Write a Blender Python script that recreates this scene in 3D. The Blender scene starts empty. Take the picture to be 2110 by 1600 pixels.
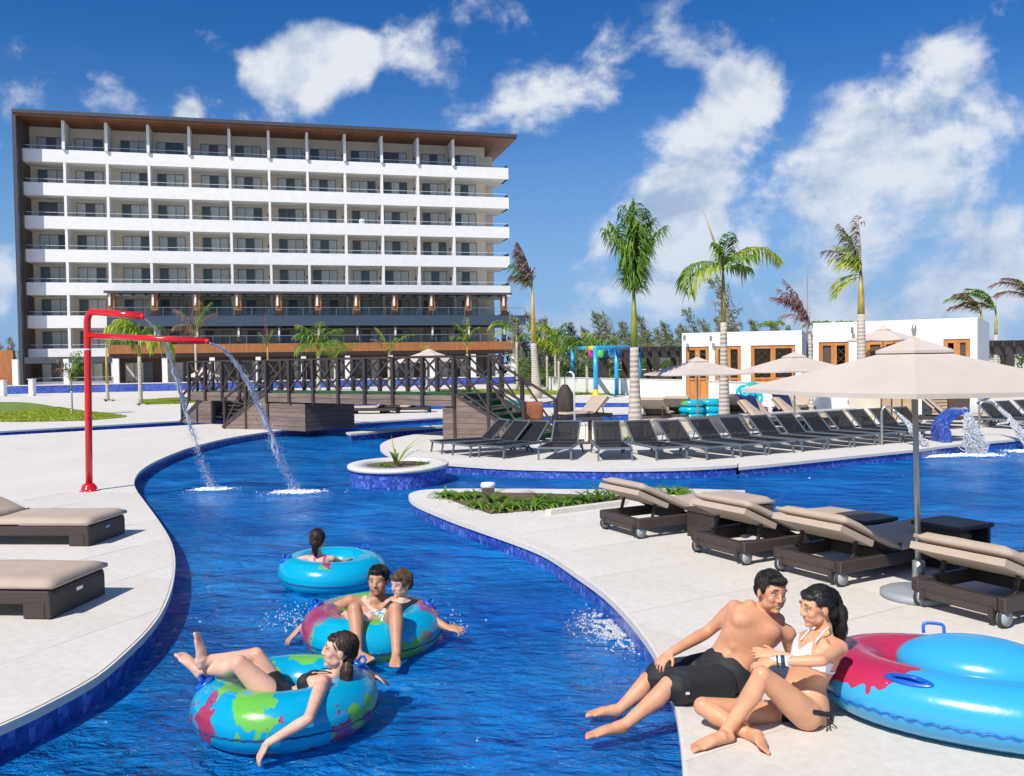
import bpy, bmesh, math, random
import numpy as np
from mathutils import Vector, Matrix, noise
R = math.radians
SC = bpy.context.scene
COL = SC.collection
rnd = random.Random(7)

# ------------------------------------------------------------------ camera, sky, sun, exposure
F_PX, CU, CV = 1850.0, 1055.0, 800.0          # focal length and centre of the 2110 x 1600 photograph
CAM = Vector((0, 0, 2.0))
PITCH, ROLL = math.atan(52 / 1850), 0.015
FW = Vector((0, math.cos(PITCH), -math.sin(PITCH)))
_U0 = Vector((0, math.sin(PITCH), math.cos(PITCH))); _R0 = Vector((1, 0, 0))
RT = _R0 * math.cos(ROLL) - _U0 * math.sin(ROLL)
UP = _U0 * math.cos(ROLL) + _R0 * math.sin(ROLL)
cd = bpy.data.cameras.new('camera'); cam = bpy.data.objects.new('camera', cd); COL.objects.link(cam)
cd.sensor_width = 36; cd.lens = 36 * F_PX / 2110; cd.clip_end = 5000; cd.clip_start = 0.05
cam.matrix_world = Matrix(((RT.x, UP.x, -FW.x, 0), (RT.y, UP.y, -FW.y, 0), (RT.z, UP.z, -FW.z, 2.0), (0, 0, 0, 1)))
SC.camera = cam
SUN_DIR = Vector((-0.56 * math.cos(R(47)), -0.83 * math.cos(R(47)), math.sin(R(47)))).normalized()
sl = bpy.data.lights.new('sun', 'SUN'); sl.energy = 4.3; sl.angle = R(0.5); sl.color = (1.0, 0.94, 0.86)
so = bpy.data.objects.new('sun', sl); COL.objects.link(so)
so.rotation_euler = SUN_DIR.to_track_quat('Z', 'Y').to_euler()
SC.view_settings.view_transform = 'Standard'; SC.view_settings.look = 'None'
SC.view_settings.exposure = 0.27; SC.view_settings.gamma = 1.0; SC.view_settings.use_curve_mapping = False

def ray(u, v):
    return (FW + RT * ((u - CU) / F_PX) - UP * ((v - CV) / F_PX))
def G(u, v, z=0.0):
    d = ray(u, v); t = (z - CAM.z) / d.z
    return CAM + d * t
def P(u, v, y):
    d = ray(u, v); return CAM + d * (y / d.y)

world = bpy.data.worlds.new('World'); SC.world = world; world.use_nodes = True
def build_world():
    nt = world.node_tree; N = nt.nodes; L = nt.links; N.clear()
    def node(t, **k):
        n = N.new(t)
        for a, b in k.items(): setattr(n, a, b)
        return n
    def m(op, a, b=None, c=None, clamp=False):
        n = node('ShaderNodeMath', operation=op, use_clamp=clamp)
        for i, x in enumerate((a, b, c)):
            if x is None: continue
            if isinstance(x, (int, float)): n.inputs[i].default_value = x
            else: L.new(x, n.inputs[i])
        return n.outputs[0]
    out = node('ShaderNodeOutputWorld'); bg = node('ShaderNodeBackground')
    bg.inputs['Strength'].default_value = 0.10
    sky = node('ShaderNodeTexSky', sky_type='NISHITA'); sky.sun_disc = False
    sky.sun_elevation = R(47); sky.sun_rotation = math.atan2(SUN_DIR.x, SUN_DIR.y)
    sky.air_density = 1.0; sky.dust_density = 0.3; sky.ozone_density = 3.0; sky.altitude = 0
    tc = node('ShaderNodeTexCoord'); vec = tc.outputs['Generated']
    hs = node('ShaderNodeHueSaturation'); hs.inputs['Saturation'].default_value = 1.35; hs.inputs['Value'].default_value = 0.8
    L.new(sky.outputs[0], hs.inputs['Color'])
    tint = node('ShaderNodeMix', data_type='RGBA', blend_type='MULTIPLY'); tint.inputs[0].default_value = 1.0
    L.new(hs.outputs[0], tint.inputs[6]); tint.inputs[7].default_value = (0.62, 0.84, 1.12, 1)
    # clouds: wind-torn cumulus banks, noise carried on the view direction
    def fbm(off, scale, detail=7.0, rough=0.6, dist=0.25):
        mp = node('ShaderNodeMapping'); mp.inputs['Location'].default_value = off
        mp.inputs['Scale'].default_value = (1.0, 1.0, 1.25)
        L.new(vec, mp.inputs[0])
        n = node('ShaderNodeTexNoise'); n.inputs['Scale'].default_value = scale; n.inputs['Detail'].default_value = detail
        n.inputs['Roughness'].default_value = rough; n.inputs['Distortion'].default_value = dist
        L.new(mp.outputs[0], n.inputs['Vector']); return n.outputs[0]
    # cloud banks as directions (centre, radius, weight)
    banks = [(640, 145, .060, .55), (560, 160, .05, .5), (720, 120, .045, .45), (900, 80, .08, .40), (1060, 60, .09, .38), (960, 10, .08, .42), (1130, 180, .09, .38), (1250, 90, .07, .33),
             (1060, 175, .05, .36), (1330, 20, .05, .30), (1535, 205, .055, .66), (1500, 265, .06, .6), (1455, 340, .065, .62), (1400, 400, .08, .6), (1320, 450, .07, .55),
             (1240, 490, .055, .5), (1690, 420, .11, .52), (1800, 290, .10, .6), (1900, 220, .08, .58), (1930, 380, .13, .52), (1740, 340, .07, .55), (2080, 470, .12, .5),
             (1560, 520, .09, .42), (1250, 600, .06, .4), (1180, 560, .06, .4), (1130, 640, .05, .4), (1850, 160, .06, .35), (1740, 40, .025, .35), (20, 560, .045, .5), (0, 640, .04, .45), (390, 235, .02, .36),
             (1690, 600, .13, .46), (1950, 600, .16, .44), (1400, 620, .11, .46), (1200, 660, .08, .40), (1850, 500, .10, .42), (2300, 300, .12, .5), (-150, 620, .08, .5), (-300, 200, .1, .4)]
    mask = None
    for (u, v, r, w) in banks:
        d = ray(u, v).normalized()
        vd = node('ShaderNodeVectorMath', operation='DISTANCE'); L.new(vec, vd.inputs[0]); vd.inputs[1].default_value = d
        mr = node('ShaderNodeMapRange', interpolation_type='SMOOTHSTEP'); L.new(vd.outputs['Value'], mr.inputs[0])
        mr.inputs[1].default_value = r * 1.32; mr.inputs[2].default_value = 0.0; mr.inputs[3].default_value = 0.0; mr.inputs[4].default_value = w
        mask = mr.outputs[0] if mask is None else m('SMOOTH_MAX', mask, mr.outputs[0], 0.12)
    sep = node('ShaderNodeSeparateXYZ'); L.new(vec, sep.inputs[0])
    # beyond the picture the same sort of cloud scatter goes on
    behind = node('ShaderNodeMapRange'); L.new(sep.outputs[1], behind.inputs[0])
    behind.inputs[1].default_value = 0.72; behind.inputs[2].default_value = 0.45; behind.inputs[3].default_value = 0.0; behind.inputs[4].default_value = 0.22
    mask = m('MAXIMUM', mask, behind.outputs[0])
    def dens(off):
        a = fbm(off, 8.0, 10.0, .56, .30); b = fbm((off[0] + 3, off[1], off[2]), 30.0, 5.0, .6, .2)
        s = m('ADD', m('MULTIPLY', a, 1.75), m('MULTIPLY', b, 0.36))
        return m('SUBTRACT', m('ADD', m('SUBTRACT', s, 1.245), mask), m('MULTIPLY', m('SUBTRACT', 0.32, mask, clamp=True), 0.30))
    d0 = dens((0, 0, 0)); d1 = dens((0.022, 0.0, -0.035))
    alpha = node('ShaderNodeMapRange', interpolation_type='SMOOTHSTEP'); L.new(d0, alpha.inputs[0])
    alpha.inputs[1].default_value = 0.0; alpha.inputs[2].default_value = 0.36
    sh = m('ADD', m('MULTIPLY', m('SUBTRACT', d0, d1), 2.6), 0.62, clamp=True)
    thick = node('ShaderNodeMapRange'); L.new(d0, thick.inputs[0]); thick.inputs[1].default_value = .15; thick.inputs[2].default_value = .6
    cr = node('ShaderNodeMix', data_type='RGBA'); L.new(sh, cr.inputs[0])
    cr.inputs[6].default_value = (3.3, 4.2, 5.6, 1); cr.inputs[7].default_value = (6.9, 7.15, 7.6, 1)
    # low clouds stand in thicker air
    hz2 = node('ShaderNodeMapRange'); L.new(sep.outputs[2], hz2.inputs[0]); hz2.inputs[1].default_value = .24; hz2.inputs[2].default_value = .0; hz2.inputs[3].default_value = 0; hz2.inputs[4].default_value = .62
    cr2 = node('ShaderNodeMix', data_type='RGBA'); L.new(hz2.outputs[0], cr2.inputs[0]); L.new(cr.outputs[2], cr2.inputs[6]); cr2.inputs[7].default_value = (3.6, 4.7, 6.5, 1)
    mix = node('ShaderNodeMix', data_type='RGBA'); L.new(m('MULTIPLY', alpha.outputs[0], 0.93), mix.inputs[0])
    hz = node('ShaderNodeMapRange', interpolation_type='SMOOTHSTEP'); L.new(sep.outputs[2], hz.inputs[0]); hz.inputs[1].default_value = .34; hz.inputs[2].default_value = -.02; hz.inputs[3].default_value = 0; hz.inputs[4].default_value = .92
    hm = node('ShaderNodeMix', data_type='RGBA'); L.new(hz.outputs[0], hm.inputs[0]); L.new(tint.outputs[2], hm.inputs[6]); hm.inputs[7].default_value = (2.1, 3.7, 6.3, 1)
    L.new(hm.outputs[2], mix.inputs[6]); L.new(cr2.outputs[2], mix.inputs[7])
    L.new(mix.outputs[2], bg.inputs['Color']); L.new(bg.outputs[0], out.inputs[0])
build_world()

# ------------------------------------------------------------------ helpers
def tag(o, label=None, cat=None, group=None, kind=None):
    if label: o['label'] = label
    if cat: o['category'] = cat
    if group: o['group'] = group
    if kind: o['kind'] = kind
    return o
def thing(name, label, cat, loc=(0, 0, 0), rz=0.0, group=None):
    o = bpy.data.objects.new(name, None); o.empty_display_size = .2; COL.objects.link(o)
    o.location = loc; o.rotation_euler = (0, 0, rz)
    return tag(o, label, cat, group)
KIDS = {}
def link(name, mesh, parent=None, loc=None):
    o = bpy.data.objects.new(name, mesh); COL.objects.link(o)
    if parent is not None: o.parent = parent; KIDS.setdefault(parent.name, []).append(o)
    if loc is not None: o.location = loc
    return o
def dup(root, parent=None):
    c = root.copy(); COL.objects.link(c)
    if parent is not None: c.parent = parent; KIDS.setdefault(parent.name, []).append(c)
    for ch in KIDS.get(root.name, []): dup(ch, c)
    return c

class MB:
    """collects shapes; build() links them as ONE mesh object"""
    def __init__(s): s.v = []; s.f = []; s.m = []; s.sm = []; s.M = Matrix.Identity(4); s.mi = 0
    def add(s, vs, fs, smooth=False):
        b = len(s.v); M = s.M
        s.v += [tuple(M @ Vector(p)) for p in vs]
        s.f += [tuple(b + i for i in f) for f in fs]; s.m += [s.mi] * len(fs); s.sm += [smooth] * len(fs)
        return s
    def box(s, x0, x1, y0, y1, z0, z1):
        vs = [(x, y, z) for z in (z0, z1) for y in (y0, y1) for x in (x0, x1)]
        return s.add(vs, [(0, 2, 3, 1), (4, 5, 7, 6), (0, 1, 5, 4), (2, 6, 7, 3), (0, 4, 6, 2), (1, 3, 7, 5)])
    def cbox(s, c, sz, b=0.0):
        x, y, z = c; a, d, e = sz[0] / 2, sz[1] / 2, sz[2] / 2
        if b <= 0: return s.box(x - a, x + a, y - d, y + d, z - e, z + e)
        pts = []; fs = []
        k = min(b, a * .49, d * .49, e * .49)
        for (zz, inn) in ((z - e, k), (z - e + k, 0), (z + e - k, 0), (z + e, k)):
            A, D = a - inn, d - inn
            kk = k if inn == 0 else k * .5
            pts.append([(x - A + kk, y - D, zz), (x + A - kk, y - D, zz), (x + A, y - D + kk, zz), (x + A, y + D - kk, zz), (x + A - kk, y + D, zz), (x - A + kk, y + D, zz), (x - A, y + D - kk, zz), (x - A, y - D + kk, zz)])
        vs = [p for r in pts for p in r]
        for r in range(3):
            for i in range(8): fs.append((r * 8 + i, r * 8 + (i + 1) % 8, (r + 1) * 8 + (i + 1) % 8, (r + 1) * 8 + i))
        fs.append(tuple(reversed(range(8)))); fs.append(tuple(24 + i for i in range(8)))
        return s.add(vs, fs)
    def bar(s, a, b, w, h=None, up=(0, 0, 1)):
        a, b = Vector(a), Vector(b); h = h or w; d = (b - a).normalized(); u = Vector(up)
        if abs(d.dot(u)) > .98: u = Vector((0, 1, 0))
        sd = d.cross(u).normalized() * (w / 2); u = sd.cross(d).normalized() * (h / 2)
        vs = [a - sd - u, a + sd - u, a + sd + u, a - sd + u, b - sd - u, b + sd - u, b + sd + u, b - sd + u]
        return s.add(vs, [(3, 2, 1, 0), (4, 5, 6, 7), (0, 1, 5, 4), (1, 2, 6, 5), (2, 3, 7, 6), (3, 0, 4, 7)])
    def tube(s, pts, rad, n=10, cap=True, closed=False, ell=None, side=None):
        pts = [Vector(p) for p in pts]; m = len(pts)
        if not hasattr(rad, '__len__'): rad = [rad] * m
        vs = []; prev = Vector(side) if side is not None else None
        for i, p in enumerate(pts):
            if closed: d = pts[(i + 1) % m] - pts[i - 1]
            else: d = pts[min(i + 1, m - 1)] - pts[max(i - 1, 0)]
            d = d.normalized()
            if prev is None: prev = d.orthogonal()
            a = prev - d * prev.dot(d)
            a = a.normalized() if a.length > 1e-6 else d.orthogonal().normalized()
            prev = a; b = d.cross(a)
            r = rad[i]; ra, rb = (r if hasattr(r, '__len__') else (r, r * (ell or 1)))
            for k in range(n):
                t = 2 * math.pi * k / n; vs.append(p + a * (ra * math.cos(t)) + b * (rb * math.sin(t)))
        fs = []
        for i in range(m if closed else m - 1):
            for k in range(n):
                j = (i + 1) % m; fs.append((i * n + k, i * n + (k + 1) % n, j * n + (k + 1) % n, j * n + k))
        if cap and not closed: fs.append(tuple(reversed(range(n)))); fs.append(tuple((m - 1) * n + k for k in range(n)))
        return s.add(vs, fs, True)
    def limb(s, pts, rad, n=14, side=None):
        """closed tapered tube with round ends (for bodies)"""
        pts = [Vector(p) for p in pts]; rr = [r if hasattr(r, '__len__') else (r, r) for r in rad]
        d0 = (pts[0] - pts[1]).normalized(); d1 = (pts[-1] - pts[-2]).normalized()
        A = []; B = []
        for t in (.97, .8, .45):
            A.append((pts[0] + d0 * (min(rr[0]) * t), tuple(x * math.sqrt(1 - t * t) for x in rr[0])))
            B.append((pts[-1] + d1 * (min(rr[-1]) * t), tuple(x * math.sqrt(1 - t * t) for x in rr[-1])))
        q = A + list(zip(pts, rr)) + B[::-1]
        return s.tube([a for a, _ in q], [b for _, b in q], n, side=side)
    def ball(s, c, r, M=None, n=14, m=9):
        if not hasattr(r, '__len__'): r = (r, r, r)
        c = Vector(c); vs = []; fs = []
        M = M or Matrix.Identity(3)
        vs.append(c + M @ Vector((0, 0, -r[2])))
        for i in range(1, m):
            t = -math.pi / 2 + math.pi * i / m
            for k in range(n):
                a = 2 * math.pi * k / n; vs.append(c + M @ Vector((r[0] * math.cos(t) * math.cos(a), r[1] * math.cos(t) * math.sin(a), r[2] * math.sin(t))))
        vs.append(c + M @ Vector((0, 0, r[2])))
        for k in range(n): fs.append((0, 1 + (k + 1) % n, 1 + k))
        for i in range(m - 2):
            for k in range(n): a = 1 + i * n; fs.append((a + k, a + (k + 1) % n, a + n + (k + 1) % n, a + n + k))
        a = 1 + (m - 2) * n; e = len(vs) - 1
        for k in range(n): fs.append((a + k, a + (k + 1) % n, e))
        return s.add(vs, fs, True)
    def lathe(s, prof, n=24, c=(0, 0, 0)):
        vs = []; fs = []
        for (r, z) in prof:
            for k in range(n): a = 2 * math.pi * k / n; vs.append((c[0] + r * math.cos(a), c[1] + r * math.sin(a), c[2] + z))
        for i in range(len(prof) - 1):
            for k in range(n): fs.append((i * n + k, i * n + (k + 1) % n, (i + 1) * n + (k + 1) % n, (i + 1) * n + k))
        return s.add(vs, fs, True)
    def prism(s, poly, z0, z1):
        n = len(poly)
        vs = [(p[0], p[1], z0) for p in poly] + [(p[0], p[1], z1) for p in poly]
        fs = [tuple(reversed(range(n))), tuple(range(n, 2 * n))] + [(i, (i + 1) % n, n + (i + 1) % n, n + i) for i in range(n)]
        return s.add(vs, fs)
    def mesh(s, name, mats=None, fix=False):
        me = bpy.data.meshes.new(name); me.from_pydata([tuple(p) for p in s.v], [], s.f)
        if mats is not None:
            for a in (mats if isinstance(mats, (list, tuple)) else [mats]): me.materials.append(a)
        me.polygons.foreach_set('material_index', s.m); me.polygons.foreach_set('use_smooth', s.sm)
        if fix:
            bm = bmesh.new(); bm.from_mesh(me); bmesh.ops.recalc_face_normals(bm, faces=bm.faces); bm.to_mesh(me); bm.free()
        me.update(); return me
    def build(s, name, mats, parent=None, loc=None, fix=False): return link(name, s.mesh(name, mats, fix), parent, loc)

def area2(p): return sum(p[i][0] * p[(i + 1) % len(p)][1] - p[(i + 1) % len(p)][0] * p[i][1] for i in range(len(p)))
def offset_poly(p, d):
    """inward offset of a ccw polygon"""
    n = len(p); o = []
    for i in range(n):
        a, b, c = Vector(p[i - 1][:2]), Vector(p[i][:2]), Vector(p[(i + 1) % n][:2])
        e1 = (b - a).normalized(); e2 = (c - b).normalized()
        n1 = Vector((-e1.y, e1.x)); n2 = Vector((-e2.y, e2.x)); k = (n1 + n2)
        k = k.normalized() if k.length > 1e-3 else n1
        o.append(tuple(b + k * (d / max(.35, k.dot(n1)))))
    return o
def smooth_curve(pts, k=4):
    """Catmull-Rom through 2-D or 3-D points"""
    pts = [Vector(p) for p in pts]; out = []
    for i in range(len(pts) - 1):
        a = pts[max(i - 1, 0)]; b = pts[i]; c = pts[i + 1]; d = pts[min(i + 2, len(pts) - 1)]
        for j in range(k):
            t = j / k
            out.append(0.5 * ((2 * b) + (c - a) * t + (2 * a - 5 * b + 4 * c - d) * t * t + (3 * b - a - 3 * c + d) * t ** 3))
    out.append(pts[-1]); return out

# ------------------------------------------------------------------ materials
class Mt:
    def __init__(s, name):
        s.m = bpy.data.materials.new(name); s.m.use_nodes = True; s.t = s.m.node_tree; s.N = s.t.nodes; s.L = s.t.links
        s.b = s.N['Principled BSDF']; s.out = s.N['Material Output']
        s.tc = s.N.new('ShaderNodeTexCoord')
    def n(s, t, **k):
        x = s.N.new(t)
        for a, b in k.items(): setattr(x, a, b)
        return x
    def noise(s, scale, detail=4, rough=.55, dist=0, co='Object', vscale=None):
        x = s.n('ShaderNodeTexNoise'); x.inputs['Scale'].default_value = scale; x.inputs['Detail'].default_value = detail
        x.inputs['Roughness'].default_value = rough; x.inputs['Distortion'].default_value = dist
        src = s.tc.outputs[co]
        if vscale:
            mp = s.n('ShaderNodeMapping'); mp.inputs['Scale'].default_value = vscale; s.L.new(src, mp.inputs[0]); src = mp.outputs[0]
        s.L.new(src, x.inputs['Vector']); return x.outputs[0]
    def ramp(s, fac, stops, interp='LINEAR'):
        x = s.n('ShaderNodeValToRGB'); x.color_ramp.interpolation = interp; e = x.color_ramp.elements
        while len(e) < len(stops): e.new(.5)
        for i, (p, c) in enumerate(stops): e[i].position = p; e[i].color = tuple(c) + (1,) if len(c) == 3 else c
        s.L.new(fac, x.inputs[0]); return x.outputs[0]
    def math(s, op, a, b=None, clamp=False):
        x = s.n('ShaderNodeMath', operation=op, use_clamp=clamp)
        for i, y in enumerate((a, b)):
            if y is None: continue
            if isinstance(y, (int, float)): x.inputs[i].default_value = y
            else: s.L.new(y, x.inputs[i])
        return x.outputs[0]
    def mix(s, f, a, b, mode='MIX'):
        x = s.n('ShaderNodeMix', data_type='RGBA', blend_type=mode)
        for i, y in ((0, f), (6, a), (7, b)):
            if isinstance(y, (int, float)): x.inputs[i].default_value = y
            elif isinstance(y, tuple): x.inputs[i].default_value = y + (1,) if len(y) == 3 else y
            else: s.L.new(y, x.inputs[i])
        return x.outputs[2]
    def bump(s, h, strength=.3, dist=.01):
        x = s.n('ShaderNodeBump'); x.inputs['Strength'].default_value = strength; x.inputs['Distance'].default_value = dist
        s.L.new(h, x.inputs['Height']); s.L.new(x.outputs[0], s.b.inputs['Normal']); return x
    def col(s, c):
        if isinstance(c, tuple): s.b.inputs['Base Color'].default_value = c + (1,) if len(c) == 3 else c
        else: s.L.new(c, s.b.inputs['Base Color'])
    def set(s, **k):
        for a, b in k.items(): s.b.inputs[a.replace('_', ' ')].default_value = b
        return s
def simple(name, c, rough=.6, metal=0.0, var=.12, scale=6, bump=0.0, bscale=None, spec=None, alpha=None):
    t = Mt(name); nz = t.noise(scale)
    lo = tuple(x * (1 - var) for x in c); hi = tuple(min(1, x * (1 + var)) for x in c)
    t.col(t.ramp(nz, [(.3, lo), (.7, hi)])); t.set(Roughness=rough, Metallic=metal)
    if spec is not None: t.b.inputs['Specular IOR Level'].default_value = spec
    if bump: t.bump(t.noise(bscale or scale * 6, 5), bump, .01)
    return t.m
M = {}
def mk():
    t = Mt('deck_stone'); big = t.noise(.5, 6, .6); fine = t.noise(14, 6, .65); st = t.noise(2.3, 7, .7, .6)
    c = t.ramp(big, [(.3, (.63, .585, .505)), (.7, (.74, .70, .625))])
    c = t.mix(.45, c, t.ramp(fine, [(.3, (.54, .50, .45)), (.65, (.74, .72, .67))]))
    c = t.mix(t.ramp(st, [(.58, (0, 0, 0)), (.72, (.45, .45, .45))]), c, (.56, .50, .41))
    g = t.n('ShaderNodeObjectInfo'); v = t.ramp(g.outputs['Random'], [(0, (.94, .93, .91)), (1, (1.0, 1.0, 1.0))])
    c = t.mix(1.0, c, v, 'MULTIPLY')
    t.col(c); t.set(Roughness=.75); t.bump(fine, .25, .004); M['deck'] = t.m
    t = Mt('joint_grout'); t.col(t.ramp(t.noise(20), [(.3, (.52, .50, .46)), (.7, (.62, .60, .56))])); t.set(Roughness=.9); M['grout'] = t.m
    # blue glass mosaic
    def mosaic(name, stops, cell=22.0, rough=.18):
        t = Mt(name); sc = t.n('ShaderNodeVectorMath', operation='SCALE'); t.L.new(t.tc.outputs['Object'], sc.inputs[0]); sc.inputs['Scale'].default_value = cell
        off = t.n('ShaderNodeVectorMath', operation='ADD'); t.L.new(sc.outputs[0], off.inputs[0]); off.inputs[1].default_value = (.37, .37, .37)
        fl = t.n('ShaderNodeVectorMath', operation='FLOOR'); t.L.new(off.outputs[0], fl.inputs[0])
        w = t.n('ShaderNodeTexWhiteNoise'); t.L.new(fl.outputs[0], w.inputs[0])
        t.col(t.mix(.25, t.ramp(w.outputs[0], stops), t.ramp(t.noise(.8, 3), [(.3, stops[0][1]), (.7, stops[-1][1])])))
        t.set(Roughness=rough); return t.m
    M['mosaic'] = mosaic('blue_mosaic', [(0, (.010, .025, .22)), (.5, (.025, .065, .36)), (.85, (.06, .13, .50)), (1, (.15, .25, .62))])
    M['floor'] = mosaic('pool_floor_mosaic', [(0, (.0, .20, .62)), (.5, (.0, .28, .76)), (1, (.02, .38, .86))], 9.0, .3)
    M['lane'] = simple('turquoise_lane_tile', (.12, .75, .78), .3)
    # pool water
    t = Mt('pool_water'); t.N.remove(t.b)
    n1 = t.noise(1.6, 3, .5, .6, vscale=(1, 1.5, 1)); n2 = t.noise(5.0, 4, .6, .9, vscale=(1, 1.7, 1)); n3 = t.noise(17.0, 3, .6, .5, vscale=(1, 1.8, 1))
    calm = t.ramp(t.noise(.55, 2, .5), [(.38, (.35, .35, .35)), (.62, (1.25, 1.25, 1.25))])
    n0 = t.noise(.75, 2, .5, .8, vscale=(1, 1.3, 1))
    h = t.math('ADD', t.math('ADD', t.math('MULTIPLY', n0, 1.5), t.math('MULTIPLY', n1, 1.0)), t.math('MULTIPLY', calm, t.math('ADD', t.math('MULTIPLY', n2, .66), t.math('MULTIPLY', n3, .12))))
    bp = t.n('ShaderNodeBump'); bp.inputs['Strength'].default_value = 1.0; bp.inputs['Distance'].default_value = .30; t.L.new(h, bp.inputs['Height'])
    fr = t.n('ShaderNodeFresnel'); fr.inputs['IOR'].default_value = 1.33; t.L.new(bp.outputs[0], fr.inputs['Normal'])
    tr = t.n('ShaderNodeBsdfTransparent'); tr.inputs[0].default_value = (.42, .76, .96, 1)
    rf = t.n('ShaderNodeBsdfRefraction'); rf.inputs['IOR'].default_value = 1.33; rf.inputs['Roughness'].default_value = .0; rf.inputs[0].default_value = (.42, .76, .98, 1); t.L.new(bp.outputs[0], rf.inputs['Normal'])
    df = t.n('ShaderNodeBsdfDiffuse'); t.L.new(t.ramp(t.noise(.7, 4, .6, .8), [(.34, (.0, .20, .74)), (.66, (.01, .37, .96))]), df.inputs[0]); t.L.new(bp.outputs[0], df.inputs['Normal'])
    gl = t.n('ShaderNodeBsdfGlossy'); gl.inputs['Roughness'].default_value = .06; t.L.new(bp.outputs[0], gl.inputs['Normal'])
    m1 = t.n('ShaderNodeMixShader'); m1.inputs[0].default_value = .5; t.L.new(tr.outputs[0], m1.inputs[1]); t.L.new(rf.outputs[0], m1.inputs[2])
    m2 = t.n('ShaderNodeMixShader'); m2.inputs[0].default_value = .50; t.L.new(m1.outputs[0], m2.inputs[1]); t.L.new(df.outputs[0], m2.inputs[2])
    m3 = t.n('ShaderNodeMixShader'); t.L.new(t.math('MULTIPLY', fr.outputs[0], 1.0), m3.inputs[0]); t.L.new(m2.outputs[0], m3.inputs[1]); t.L.new(gl.outputs[0], m3.inputs[2])
    t.L.new(m3.outputs[0], t.out.inputs[0]); M['water'] = t.m
    M['white'] = simple('white_render', (.80, .79, .76), .7, var=.04, scale=1.5, bump=.1, bscale=40)
    M['cream'] = simple('cream_wall', (.86, .75, .59), .75, var=.05, scale=1.2, bump=.1, bscale=30)
    M['darkclad'] = simple('charcoal_cladding', (.065, .07, .085), .45, var=.1)
    M['blueband'] = simple('slate_blue_fascia', (.045, .068, .105), .5, var=.08)
    def wood(name, a, b, sc=(1, 12, 12), rough=.55):
        t = Mt(name); nz = t.noise(1.6, 6, .6, .5, vscale=sc); oi = t.n('ShaderNodeObjectInfo')
        c = t.ramp(nz, [(.3, a), (.7, b)]); c = t.mix(1, c, t.ramp(oi.outputs['Random'], [(0, (.78, .78, .78)), (1, (1, 1, 1))]), 'MULTIPLY')
        t.col(c); t.set(Roughness=rough); t.bump(nz, .3, .004); return t.m
    M['soffit'] = wood('wood_soffit', (.15, .055, .02), (.25, .10, .036), (.4, 3, 3))
    M['orangewood'] = wood('orange_wood', (.30, .11, .032), (.46, .18, .055), (3, 3, .5))
    M['bridgewood'] = wood('bridge_board', (.15, .105, .085), (.27, .20, .165))
    M['cabanawood'] = wood('cabana_orange_wood', (.46, .17, .035), (.66, .28, .07), (3, 3, .5))
    M['darkwood'] = wood('dark_rail_wood', (.035, .026, .024), (.075, .055, .05), (5, 5, 1))
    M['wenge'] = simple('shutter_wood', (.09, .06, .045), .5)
    M['lightwood'] = wood('teak', (.45, .32, .19), (.6, .45, .28))
    M['glasspane'] = simple('window_glass', (.11, .13, .13), .22, var=.25, scale=.6, spec=.45)
    M['curtain'] = simple('curtain_behind_glass', (.62, .64, .60), .35, var=.18, scale=1.0)
    M['frame'] = simple('grey_window_frame', (.20, .21, .21), .4)
    t = Mt('balustrade_glass'); t.N.remove(t.b)
    g = t.n('ShaderNodeBsdfGlossy'); g.inputs[1].default_value = .05; tr = t.n('ShaderNodeBsdfTransparent'); tr.inputs[0].default_value = (.94, .975, .975, 1)
    mx = t.n('ShaderNodeMixShader'); fr = t.n('ShaderNodeFresnel'); fr.inputs[0].default_value = 1.5; t.L.new(fr.outputs[0], mx.inputs[0]); t.L.new(tr.outputs[0], mx.inputs[1]); t.L.new(g.outputs[0], mx.inputs[2])
    t.L.new(mx.outputs[0], t.out.inputs[0]); M['glass'] = t.m
    M['grass'] = simple('grass_soil', (.15, .22, .03), .95, var=.35, scale=1.2, bump=.6, bscale=30)
    M['soil'] = simple('planter_soil', (.13, .085, .05), .95, var=.4, scale=18, bump=.8, bscale=50)
    M['sand'] = simple('sandy_ground', (.42, .38, .30), .95, var=.1, scale=.1)
    M['red'] = simple('red_gloss_paint', (.66, .006, .008), .16, var=.03, scale=2); M['red'].node_tree.nodes['Principled BSDF'].inputs['Coat Weight'].default_value = .5
    M['ltblue'] = simple('bright_blue_paint', (.02, .36, .68), .3)
    M['yellow'] = simple('yellow_paint', (.8, .55, .02), .4); M['magenta'] = simple('magenta_paint', (.65, .02, .3), .4)
    M['green'] = simple('green_paint', (.12, .6, .05), .4); M['navy'] = simple('navy_fabric', (.01, .04, .16), .7)
    M['blkmetal'] = simple('grey_alu_frame', (.13, .15, .165), .4, var=.06)
    t = Mt('charcoal_mesh_fabric'); t.N.remove(t.b); d = t.n('ShaderNodeBsdfDiffuse'); d.inputs[0].default_value = (.026, .028, .034, 1); tr = t.n('ShaderNodeBsdfTransparent')
    mx = t.n('ShaderNodeMixShader'); mx.inputs[0].default_value = .80; t.L.new(tr.outputs[0], mx.inputs[1]); t.L.new(d.outputs[0], mx.inputs[2]); t.L.new(mx.outputs[0], t.out.inputs[0]); M['mesh'] = t.m
    t = Mt('beige_cushion'); w = t.noise(9, 6, .65); fb = t.noise(260, 2)
    t.col(t.mix(.3, t.ramp(t.noise(2.2, 4), [(.3, (.42, .33, .25)), (.7, (.51, .41, .32))]), t.ramp(fb, [(.3, (.36, .28, .21)), (.7, (.54, .44, .35))]))); t.set(Roughness=.85); t.bump(w, .35, .02); M['cushion'] = t.m
    t = Mt('dark_wicker'); wv = t.n('ShaderNodeTexWave'); wv.inputs['Scale'].default_value = 26; wv.inputs['Distortion'].default_value = 1.5; t.L.new(t.tc.outputs['Object'], wv.inputs[0])
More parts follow.
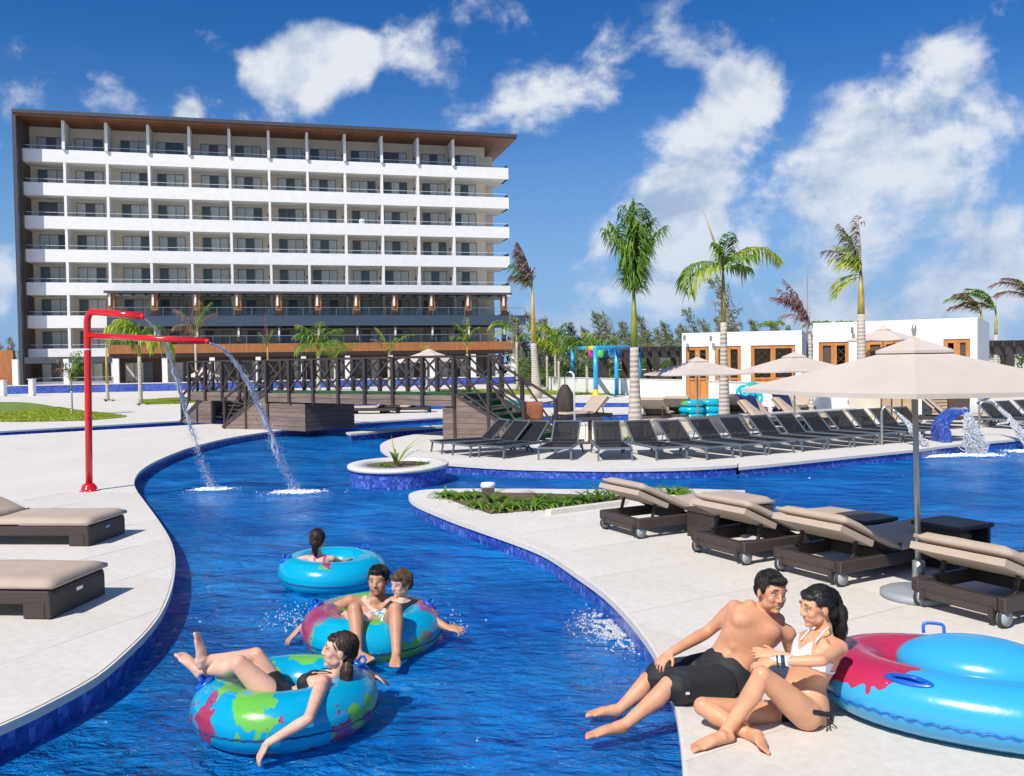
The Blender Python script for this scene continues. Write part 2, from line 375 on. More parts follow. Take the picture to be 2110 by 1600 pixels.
    w2 = t.n('ShaderNodeTexWave', bands_direction='Z'); w2.inputs['Scale'].default_value = 30; t.L.new(t.tc.outputs['Object'], w2.inputs[0])
    hh = t.math('MULTIPLY', wv.outputs['Fac'] if 'Fac' in wv.outputs else wv.outputs[1], w2.outputs[1]); t.col(t.ramp(hh, [(0, (.035, .025, .021)), (1, (.115, .085, .07))])); t.set(Roughness=.5); t.bump(hh, .6, .01); M['wicker'] = t.m
    M['canvas'] = simple('umbrella_canvas', (.58, .505, .43), .85, var=.05, scale=2.5, bump=.25, bscale=7)
    M['pole'] = simple('brushed_metal_pole', (.42, .41, .37), .35, .6, var=.1)
    M['wheel'] = simple('grey_wheel_plastic', (.30, .33, .35), .45); M['tyre'] = simple('dark_rubber', (.03, .035, .04), .6)
    M['black'] = simple('black_fabric', (.017, .018, .022), .75, bump=.3, bscale=14)
    M['whitecloth'] = simple('white_bikini_fabric', (.80, .80, .84), .7); M['pink'] = simple('pink_swimsuit', (.85, .05, .35), .6)
    M['rash'] = simple('dark_rash_top', (.015, .022, .035), .5)
    t = Mt('teal_pattern_shorts'); nz = t.noise(30, 2); t.col(t.ramp(nz, [(.42, (.65, .75, .72)), (.5, (.05, .40, .42)), (.62, (.03, .12, .2))], 'CONSTANT')); M['tealshort'] = t.m
    M['greenmat'] = simple('green_tread_mat', (.025, .11, .03), .95, var=.5, scale=30, bump=.8, bscale=80)
    M['steel'] = simple('stainless_steel', (.6, .62, .63), .2, .9)
    M['stone_blk'] = simple('stacked_dark_stone', (.05, .055, .065), .7, var=.6, scale=5)
    M['towel_brown'] = simple('brown_towel', (.27, .09, .04), .9, var=.2, bump=.6, bscale=40)
    M['wristband'] = simple('navy_wristband', (.02, .05, .11), .5); M['grey'] = simple('grey_plinth', (.33, .34, .34), .7)
    # water in the air and foam
    t = Mt('falling_water'); t.col((.93, .96, 1.0)); t.set(Roughness=.05, IOR=1.33); t.b.inputs['Transmission Weight'].default_value = .60; M['jet'] = t.m
    t = Mt('foam'); t.col(t.ramp(t.noise(25, 4), [(.3, (.70, .80, .90)), (.6, (.92, .95, .98))])); t.set(Roughness=.5); M['foam'] = t.m
    # leaves
    def leaf(name, a, b, tr=.35):
        t = Mt(name); nz = t.noise(2.0, 3); c = t.ramp(nz, [(.35, a), (.65, b)])
        t.col(c); t.set(Roughness=.5)
        tl = t.n('ShaderNodeBsdfTranslucent'); t.L.new(c, tl.inputs[0]); mx = t.n('ShaderNodeMixShader'); mx.inputs[0].default_value = tr
        t.L.new(t.b.outputs[0], mx.inputs[1]); t.L.new(tl.outputs[0], mx.inputs[2]); t.L.new(mx.outputs[0], t.out.inputs[0]); return t.m
    M['palm'] = leaf('palm_leaf', (.10, .22, .02), (.22, .36, .04)); M['palmy'] = leaf('yellow_green_palm_leaf', (.28, .40, .02), (.50, .54, .05))
    M['palmdry'] = leaf('dry_brown_frond', (.20, .10, .06), (.34, .20, .13)); M['palmdead'] = leaf('dead_purple_brown_frond', (.20, .09, .09), (.36, .19, .17))
    M['conifer'] = leaf('casuarina_needles', (.15, .19, .085), (.27, .29, .15), .25); M['conifer2'] = leaf('pale_casuarina_needles', (.17, .20, .11), (.31, .32, .20), .25)
    M['lily'] = leaf('strap_leaf', (.09, .21, .015), (.22, .38, .04)); M['bush'] = leaf('bush_leaf', (.05, .10, .02), (.13, .19, .04))
    t = Mt('ringed_palm_trunk'); w = t.n('ShaderNodeTexWave', bands_direction='Z'); w.inputs['Scale'].default_value = 2.4; w.inputs['Distortion'].default_value = 1.2; t.L.new(t.tc.outputs['Object'], w.inputs[0])
    t.col(t.mix(.45, t.ramp(w.outputs[1], [(0, (.36, .31, .25)), (.2, (.52, .46, .38))]), t.ramp(t.noise(5, 5), [(.3, (.36, .31, .25)), (.7, (.62, .55, .46))]))); t.set(Roughness=.85); t.bump(w.outputs[1], .6, .03); M['trunk'] = t.m
    M['shaft'] = simple('green_crownshaft', (.22, .26, .03), .45, var=.35, scale=2); M['shafty'] = simple('yellow_orange_crownshaft', (.42, .30, .07), .45, var=.4, scale=1.5)
    M['bark'] = simple('grey_bark', (.20, .165, .13), .9, var=.3, bump=.6)
mk()
# ------------------------------------------------------------------ ground, decks, pools
WZ = -0.2
def gp(l): return [tuple(G(u, v)[:2]) for (u, v) in l]
gr = MB(); gr.box(-1500, 1500, -60, 2500, -1.9, -1.4); tag(gr.build('ground', M['sand']), kind='structure')

left_edge = smooth_curve(gp([(-160, 1572), (0, 1497), (60, 1470), (120, 1440), (200, 1395), (260, 1345), (310, 1295), (340, 1250), (357, 1200), (361, 1150), (350, 1110), (325, 1070), (297, 1032), (280, 1008), (277, 990), (290, 970),
    (322, 950), (370, 930), (398, 921), (465, 904), (546, 891), (622, 882.5), (681, 877), (762, 869.5), (850, 864), (935, 859), (1050, 857), (1180, 854), (1330, 851)]), 3)
mid = gp([(1415, 852), (1440, 856), (1420, 861)])
pen = smooth_curve(gp([(1400, 863), (1250, 868), (1100, 876), (1000, 882), (930, 887), (870, 893), (814, 903), (790, 912), (783, 921), (792, 933), (830, 945), (923, 955), (1041, 962.4), (1170, 965.5), (1300, 966.6), (1430, 963.5), (1519, 958)]), 3)
poolside = gp([(1521.7, 953.7), (1521.7, 963.5), (1650, 951), (1750, 940.6), (1897, 926), (1941, 919.6), (2017, 911.7), (2110, 904), (2300, 888)])
chan_front = gp([(1480, 838), (1180, 840), (935, 843), (760, 846), (640, 852), (520, 863), (430, 874), (0, 898), (-200, 908)])
chan_back = gp([(-200, 899), (0, 889), (430, 864), (520, 850), (640, 838), (760, 831), (935, 828), (1480, 829)])
outer_r = [(400, 60), (400, 1500), (-1200, 1500), (-1200, 60)]
cf_end = chan_front[-1]
polyA = [(p[0], p[1]) for p in left_edge] + mid + [(p[0], p[1]) for p in pen] + poolside + [(60, 34)] + outer_r + [(-60, 33)] + chan_back + chan_front + [(-40, 25), (-40, 4), (-6, 3.2)]
isl_edge = smooth_curve(gp([(1351, 1005.6), (1268, 1009), (1100, 1008), (960, 1007), (880, 1009), (850, 1015), (842, 1023.5), (859, 1039), (927.5, 1067.6), (984, 1087.5), (1075, 1119), (1130, 1143), (1190, 1183), (1244, 1222), (1298, 1276),
    (1341, 1333), (1362, 1375), (1388.6, 1449), (1398, 1498), (1405, 1560), (1407, 1620), (1402, 1750)]), 3)
isl_pool = gp([(2400, 1212), (2100, 1150), (1840, 1102), (1700, 1080), (1570, 1054), (1442, 1033), (1535, 1021), (1535, 1011)])
polyB = [(p[0], p[1]) for p in isl_edge] + [(.75, 3.0), (.75, 1.5), (14, 1.5), (14, 3.6)] + isl_pool
ringc = G(821, 958, .12); ring = [(ringc.x + .86 * math.cos(a), ringc.y + 1.35 * math.sin(a)) for a in [2 * math.pi * k / 40 for k in range(40)]]
thin = gp([(712.8, 892.7), (760, 888.5), (813, 884), (880, 879), (930, 876.5), (1000, 871), (1000, 873.5), (930, 879.5), (880, 883), (813, 888), (760, 893), (722, 896)])

def tri_sheet(name, poly, z, mat, parent=None):
    bm = bmesh.new(); vs = [bm.verts.new((p[0], p[1], z)) for p in poly]; f = bm.faces.new(vs); f.normal_update()
    bmesh.ops.triangulate(bm, faces=[f], ngon_method='EAR_CLIP')
    for f in bm.faces:
        if f.normal.z < 0: f.normal_flip()
    me = bpy.data.meshes.new(name); bm.to_mesh(me); bm.free(); me.materials.append(mat); return link(name, me, parent)
def wall_strip(mb, poly, z0, z1):
    n = len(poly); vs = [(p[0], p[1], z0) for p in poly] + [(p[0], p[1], z1) for p in poly]
    mb.add(vs, [(i, (i + 1) % n, n + (i + 1) % n, n + i) for i in range(n)])
def deck(name, poly, top=0.0, lip=.028, label=None, cat=None, parent=None, thick=.055):
    if area2(poly) < 0: poly = poly[::-1]
    body = tri_sheet(name, poly, top, M['deck'], parent)
    mb = MB(); wall_strip(mb, poly, top - thick, top)
    inn = offset_poly(poly, lip); n = len(poly)
    vs = [(p[0], p[1], top - thick) for p in poly] + [(p[0], p[1], top - thick) for p in inn]
    mb.add(vs, [(i, n + i, n + (i + 1) % n, (i + 1) % n) for i in range(n)]); mb.build('coping_edge', M['deck'], body)
    mb = MB(); wall_strip(mb, inn, -1.4, top - thick); mb.build('tiled_pool_wall', M['mosaic'], body)
    return body
dA = tag(deck('pool_deck', polyA), kind='structure'); dB = tag(deck('pool_deck', polyB), kind='structure')
tag(deck('pool_divider_kerb', thin, .02), 'thin curved white kerb with blue tiles standing in the river below the bridge', 'kerb')
for nm, z, m_ in (('pool_floor', -1.25, 'floor'), ('pool_water', WZ, 'water')):
    if nm == 'pool_water':
        o = MB().add([(-70, 1.0, z), (60, 1.0, z), (60, 60, z), (-70, 60, z)], [(0, 1, 2, 3)]).build(nm, M[m_])
    else: o = MB().box(-70, 60, 1, 60, z - .1, z).build(nm, M[m_])
    tag(o, kind='structure')
# turquoise lane marks on the pool floor
lm = MB()
def lane(u0, v0, u1, v1, w):
    a, b = G(u0, v0, -1.25), G(u1, v1, -1.25); d = (b - a).normalized(); s_ = Vector((-d.y, d.x, 0)) * w
    lm.add([a - s_ + Vector((0, 0, .004)), b - s_ + Vector((0, 0, .004)), b + s_ + Vector((0, 0, .004)), a + s_ + Vector((0, 0, .004))], [(0, 1, 2, 3)])
lane(1770, 1052, 1870, 1062, .10); lane(1850, 1064, 2160, 1014, .11); lane(2085, 1112, 2200, 1120, .12)
tag(lm.build('lane_marking', M['lane'], bpy.data.objects['pool_floor']))

# pavers near the camera, each its own piece, 3 mm proud with open joints
def pavers(poly, parent, box, cell, ang, name='paver', off=(0, 0), grow=.02):
    if area2(poly) < 0: poly = poly[::-1]
    bm = bmesh.new(); p2 = offset_poly(poly, grow); f = bm.faces.new([bm.verts.new((p[0], p[1], 0)) for p in p2]); f.normal_update()
    def cut(co, no, clear):
        g = list(bm.faces) + list(bm.edges) + list(bm.verts)
        bmesh.ops.bisect_plane(bm, geom=g, plane_co=co, plane_no=no, clear_outer=clear, clear_inner=False)
    bmesh.ops.triangulate(bm, faces=[f], ngon_method='EAR_CLIP')
    x0, x1, y0, y1 = box
    cut((x1, 0, 0), (1, 0, 0), True); cut((x0, 0, 0), (-1, 0, 0), True); cut((0, y1, 0), (0, 1, 0), True); cut((0, y0, 0), (0, -1, 0), True)
    ex = Vector((math.cos(ang), math.sin(ang), 0)); ey = Vector((-ex.y, ex.x, 0)); o = Vector((off[0], off[1], 0))
    us = [(v.co - o).dot(ex) for v in bm.verts]; vs_ = [(v.co - o).dot(ey) for v in bm.verts]
    for a, l in ((ex, us), (ey, vs_)):
        for k in range(math.floor(min(l) / cell), math.ceil(max(l) / cell) + 1): cut(o + a * (k * cell), a, False)
    cells = {}
    for f in bm.faces:
        c = f.calc_center_median() - o; cells.setdefault((math.floor(c.dot(ex) / cell), math.floor(c.dot(ey) / cell)), []).append(f)
    n = 0
    for (i, j), fs in cells.items():
        if sum(f.calc_area() for f in fs) < .02: continue
        cen = o + ex * ((i + .5) * cell) + ey * ((j + .5) * cell); k = 1 - .006 / cell
        ids = {}; vs = []; ff = []
        h = .006 + rnd.uniform(-.0012, .0012)
        for f in fs:
            q = []
            for v in f.verts:
                if v.index not in ids or True:
                    key = (round(v.co.x, 5), round(v.co.y, 5))
                    if key not in ids: ids[key] = len(vs); vs.append(((v.co.x - cen.x) * k, (v.co.y - cen.y) * k, h))
                q.append(ids[key])
            ff.append(tuple(q))
        # skirt
        ed = {}
        for q in ff:
            for a_, b_ in zip(q, q[1:] + q[:1]): ed[(a_, b_)] = 1
        nb = len(vs); vs += [(p[0], p[1], .0005) for p in vs[:nb]]
        for (a_, b_) in list(ed):
            if (b_, a_) not in ed: ff.append((b_, a_, nb + a_, nb + b_))
        mb = MB(); mb.add(vs, ff); mb.build(name, M['deck'], parent, tuple(cen)); n += 1
    bm.free(); return n
nA = pavers(polyA, dA, (-12, 0, 3.2, 14.5), 1.1, R(-22)); nB = pavers(polyB, dB, (0, 9, 2.2, 14.5), 1.1, R(32))

# lawn patches
def patch(name, pts, z, mat, label=None, cat=None, kind=None):
    o = tri_sheet(name, [tuple(p[:2]) for p in pts], z, mat); return tag(o, label, cat, kind=kind)
lawn1 = smooth_curve(gp([(-100, 829), (0, 829), (65, 831), (156, 846), (220, 853), (262, 859), (220, 864), (167, 867.6), (80, 869.5), (0, 870), (-100, 868)]), 3)
lawn2 = gp([(285, 826), (350, 822), (420, 822), (420, 829), (360, 833), (300, 834)])
lawn3 = gp([(900, 803), (1480, 803), (1520, 812), (1480, 815), (1100, 814), (900, 812)])
for l in (lawn1, lawn2, lawn3): patch('lawn', l, .012, M['grass'], kind='structure')
def blades(name, polys, n, h, parent=None):
    mb = MB()
    for poly in polys:
        P2 = [Vector(p[:2]) for p in poly]; x0 = min(p.x for p in P2); x1 = max(p.x for p in P2); y0 = min(p.y for p in P2); y1 = max(p.y for p in P2)
        x0 = max(x0, -24)
        def ins(x, y):
            c = False
            for i in range(len(P2)):
                a, b = P2[i - 1], P2[i]
                if (a.y > y) != (b.y > y) and x < (b.x - a.x) * (y - a.y) / (b.y - a.y) + a.x: c = not c
            return c
        k = 0
        for _ in range(n * 4):
            x, y = rnd.uniform(x0, x1), rnd.uniform(y0, y1)
            if not ins(x, y): continue
            k += 1
            if k > n: break
            a = rnd.uniform(0, 3.14); w = rnd.uniform(.02, .05); hh = h * rnd.uniform(.5, 1.3); dx, dy = w * math.cos(a), w * math.sin(a)
            mb.add([(x - dx, y - dy, .01), (x + dx, y + dy, .01), (x + rnd.uniform(-.05, .05), y + rnd.uniform(-.05, .05), hh)], [(0, 1, 2)])
    return tag(mb.build(name, [M['palmy']], parent), kind='stuff')
blades('grass_blades', [lawn1, lawn2, lawn3], 14000, .07)

# ------------------------------------------------------------------ hotel
PHI = math.atan(1850 / 7145.0)
def hotel():
    W = 3.8; x_left = (47 - CU) / F_PX * 86.0 + .65
    root = thing('hotel_building', 'long white eight storey hotel with ribbon balconies, dark frame and wooden eaves', 'hotel', (x_left, 86.0, 0), PHI)
    def top(k): return 23.1 - 3.18 * k
    XR = 12.55 * W
    DB = 2.7                                   # depth of the balconies
    # walls
    mb = MB(); mb.box(-.6, 12.02 * W, DB, DB + 14, -.3, 25.84); mb.build('rear_block', M['cream'], root)
    sl = MB()
    slab = None
    for k in range(8):
        t = top(k); x1 = XR if k < 6 else 2.0 * W
        hgt = 1.2 if k < 7 else .75
        m_ = MB(); m_.box(0, x1, 0, .22, t - hgt, t); m_.box(0, x1, .22, DB - .003, t - hgt, t - hgt + .28)
        if k < 6: m_.box(x1 - .22, x1, .22, DB + 2.4, t - hgt, t); m_.box(12.02 * W + .003, x1 - .22, DB, DB + 2.4, t - hgt, t - hgt + .28)
        m_.build('balcony_slab', M['white'], root)
        g = MB(); g.add([(.1, .11, t), (x1 - .1, .11, t), (x1 - .1, .11, t + .36), (.1, .11, t + .36)], [(0, 1, 2, 3)])
        if k < 6: g.box(x1 - .12, x1 - .10, .15, DB + 2.3, t, t + .36)
        g.build('glass_balustrade', [M['glass']], root)
        h = MB(); h.bar((.1, .11, t + .375), (x1 - .1, .11, t + .375), .03); h.build('handrail', M['white'], root)
    # white fins between the rooms
    for k in range(8):
        z0 = top(k); z1 = top(k - 1) - 1.2 if k else 25.83
        for i in range(1, 12):
            if k >= 6 and i > 2: continue
            if k == 0: f = finm0 if i > 1 else MB().box(-.13, .13, -.25, DB - .004, z0 + .001, z1 - .004).mesh('fin_top', M['white'])
            if k == 0: finm0 = f
            else:
                if i == 1: finm = MB().box(-.12, .12, .02, DB - .004, z0 + .001, z1 - .002).mesh('fin', M['white'])
                f = finm
            link('dividing_fin', f, root, ((.95 + (i - 1)) * W, 0, 0))
    # windows: sliding doors with curtains behind the glass
    wm = {}
    def win_meshes(w, h):
        key = (round(w, 2), round(h, 2))
        if key in wm: return wm[key]
        fr = MB(); b = .06
        fr.box(0, w, 0, .1, 0, b); fr.box(0, w, 0, .1, h - b, h); fr.box(0, b, 0, .1, b + .001, h - b - .001); fr.box(w - b, w, 0, .1, b + .001, h - b - .001)
        for q in (1, 2): fr.box(w * q / 3 - .035, w * q / 3 + .035, .002, .09, b + .001, h - b - .001)
        a = MB().box(.001, w / 3 - .04, .04, .06, b, h - b); d = MB()
        # folds of the curtain, real corrugation
        n = 14; pw = w / 3 - .05
        vs = []; fs = []
        for i in range(n + 1):
            x = i / n * pw; y = .045 + (.02 if i % 2 else 0); vs += [(x, y, b), (x, y, h - b)]
        for i in range(n): fs.append((2 * i, 2 * i + 2, 2 * i + 3, 2 * i + 1))
        d.add(vs, fs)
        wm[key] = (fr.mesh('window', M['frame']), a.mesh('pane', M['glasspane']), d.mesh('curtain', M['curtain'])); return wm[key]
    def window(x, y, z, w, h):
        fr, a, d = win_meshes(w, h); f = link('window', fr, root, (x, y, z)); dark = rnd.choice((0, 0, 1, 1, 2))
        for q in range(3):
            if q == dark or rnd.random() < .06: link('pane', a, f, (w * q / 3 + (.04 if q else .0), 0, 0))
            else: link('curtain', d, f, (w * q / 3 + .03, 0, 0))
    lampm = MB().box(-.06, .06, -.12, 0, 0, .3).mesh('wall_lamp', M['wenge'])
    for k in range(8):
        z = top(k) - 1.2 + .30
        for i in range(12):
            x0 = (i - .05) * W
            window(x0 + (.85 if i % 2 == 0 else .45), DB - .112, z, 2.55, 2.66)
            if i and k < 6: link('wall_lamp', lampm, root, ((.95 + i - 1) * W - .20, 1.6, z + 1.6))
    # balcony chairs: small dark shapes behind the glass
    chm = MB().box(-.25, .25, -.25, .25, .35, .42).box(-.25, .25, .22, .27, .42, .85).box(-.25, -.2, -.25, .25, 0, .349).box(.2, .25, -.25, .25, 0, .349).mesh('balcony_chair', M['wenge'])
    tbm = MB().box(-.02, .02, -.02, .02, 0, .5).box(-.25, .25, -.25, .25, .501, .54).mesh('balcony_table', M['wenge'])
    # left dark frame, roof and soffit
    mb = MB(); mb.box(-.45, -.12, -1.6, DB + 13, -.3, 25.85); mb.build('side_frame_wall', M['darkclad'], root)
    mb = MB(); mb.box(-.119, -.01, -.6, DB - .01, -.2, 25.8); mb.build('brown_inner_wall', M['wenge'], root)
    mb = MB(); mb.box(-.45, 12.72 * W, -1.6, DB + 15, 26.05, 26.38); mb.build('roof', M['darkclad'], root)
    nb = 60; x0, x1 = -.44, 12.72 * W - .1; st = (x1 - x0) / nb
    pm = MB().box(0, st - .012, -1.5, DB + 15, 25.86, 26.045).mesh('soffit_panel', M['soffit'])
    for i in range(nb): link('soffit_panel', pm, root, (x0 + i * st, 0, 0))
    # end stub behind the balconies on the right
    mb = MB(); mb.box(12.02 * W + .002, 12.02 * W + 1.5, DB + 2.6, DB + 13, 0, 25.4); mb.build('end_wall', M['cream'], root)
    # lower storeys: terrace wing in front
    D = -3.5; xa, xb = 2.0 * W, 12.25 * W; xe = 12.75 * W
    mb = MB(); mb.box(xa - .2, xb + .4, D - .1, D + .15, 9.12, 9.34); mb.box(xa, xb, D + .15, 0 - .01, 9.27, 9.35)
    mb.build('pergola_canopy', M['darkclad'], root)
    am = MB().box(-.07, .07, D + .16, -.02, 9.13, 9.26).mesh('pergola_beam', M['darkclad'])
    for i in range(34): link('pergola_beam', am, root, (xa + .8 + i * (xb - xa - 1) / 33, 0, 0))
    cm = MB().box(-.32, .32, D + .30, D + .75, 6.99, 9.115).mesh('wood_pier', M['orangewood']); lm_ = MB().box(-.09, .09, D + .12, D + .298, 7.95, 9.0).mesh('pier_lamp', M['white'])
    for i in range(11):
        xx = xa + .35 + i * (xb - xa - .7) / 10
        link('wood_pier', cm, root, (xx, 0, 0)); link('pier_lamp', lm_, root, (xx - .1, 0, 0))
    mb = MB(); mb.box(xa, xe, D, D + .25, 5.98, 6.98); mb.box(xa, xe, D + .25, DB - .05, 5.98, 6.2); mb.build('slate_blue_band', M['blueband'], root)
    g = MB(); g.add([(xa + .1, D + .09, 6.98), (xe - .1, D + .09, 6.98), (xe - .1, D + .09, 7.75), (xa + .1, D + .09, 7.75)], [(0, 1, 2, 3)]); g.build('glass_balustrade', M['glass'], root)
    g = MB(); g.bar((xa + .1, D + .09, 7.78), (xe - .1, D + .09, 7.78), .05)
    for i in range(26): g.bar((xa + .1 + i * (xe - xa - .2) / 25, D + .09, 6.99), (xa + .1 + i * (xe - xa - .2) / 25, D + .09, 7.75), .035)
    g.build('handrail', M['frame'], root)
    mb = MB(); mb.box(xa, xb + .7, D, D + .3, 3.4, 4.25); mb.box(xa, xb + .7, D + .3, DB - .05, 3.4, 3.6); mb.build('orange_wood_band', M['orangewood'], root)
    mb = MB(); mb.box(xa, xb + .6, D + .5, D + .9, 3.0, 3.39); mb.build('dark_beam', M['wenge'], root)
    g = MB(); g.add([(xa + .1, D + .09, 4.25), (xb + .6, D + .09, 4.25), (xb + .6, D + .09, 5.0), (xa + .1, D + .09, 5.0)], [(0, 1, 2, 3)]); g.build('glass_balustrade', M['glass'], root)
    g = MB(); g.bar((xa + .1, D + .09, 5.03), (xb + .6, D + .09, 5.03), .05)
    for i in range(26): g.bar((xa + .1 + i * (xb - xa) / 25, D + .09, 4.26), (xa + .1 + i * (xb - xa) / 25, D + .09, 5.0), .035)
    g.build('handrail', M['frame'], root)
    pm = MB().box(-.2, .2, D + .45, D + .85, 4.26, 5.97).mesh('dark_pier', M['wenge'])
    for i in range(11):
        xx = xa + .35 + i * (xb - xa - .7) / 10
        link('dark_pier', pm, root, (xx, 0, 0)); link('pier_lamp', MB().box(-.08, .08, D + .3, D + .448, 4.95, 5.75).mesh('pl', M['white']) if i == 0 else bpy.data.objects[f'pier_lamp.{11:03d}'].data, root, (xx, 0, 0))
    # white columns of the ground floor, dark shaded arcade behind
    pm = MB().box(-.24, .24, D + .3, D + .8, .35, 2.99).box(-.34, .34, D + .2, D + .9, 0, .349).mesh('white_column', M['white'])
    for i in range(12):
        link('white_column', pm, root, (-.4 + i * (xb + 1.0) / 11, 0, 0))
    mb = MB(); mb.box(-.3, xa - .01, -1.5, -1.2, 2.6, 3.2); mb.build('dark_beam', M['darkclad'], root)
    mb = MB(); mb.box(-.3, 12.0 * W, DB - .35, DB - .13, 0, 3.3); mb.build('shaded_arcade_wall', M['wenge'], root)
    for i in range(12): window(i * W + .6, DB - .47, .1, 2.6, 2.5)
    for k in range(1, 8):
        for i in range(12):
            if rnd.random() < .5: link('balcony_chair', chm, root, ((i + .1) * W + rnd.uniform(.3, 2.8), .9, top(k) - .92))
            if rnd.random() < .4: link('balcony_table', tbm, root, ((i + .1) * W + rnd.uniform(.3, 2.8), 1.0, top(k) - .7))
    return root
HOTEL = hotel()
# raised tiled pool basin along the hotel front
a, b = Vector((-45.5, 74.6, 0)), Vector((.4, 85.3, 0))
bd = (b - a).normalized(); L_ = (b - a).length; rz = math.atan2(bd.y, bd.x)
rp = thing('raised_pool_basin', 'long dark blue tiled pool wall with white rim along the hotel front', 'pool wall', a, rz)
MB().box(0, L_, 0, .4, 0, .66).build('tiled_wall', M['mosaic'], rp); MB().box(-.05, L_ + .05, -.04, .44, .661, .74).build('rim', M['deck'], rp)
# low walls and odds at the far left
o = thing('orange_plastered_wall', 'orange brown plastered wall at the far left beside the hotel', 'wall', (-52, 84, 0)); MB().box(-6, 5.4, 0, .4, .05, 3.9).build('panel', M['orangewood'], o); MB().box(-6, 5.4, -.2, 0 - .01, 0, 1.2).build('base', M['towel_brown'], o)
for (u, v, h, w, l) in ((67, 816, 1.25, .38, 'white boxed light bollard on the paving before the tiled pool wall'), (2, 817, 1.2, .75, 'white low block wall at the left edge of the paving')):
    g = G(u, v); o = thing('white_post', l, 'post', g); MB().cbox((0, 0, h / 2), (w, .5, h), .05).build('body', M['white'], o); MB().cbox((0, 0, h + .03), (w + .08, .58, .06)).build('cap', M['white'], o)
# ------------------------------------------------------------------ raised planters in the pool
def planter_ring():
    t = thing('round_planter', 'round white rimmed planter on a blue mosaic drum standing in the river', 'planter', (ringc.x, ringc.y, 0))
    n = 48; A = [2 * math.pi * k / n for k in range(n)]
    ro = [(.94 * math.cos(a), 1.18 * math.sin(a)) for a in A]; ri = [(.60 * math.cos(a), .72 * math.sin(a)) for a in A]; rw = [(.90 * math.cos(a), 1.14 * math.sin(a)) for a in A]
    m = MB(); z0, z1 = .09, .15
    vs = [(x, y, z0) for x, y in ro] + [(x, y, z1 - .012) for x, y in ro] + [(x * .985, y * .985, z1) for x, y in ro] + [(x, y, z1) for x, y in ri] + [(x, y, z0 - .1) for x, y in ri]
    fs = [(r * n + k, r * n + (k + 1) % n, (r + 1) * n + (k + 1) % n, (r + 1) * n + k) for r in range(4) for k in range(n)] + [(k, 4 * n + k, 4 * n + (k + 1) % n, (k + 1) % n) for k in range(n)]
    m.add(vs, fs, True).build('rim', M['deck'], t)
    MB().prism(rw, -1.3, z0 - .0005).build('mosaic_drum', M['mosaic'], t)
    MB().prism([(x * 1.01, y * 1.01) for x, y in ri], .092, .112).build('soil', M['soil'], t)
planter_ring()

def strap_leaf(mb, base, direction, length, width, droop, z0up=1.0, n=6):
    d = Vector((math.cos(direction), math.sin(direction), 0)); s = Vector((-d.y, d.x, 0)); p = Vector(base); vs = []
    a = rnd.uniform(.9, 1.35) * z0up
    for i in range(n + 1):
        t = i / n; w = width * (.55 + 1.2 * t) * (1 - t) ** .6 if t < 1 else 0
        w = width * (1 - t ** 2.2) * (.6 + .4 * min(1, t * 4))
        vs += [tuple(p - s * w / 2), tuple(p + Vector((0, 0, -w * .18))), tuple(p + s * w / 2)]
        a -= droop / n; p = p + (d * math.cos(a) + Vector((0, 0, 1)) * math.sin(a)) * (length / n)
    fs = []
    for i in range(n): b = 3 * i; fs += [(b, b + 1, b + 4, b + 3), (b + 1, b + 2, b + 5, b + 4)]
    mb.add(vs, fs, True)
LILYM = None
def lily(loc, label, n=22, L=.38, W=.035, droop=2.0, mat='lily', group=None, cat='plant', name='spider_lily'):
    t = thing(name, label, cat, loc, 0, group)
    for i in range(n):
        mb = MB(); strap_leaf(mb, (rnd.uniform(-.03, .03), rnd.uniform(-.03, .03), 0), rnd.uniform(0, 6.28), L * rnd.uniform(.7, 1.25), W, droop * rnd.uniform(.7, 1.2)); mb.build('leaf', M[mat], t)
    return t
# bed on the island
bed = gp([(897, 1019), (960, 1016), (1100, 1018), (1286, 1024), (1290, 1032), (1200, 1044), (1100, 1054), (1010, 1060), (950, 1040)])
bb = tri_sheet('planting_bed', bed, .014, M['soil']); tag(bb, 'wedge shaped soil bed let into the white island tip', 'flower bed')
kerb = MB(); kp = gp([(897, 1019), (1010, 1061), (1130, 1062), (1290, 1041), (1460, 1032)])
for i in range(2, 4): kerb.bar((*kp[i], .035), (*kp[i + 1], .035), .12, .07)
tag(kerb.build('kerb', M['deck']), 'low white kerb behind the lily bed running under the first tan lounger', 'kerb')
LP = [(915, 1024), (945, 1030), (975, 1027), (985, 1046), (1012, 1036), (1030, 1052), (1050, 1034), (1062, 1048), (1085, 1040), (1100, 1048), (1115, 1033), (1135, 1045), (1155, 1036), (1170, 1042), (1190, 1033), (1215, 1038), (1236, 1034), (1262, 1030), (1345, 1016), (1385, 1018), (1405, 1016)]
LW = ['at the bare left tip', 'second from the left tip at the back kerb', 'third from the left tip behind the gap', 'in front near the left tip', 'bright tall one left of the white cap', 'in front below the white cap', 'right behind the white cap', 'at the front edge right of the cap', 'in the middle of the bed', 'in front of the middle of the bed', 'at the back rim past the middle', 'at the front rim past the middle', 'two thirds along the back rim', 'two thirds along the front rim', 'three quarters along the bed', 'bright tall one, left of the pair near the lounger', 'bright tall one, right of the pair near the lounger', 'last tall one beside the first lounger head']
for i, (u, v) in enumerate(LP):
    big = i in (4, 15, 16, 17)
    lily(G(u, v, .012), f'{LW[i]}: strap leaved lily' if i < 18 else f'{["left", "middle", "right"][i - 18]} low strap leaved lily behind the first tan lounger', 26 if not big else 16, .34 if not big else .42, .036, 2.3 if not big else 1.5, group='lilies in the island bed')
g0 = ringc
t = lily((g0.x - .02, g0.y - .1, .11), 'young palm seedling with long arching yellow green leaves in the round planter', 7, .62, .05, .9, 'lily', name='palm_seedling')
